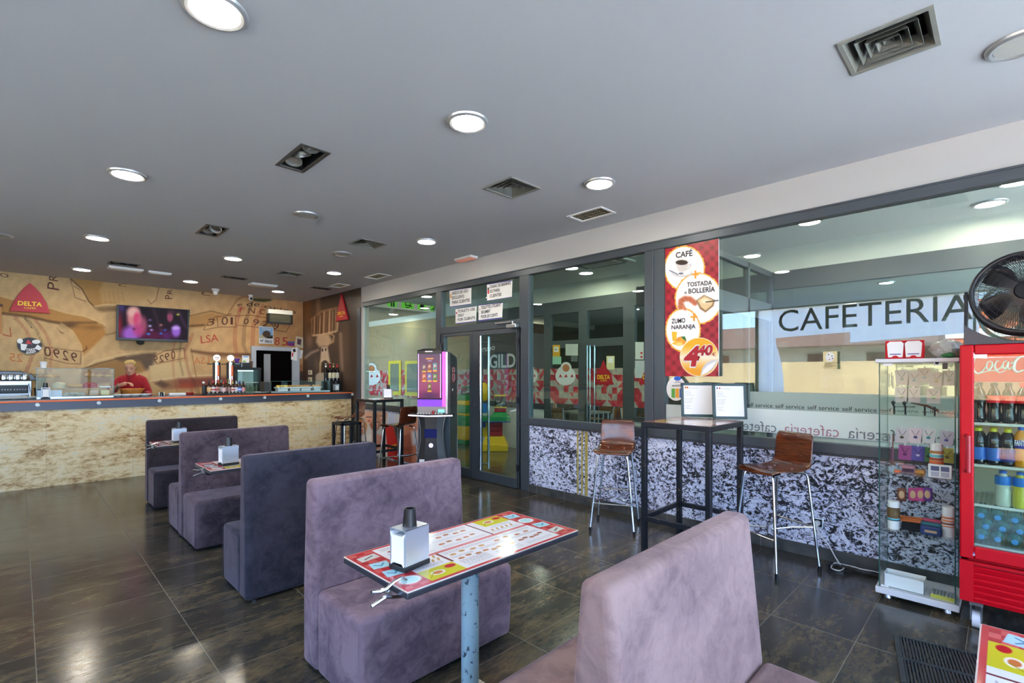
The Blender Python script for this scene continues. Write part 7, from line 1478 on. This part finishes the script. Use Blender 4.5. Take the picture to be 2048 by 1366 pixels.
# rubber mat
tp = [onZ(1787, 1272, .01), onZ(2048, 1335, .01)]
y1m = onZ(1787, 1272, .0); g = T('door_mat', 'ribbed black rubber mat on the floor in front of the cooler', 'mat', (y1m.x-.6, y1m.y-.4, 0))
mx1, my1 = y1m.x, y1m.y; wdx, wdy = .60, .80
A_ = onZ(1787, 1272, 0); B_ = onZ(2000, 1323, 0); C_ = onZ(1800, 1366, 0); e1 = (B_-A_).normalized(); e2 = Vector((-e1.y, e1.x, 0)); e2 = e2 if (C_-A_).dot(e2) > 0 else -e2
for k in range(2):
    o_ = A_+e2*(.27*k); b = MB()
    b.obox(o_+e1*.45+e2*.005+Vector((0, 0, .006)), e1*.45, e2*.005, (0, 0, .006)); b.obox(o_+e1*.45+e2*.262+Vector((0, 0, .006)), e1*.45, e2*.003, (0, 0, .006)); b.obox(o_+e1*.012+e2*.133+Vector((0, 0, .007)), e1*.012, e2*.133, (0, 0, .007))
    n_ = 60
    for i in range(n_): b.obox(o_+e1*(.03+.87*i/n_)+e2*.133+Vector((0, 0, .005)), e1*.004, e2*.13, (0, 0, .005))
    b.build('ribbed_strip', mat('rubber', (34, 40, 42), .6), g, world=True, smooth=False)
# ------------------------------------------------------------------ beyond the glass
def people(px, py):
    p = Paint(px, py, (206, 206, 204)); x, y = p.x, p.y; p.glow(725, 830, 20, 30, (200, 190, 180), .7)
    for fx, fy, rx, ry, hair in ((722, 855, 9, 13, (170, 110, 60)), (750, 846, 8, 14, (150, 80, 46)), (764, 834, 7, 12, (196, 150, 120)), (737, 836, 7, 11, (214, 176, 150))):
        p.ell(fx, fy-3, rx+3, ry+4, hair, 1, .2); p.ell(fx+1, fy, rx*.8, ry*.85, (226, 170, 146), 1, .2); p.ell(fx+1, fy+6, 3, 2, (196, 90, 80), .9, .3); p.line([(fx-4, fy-2), (fx+6, fy-2)], 1, (70, 50, 46), .8)
    p.poly([(716, 872), (745, 868), (745, 940), (716, 940)], (226, 220, 214), 1, 3); p.poly([(745, 866), (766, 872), (762, 900), (745, 898)], (214, 150, 130), 1, 3)
    p.poly([(777, 820), (790, 820), (790, 850), (777, 850)], (196, 206, 226), 1, 2); p.poly([(770, 848), (785, 848), (795, 880), (800, 905), (775, 905)], (200, 24, 30), 1, 1); p.poly([(775, 905), (800, 900), (806, 920), (775, 925)], (190, 30, 30), 1, 1)
    p.poly([(785, 848), (800, 850), (802, 900), (792, 872)], (60, 50, 46), 1, 2); p.poly([(806, 840), (822, 826), (836, 826), (836, 940), (806, 940)], (206, 130, 96), 1, 5); p.poly([(806, 872), (820, 866), (826, 900), (822, 925), (806, 925)], (170, 90, 66), 1, 3); p.poly([(822, 862), (836, 862), (836, 890), (824, 890)], (226, 214, 206), 1, 3)
    return p.c
ya, yb = yw(716), yw(884)
g = grid_obj('coffee_poster', (XW-.006, ya, .02), (0, yb-ya, 0), (0, 0, .80), 240, 120, people, vcol('poster_people', .5), pix=True); tag(g, 'printed panel of people drinking coffee under the pane by the bar', 'poster')
ptext('YES', (776, 901), (794, 896), (775, 893), lambda a, b: onX(a, b, XW-.009), M_yel, g, bold=.03)
textlines(['compartir el momento compartir el momento'], onX(733, 821, XW-.024), (0, -1, 0), (0, 0, 1), .016, M_white, g) if False else None
# cup and triangle stickers on the second glass wall
def cupsticker(px, py, lab, s=1.0):
    X = X2-.008; g = T('cup_sticker', lab, 'sticker', onX(px, py+22*s, X), group='coffee cup stickers on the far glass')
    def disc(cx, cy, rx, ry, m_, o, nm): MB().prism([onX(cx+rx*math.cos(t), cy+ry*math.sin(t), X-o) for t in np.linspace(0, 2*PI, 28, endpoint=False)], (-.001, 0, 0)).build(nm, m_, g, world=True, smooth=False)
    M_w = mat('sticker_white', (226, 226, 222), .5); disc(px, py+8*s, 20*s, 19*s, M_w, 0, 'saucer_print'); disc(px+1*s, py-8*s, 11*s, 12*s, M_w, .003, 'cup_print'); disc(px-11*s, py-4*s, 4*s, 5*s, M_w, .003, 'handle_print'); disc(px+1*s, py-8*s, 7*s, 7.5*s, mat('coffee_print', (190, 120, 76), .5), .006, 'coffee_print')
    for a in (-10, 1, 13): MB().prism([onX(*q, X=X-.007) for q in [(px+a*s, py+4*s), (px+(a+3)*s, py+10*s), (px+(a-3)*s, py+10*s)]], (-.001, 0, 0)).build('logo_print', M_red, g, world=True, smooth=False)
cupsticker(742, 745, 'coffee cup sticker by the bar end of the glass wall', .95); cupsticker(1058, 745, 'coffee cup sticker half hidden by the post left of the middle pane', .85); cupsticker(1131, 744, 'coffee cup sticker on the left leaf of the far door')
for k, (px, py, s, lab) in enumerate(((1207, 745, 1.0, 'red triangle sticker on the right leaf of the far door'), (839, 745, 1.25, 'red triangle sticker half hidden behind the slot machine'), (1298, 745, 1., 'red triangle sticker cut by the right post of the middle pane'))):
    delta([(px, py-25*s), (px+21*s, py+24*s), (px-20*s, py+24*s)], (-1, 0, 0), lambda a, b: onX(a, b, X2-.01), .002, lab, ((px-12*s, py+13*s), (px+13*s, py+13*s), (px-12*s, py+5*s)), ((px-6*s, py+18*s), (px+7*s, py+18*s), (px-6*s, py+15*s)))
def farpaper(pts, m_, lab, pr=None, name='notice'):
    X = X2-.01; g = T(name, lab, 'notice', onX(*pts[-1], X=X)); MB().prism([onX(*p, X=X) for p in pts], (-.001, 0, 0)).build('sheet', m_, g, world=True, smooth=False)
    for q, mm in (pr or []): MB().prism([onX(*p, X=X-.002) for p in q], (-.001, 0, 0)).build('print', mm, g, world=True, smooth=False)
R4 = lambda x0, y0, x1, y1: [(x0, y0), (x1, y0), (x1, y1), (x0, y1)]
farpaper(R4(1105.5, 690, 1120, 713), mat('note_yellow', (226, 170, 30), .6), 'yellow warning notice on the far door', [(R4(1108, 694, 1117, 704), M_paper), (R4(1110, 697, 1115, 701), M_ink)])
farpaper(R4(1105, 713, 1122.5, 728.5), mat('note_green', (150, 200, 170), .6), 'pale green notice below the yellow one')
farpaper(R4(1131, 688, 1156, 711), mat('note_grey', (190, 196, 186), .6), 'large white notice right of the yellow one')
farpaper(R4(1142, 711, 1155, 723), mat('note_dark', (90, 100, 96), .6), 'small dark notice below the large white one')
farpaper(R4(1213, 712, 1229, 739), M_stc, 'cream sticker on the right leaf of the far door', [(R4(1216, 715, 1226, 726), M_paper)])
farpaper(R4(1270.5, 684, 1287.5, 719), mat('note_white', (206, 210, 206), .6), 'no smoking notice beside the far door', [(R4(1281, 704, 1285, 708), M_red), (R4(1281, 712, 1285, 716), M_red)])
farpaper(R4(1270, 721, 1290, 756), mat('note_white2', (196, 200, 204), .6), 'typed sheet below the no smoking notice')
hl = T('far_door_handle', 'long chrome bar handles on the far double door', 'door handle', onX(1180, 840, X2-.05))
for px in (1174.5, 1180, 1189): y = yw(px, X2-.06); MB().cyl((X2-.06, y, .12), (X2-.06, y, 2.0), .014, n=10).build('bar', M_chrome, hl, world=True)
g = T('wall_speaker', 'black box speaker at the right of the middle pane', 'speaker', onX(1285, 605, X2-.15)); q = onX(1283, 590, X2-.2); MB().box(q.x, q.x+.15, q.y-.16, q.y+.1, q.z-.16, q.z+.14).build('body', M_blk, g, world=True, bevel=.01)
for px0, px1, lab in ((778, 803, 'left yellow framed poster on the corridor wall'), (811, 842, 'right yellow framed poster on the corridor wall')):
    g = T('yellow_frame', lab, 'poster', onX(px0, 760, X2-.02)); z0, z1 = onX(790, 805, X2).z+.2, onX(px0, 722, X2).z; a, b_ = yw(px1, X2), yw(px0, X2)
    MB().box(X2-.02, X2-.008, a, b_, z0, z1).build('frame', mat('frame_yellow', (206, 186, 30), .5), g, world=True); MB().box(X2-.024, X2-.02, a+.1, b_-.1, z0+.1, z1-.08).build('picture', mat('picture_grey', (96, 110, 90), .5), g, world=True)
# gumball machine and coin ride
gp = onZ(932, 888, 0); s_ = 1.0
g = T('gumball_machine', 'tall green and yellow gumball machine seen through the left door leaf', 'vending machine', gp)
MG, MY = mat('toy_green', (20, 140, 70), .3), mat('toy_yellow', (236, 190, 20), .3); H_ = (888-773)/FPX*((gp.x+gp.y)*S2)
for i, (z0, z1, m_) in enumerate(((.0, .08, MG), (.08, .32, MY), (.32, .50, MG), (.50, .54, MY), (.54, .68, MG), (.68, .76, MY), (.76, .86, MG))): MB().box(-.13, .13, -.13, .13, z0*H_/1.16*1.16/1.0, z1*H_/1.0*1.0).build('body_section', m_, g, bevel=.01)
MB().lathe([(.13, .86*H_), (.135, .9*H_), (.12, .98*H_), (.10, .985*H_)], n=20).build('globe', M_bglass, g); MB().cyl((0, 0, .98*H_), (0, 0, 1.0*H_), .11, n=20).build('lid', MG, g); b = MB()
for i in range(22): b.ball((.08*math.cos(i*2.4)*(.4+.6*((i*7) % 5)/5), .08*math.sin(i*2.4)*(.4+.6*((i*7) % 5)/5), .885*H_+.012*(i % 4)), .022, 8, 6)
_mg = mat('gumball_mix', (190, 150, 160), .3); LK(_mg, ramp(_mg, noise(_mg, tcoord(_mg), 22, 0), [(.35, (60, 110, 190)), (.45, (220, 190, 90)), (.52, (214, 120, 150)), (.6, (240, 236, 226))]), BS(_mg).inputs['Base Color'])
o = b.build('gumballs', _mg, g); o['kind'] = 'stuff'
rp = onZ(993, 897, 0)-Vector((S2, S2, 0))*.25; D_ = (rp.x+rp.y)*S2; q = D_/FPX; ex = Vector((S2, -S2, 0)); ed_ = Vector((S2, S2, 0))
g = T('coin_ride', 'coin operated toy ride with a red column, green slide top and yellow base', 'toy ride', rp)
def rb(x0, x1, y0, y1, d0, d1, m_, nm, taper=0, bev=.01): # px extents around the base point
    A_ = rp+ex*((x0-993)*q)+ed_*d0; B_ = rp+ex*((x1-993)*q)+ed_*d0; z0, z1 = (897-y0)*q, (897-y1)*q; t_ = taper*q
    lo = [A_, B_, B_+ed_*(d1-d0), A_+ed_*(d1-d0)]; hi = [lo[0]+ex*t_+ed_*t_, lo[1]-ex*t_+ed_*t_, lo[2]-ex*t_-ed_*t_, lo[3]+ex*t_-ed_*t_]
    MB().loft([[v+Vector((0, 0, z0)) for v in lo], [v+Vector((0, 0, z1)) for v in hi]]).build(nm, m_, g, world=True, bevel=bev)
rb(963, 1017, 897, 884, -.15, .25, MY, 'base'); rb(965, 1016, 884, 868, -.13, .23, MY, 'base_upper', 7)
for y0, y1 in ((868, 858), (858, 848), (848, 838)): rb(980, 1006, y0, y1, -.06, .12, mat('toy_red', (176, 30, 34), .4), 'column')
rb(962, 1022, 838, 829, -.16, .25, MG, 'slide_top'); rb(981, 1020, 829, 820, -.14, .22, MG, 'slide_hump', 8); rb(964, 1022, 840, 837, -.17, .26, mat('toy_blue', (30, 60, 130), .4), 'blue_rim')
rb(990, 1013, 820, 811, -.05, .1, mat('toy_red', (176, 30, 34), .4), 'ball_stand'); rb(990.5, 1013.5, 811, 789, -.06, .11, M_bglass, 'ball_box', 0, 0); rb(989.5, 1014.5, 789, 786, -.07, .12, MY, 'ball_box_lid'); rb(989.5, 1014, 812, 810, -.07, .12, MY, 'ball_box_rim')
b = MB()
for i in range(14): b.ball(rp+ex*((994+(i*5) % 17-993)*q)+ed_*(.02*(i % 3))+Vector((0, 0, (897-808+3*(i % 4))*q)), .02, 8, 6)
o = b.build('toy_balls', _mg, g, world=True); o['kind'] = 'stuff'
rb(963, 975, 822, 803, -.05, .1, mat('toy_blue2', (30, 110, 180), .4), 'blue_neck'); MB().ball(rp+ex*((969-993)*q)+Vector((0, 0, (897-780)*q)), 22*q*.62, 16, 12, (.75, .75, 1.4)).build('yellow_head', MY, g, world=True)
rb(963, 980, 870, 840, .0, .1, MY, 'yellow_slope')
MB().cyl(rp+ex*((968-993)*q)-ed_*.05+Vector((0, 0, (897-846)*q)), rp+ex*((968-993)*q)-ed_*.07+Vector((0, 0, (897-846)*q)), .05, n=16).build('round_badge', mat('badge_navy', (40, 60, 130), .4), g, world=True)
# dining chairs and tables behind the far glass
M_seat = mat('chair_orange_wood', (206, 130, 70), .45); M_leg = mat('chair_white_metal', (200, 206, 206), .35, .4)
ch = T('dining_chair', 'x', 'chair', (0, 0, 0), 0, 'dining chairs beyond the far glass wall')
MB().box(-.2, .2, -.2, .2, .44, .46).build('seat', M_seat, ch, bevel=.01); MB().loft([[Vector((-.2, .2, .66)), Vector((.2, .2, .66)), Vector((.2, .215, .66)), Vector((-.2, .215, .66))], [Vector((-.19, .225, .86)), Vector((.19, .225, .86)), Vector((.19, .24, .86)), Vector((-.19, .24, .86))]]).build('backrest', M_seat, ch, bevel=.006)
for sx in (-1, 1):
    MB().tube([(sx*.19, .23, .86), (sx*.19, .19, .44), (sx*.2, .23, 0)], .011, 8).build('leg', M_leg, ch); MB().tube([(sx*.19, -.19, .44), (sx*.2, -.21, 0)], .011, 8).build('leg', M_leg, ch)
MB().tube([(-.19, .19, .44), (-.19, -.19, .44)], .01, 6).tube([(.19, .19, .44), (.19, -.19, .44)], .01, 6).tube([(-.07, .205, .66), (-.07, .19, .44)], .007, 6).tube([(.07, .205, .66), (.07, .19, .44)], .007, 6).build('frame', M_leg, ch)
tb = T('dining_table', 'x', 'table', (0, 0, 0), 0, 'dining tables beyond the far glass wall'); MB().box(-.4, .4, -.4, .4, .72, .75).build('tabletop', mat('table_light', (206, 200, 186), .3), tb, bevel=.005)
for sx in (-1, 1):
    for sy in (-1, 1): MB().cyl((sx*.36, sy*.36, 0), (sx*.36, sy*.36, .72), .018, n=10).build('leg', M_leg, tb)
TBL = [(8.0, 6.0, 'left dining table behind the left leaf of the far door'), (8.1, 4.2, 'middle dining table behind the far door handles'), (8.0, 2.45, 'right dining table behind the far side pane'), (10.2, 6.9, 'rear left dining table deep in the far room'), (10.4, 4.6, 'rear right dining table deep in the far room')]
wh = [('near', -.62, 0, PI/2), ('far', .62, 0, -PI/2), ('left', 0, .62, 0), ('right', 0, -.62, PI)]
first = True
for i, (x, y, lab) in enumerate(TBL):
    if i == 0: tb.location = (x, y, 0); tb['label'] = lab
    else: dup(tb, (x, y, 0), 0, lab)
    for nm, dx, dy, rz in wh[:4 if i < 3 else 2]:
        l = 'light wood chair on the %s side of the %s dining table' % (nm, ['left', 'middle', 'right', 'rear left', 'rear right'][i])
        if first: ch.location = (x+dx, y+dy, 0); ch.rotation_euler = (0, 0, rz); ch['label'] = l; first = False
        else: dup(ch, (x+dx, y+dy, 0), rz, l)
# copies of a ceiling lamp, added to brighten the dining room and corridor
k0 = [o for o in bpy.data.objects if o.get('label', '').startswith('lit round lamp in the centre')][0]
for x, y in ((5.2, -1.2), (6.6, .1), (5.4, 2.6), (6.5, 4.8), (8.6, -1.6), (5.9, 1.0), (5.9, 3.6), (5.9, 6.0), (8.6, .5), (8.6, 2.6), (8.6, 7.6), (11, 1.5), (11, 4.0), (11, 6.6), (11, 9.5), (8.8, 10.5)):
    o = dup(k0, (x, y, ZC-.001), 0, 'round lamp in the ceiling of the far rooms'); o['group'] = 'lamps of the far rooms'
p = onZ(1190, 520, ZC)
for (x, y), lab in (((p.x, p.y), 'white square air cassette behind the top of the middle pane'), ((8.9, 6.2), 'white square air cassette in the dining room ceiling'), ((8.6, 1.4), 'white square air cassette behind the big right pane')):
    g = T('air_cassette', lab, 'air conditioner', (x, y, ZC)); MB().box(-.42, .42, -.42, .42, -.03, -.002).build('panel', mat('cassette_white', (206, 208, 200), .5), g, bevel=.006); MB().box(-.24, .24, -.24, .24, -.036, -.03).build('grille', mat('cassette_grille', (170, 172, 166), .5), g)
    for s_ in (-1, 1): MB().box(-.3, .3, s_*.33-.03, s_*.33+.03, -.034, -.03).box(s_*.33-.03, s_*.33+.03, -.3, .3, -.034, -.03).build('flap', mat('cassette_flap', (120, 122, 118), .5), g)
# ------------------------------------------------------------------ the woman behind the bar
WY = 10.1; WX = xw(263, WY); zt = onY(263, 721.5, WY).z     # top of the head
g = T('person', 'woman in a red zip sweater bending over a wicker basket behind the bar', 'person', (WX, WY, 0), -.35)
# local frame: +x her left (towards the right of the picture), -y towards the camera
HT = zt; hz = HT-.115
def skin_mesh(verts, edges, rad):
    me = bpy.data.meshes.new('sk'); me.from_pydata(verts, edges, []); o = bpy.data.objects.new('sk', me); COL.objects.link(o)
    m = o.modifiers.new('s', 'SKIN'); m.use_smooth_shade = True
    for i, r in enumerate(rad): me.skin_vertices[0].data[i].radius = (r, r*(.78 if i < 4 else 1))
    me.skin_vertices[0].data[0].use_root = True
    s = o.modifiers.new('u', 'SUBSURF'); s.levels = s.render_levels = 1; bpy.context.view_layer.update()
    dg = bpy.context.evaluated_depsgraph_get(); r_ = bpy.data.meshes.new_from_object(o.evaluated_get(dg)); vs = [tuple(v.co) for v in r_.vertices]; fs = [tuple(p.vertices) for p in r_.polygons]
    bpy.data.objects.remove(o); bpy.data.meshes.remove(me); bpy.data.meshes.remove(r_); return vs, fs
sh = HT-.29   # shoulders
V = [(0, .02, .93), (0, .03, 1.05), (0, .02, 1.2), (0, .0, sh-.02), (0, -.02, sh+.06), (0, -.045, hz-.06),   # 0-5 pelvis..head base
     (-.145, -.0, sh-.03), (-.26, -.09, sh-.21), (-.11, -.25, sh-.11), (.01, -.30, sh-.07),                 # right arm: shoulder, elbow, wrist, palm
     (.145, -.0, sh-.03), (.24, -.05, sh-.25), (.22, -.22, sh-.27), (.16, -.29, sh-.265),                      # left arm
     (-.09, .03, .88), (-.10, .0, .48), (-.10, .03, .06), (-.10, -.12, .03), (.09, .03, .88), (.10, .0, .48), (.10, .03, .06), (.10, -.12, .03)]
E = [(0, 1), (1, 2), (2, 3), (3, 4), (4, 5), (3, 6), (6, 7), (7, 8), (8, 9), (3, 10), (10, 11), (11, 12), (12, 13), (0, 14), (14, 15), (15, 16), (16, 17), (0, 18), (18, 19), (19, 20), (20, 21)]
RAD = [.15, .135, .14, .125, .055, .05, .062, .046, .029, .034, .062, .046, .029, .034, .085, .058, .04, .035, .085, .058, .04, .035]
bv, bf = skin_mesh(V, E, RAD); bd = MB(); bd.add(bv, bf)
hc = Vector((.0, -.07, hz)); tl_ = .32
def hp(x, y, z): # head local -> tilt forward and turn
    c, s = math.cos(tl_), math.sin(tl_); y2, z2 = y*c+z*s*-1*-1*0-z*s, y*s*1+z*c; return hc+Vector((x, y*c-z*s, z*c+y*s))
rings = []
for z, rx, ry, oy in ((-.115, .028, .03, -.03), (-.10, .045, .05, -.03), (-.07, .058, .068, -.018), (-.03, .066, .08, -.005), (.01, .071, .088, .0), (.05, .073, .092, .004), (.085, .064, .08, .008), (.108, .04, .05, .01), (.115, .012, .016, .01)):
    rings.append([hp(rx*math.cos(t), oy+ry*math.sin(t), z) for t in np.linspace(0, 2*PI, 20, endpoint=False)])
bd.loft(rings); bd.loft([[hp(w_*math.cos(t), -.083+y_+.006*math.sin(t), z) for t in np.linspace(0, 2*PI, 8, endpoint=False)] for z, w_, y_ in ((-.045, .013, -.010), (-.03, .014, -.020), (-.01, .010, -.010), (.01, .007, -.002))])
for s_ in (-1, 1): bd.ball(hp(s_*.073, .01, -.005), .018, 10, 8, (.4, .8, 1.2))
def hand(base, dirv, side, upv, curl):
    d = Vector(dirv).normalized(); u = Vector(upv).normalized(); sd = d.cross(u).normalized()
    for i, (o_, L_) in enumerate(((-.03, .062), (-.010, .070), (.010, .066), (.028, .052))):
        p0 = base+sd*o_; p1 = p0+d*L_*.5-u*.008; p2 = p1+(d*(1-curl)-u*curl).normalized()*L_*.35; p3 = p2+(d*(1-curl*1.4)-u*curl*1.3).normalized()*L_*.28; bd.tube([p0-d*.03, p0, p1, p2, p3], [.0085, .0095, .009, .008, .006], 8)
    bd.tube([base-d*.03+sd*(-.03*side), base+d*.0+sd*(-.045*side)-u*.012, base+d*.03+sd*(-.045*side)-u*.03], [.011, .010, .007], 8)
hand(Vector(V[9])+Vector((.03, -.01, .0)), (.9, -.25, -.2), 1, (0, 0, 1), .65); hand(Vector(V[13])+Vector((-.02, -.02, .0)), (-.9, -.3, .05), -1, (0, .1, -1), .5)
M_skin = mat('skin', (206, 152, 124), .5); body = bd.build('body', M_skin, g, ang=80)
rm = body.modifiers.new('r', 'REMESH'); rm.mode = 'VOXEL'; rm.voxel_size = .0065; rm.use_smooth_shade = True
# clothing and hair: shells that follow the body
bpy.context.view_layer.update(); dg = bpy.context.evaluated_depsgraph_get(); em = bpy.data.meshes.new_from_object(body.evaluated_get(dg))
bv_ = [v.co.copy() for v in em.vertices]; bn_ = [v.normal.copy() for v in em.vertices]; bp_ = [tuple(p.vertices) for p in em.polygons]
def along(p, a, b): a, b = Vector(a), Vector(b); d = b-a; t = (p-a).dot(d)/d.dot(d); return t, (p-a-d*t).length
def in_sweater(p):
    if p.z < .90 or p.z > sh+.10: return False
    if abs(p.x) < .085 and p.z > sh+.045: return False
    t, r = along(p, V[7], V[8]); 
    if t > .42 and r < .09 and p.y < -.10 and p.x < .10 and p.z > V[7][2]-.09: return False
    t, r = along(p, V[11], V[12])
    if (t > .85 and r < .08 and p.y < -.16): return False
    if (p-Vector(V[13])).length < .10 or (p-Vector(V[9])).length < .13: return False
    return True
def shell(name, test, off, m_, smooth_=6):
    keep = [test(v) for v in bv_]; fs = [f for f in bp_ if all(keep[i] for i in f)]; used = sorted({i for f in fs for i in f}); mp2 = {k: n for n, k in enumerate(used)}
    mb = MB(); mb.add([bv_[i]+bn_[i]*off for i in used], [tuple(mp2[i] for i in f) for f in fs]); o = mb.build(name, m_, g, ang=80)
    s1 = o.modifiers.new('a', 'SMOOTH'); s1.iterations = smooth_; s1.factor = .5; s2 = o.modifiers.new('b', 'SOLIDIFY'); s2.thickness = .008; s2.offset = 1; return o
M_swt = mat('sweater_red', (158, 8, 24), .8, sheen=.3); swt = shell('sweater', in_sweater, .012, M_swt)
shell('trousers', lambda p: .09 < p.z < .93, .008, mat('trousers_black', (24, 24, 28), .8))
for c_, ax_, r_ in ((Vector(V[7]).lerp(Vector(V[8]), .42), Vector(V[8])-Vector(V[7]), .052), (Vector((0, -.028, sh+.05)), Vector((0, -.2, 1)), .066)):
    MB().lathe([(r_, -.014), (r_+.010, -.008), (r_+.011, .006), (r_+.004, .014), (r_-.004, .012), (r_-.004, -.012)], c_, 22, ax_).build('cuff', M_swt, g)
MB().lathe([(.080, -.035), (.074, .0), (.069, .042), (.062, .042), (.066, 0), (.072, -.035)], (0, -.028, sh+.05), 24, (0, -.22, 1)).build('collar', M_swt, g)
MB().tube([(0.0, -.108, sh+.075), (.001, -.118, sh+.04), (.003, -.140, sh+.0), (.005, -.165, sh-.08)], .004, 6).build('zip', mat('zip_dark', (90, 6, 16), .5), g)
hr = MB(); rr = []
for z, rx, ry, oy in ((-.075, .050, .03, .058), (-.05, .070, .045, .052), (-.02, .082, .060, .040), (.02, .086, .074, .028), (.055, .084, .088, .018), (.09, .076, .086, .018), (.118, .050, .060, .010), (.128, .018, .02, .008)):
    rr.append([hp(rx*math.cos(t)*(1+.02*math.sin(9*t)), oy+ry*math.sin(t)*(1+.02*math.sin(11*t)), z) for t in np.linspace(0, 2*PI, 26, endpoint=False)])
hr.loft(rr); hr.tube([hp(-.02, .09, .0), hp(-.03, .13, -.03), hp(-.035, .14, -.10), hp(-.03, .12, -.15)], [.02, .028, .022, .006], 10)
M_hair = mat('hair_blonde', (196, 160, 84), .5); LK(M_hair, ramp(M_hair, noise(M_hair, tcoord(M_hair, (6, 1, 1)), 26, 4, .7), [(.38, (110, 76, 34)), (.6, (222, 192, 118))]), BS(M_hair).inputs['Base Color']); hr.build('hair', M_hair, g, ang=60)
for s_ in (-1, 1):
    MB().tube([hp(s_*.045, -.070, .004), hp(s_*.03, -.082, .001), hp(s_*.014, -.080, .003)], .0045, 6).build('eyelid', mat('eye_dark', (60, 36, 30), .6), g); MB().tube([hp(s_*.05, -.070, .024), hp(s_*.03, -.086, .029), hp(s_*.012, -.088, .024)], .003, 6).build('eyebrow', mat('brow_brown', (110, 76, 50), .7), g)
MB().tube([hp(-.02, -.081, -.068), hp(0, -.090, -.066), hp(.02, -.081, -.068)], [.002, .005, .002], 6).build('mouth', mat('lips', (160, 70, 66), .5), g)
wr = Vector(V[8]); MB().lathe([(.034, -.008), (.036, 0), (.034, .008)], wr, 16, (.8, -.35, .1)).build('wrist_watch', M_alu, g)
# the basket she holds
bp = pmat(g) @ (Vector(V[13])+Vector((-.08, -.03, .016))); bk = T('wicker_basket', 'oval wicker basket held in the woman\'s left hand', 'basket', bp)
b = MB()
for k in range(7):
    z = .004+.0115*k; rx, ry = .105+.045*k/6, .07+.03*k/6; b.tube([(rx*math.cos(t), ry*math.sin(t), z+.003*math.sin(18*t+k*PI)) for t in np.linspace(0, 2*PI, 60, endpoint=False)], .0062, 6, True)
M_wick = mat('wicker', (206, 130, 50), .6); b.build('weave', M_wick, bk); b = MB()
for i in range(26): t = 2*PI*i/26; b.tube([(.104*math.cos(t), .07*math.sin(t), 0), (.156*math.cos(t), .105*math.sin(t), .082)], .004, 5)
b.lathe([(.001, 0), (.1, 0), (.1, .004), (.001, .004)], n=20); b.tube([(.156*math.cos(t), .105*math.sin(t), .084) for t in np.linspace(0, 2*PI, 40, endpoint=False)], .008, 6, True); b.build('rods', M_wick, bk)
for i, (x, y) in enumerate(((-.03, 0), (.06, .02))): tag(MB().box(bp.x+x-.04, bp.x+x+.04, bp.y+y-.04, bp.y+y+.03, bp.z+.05, bp.z+.088).build('paper_packet', M_paper, bevel=.006), ['left', 'right'][i]+' white paper packet inside the wicker basket', 'packet')
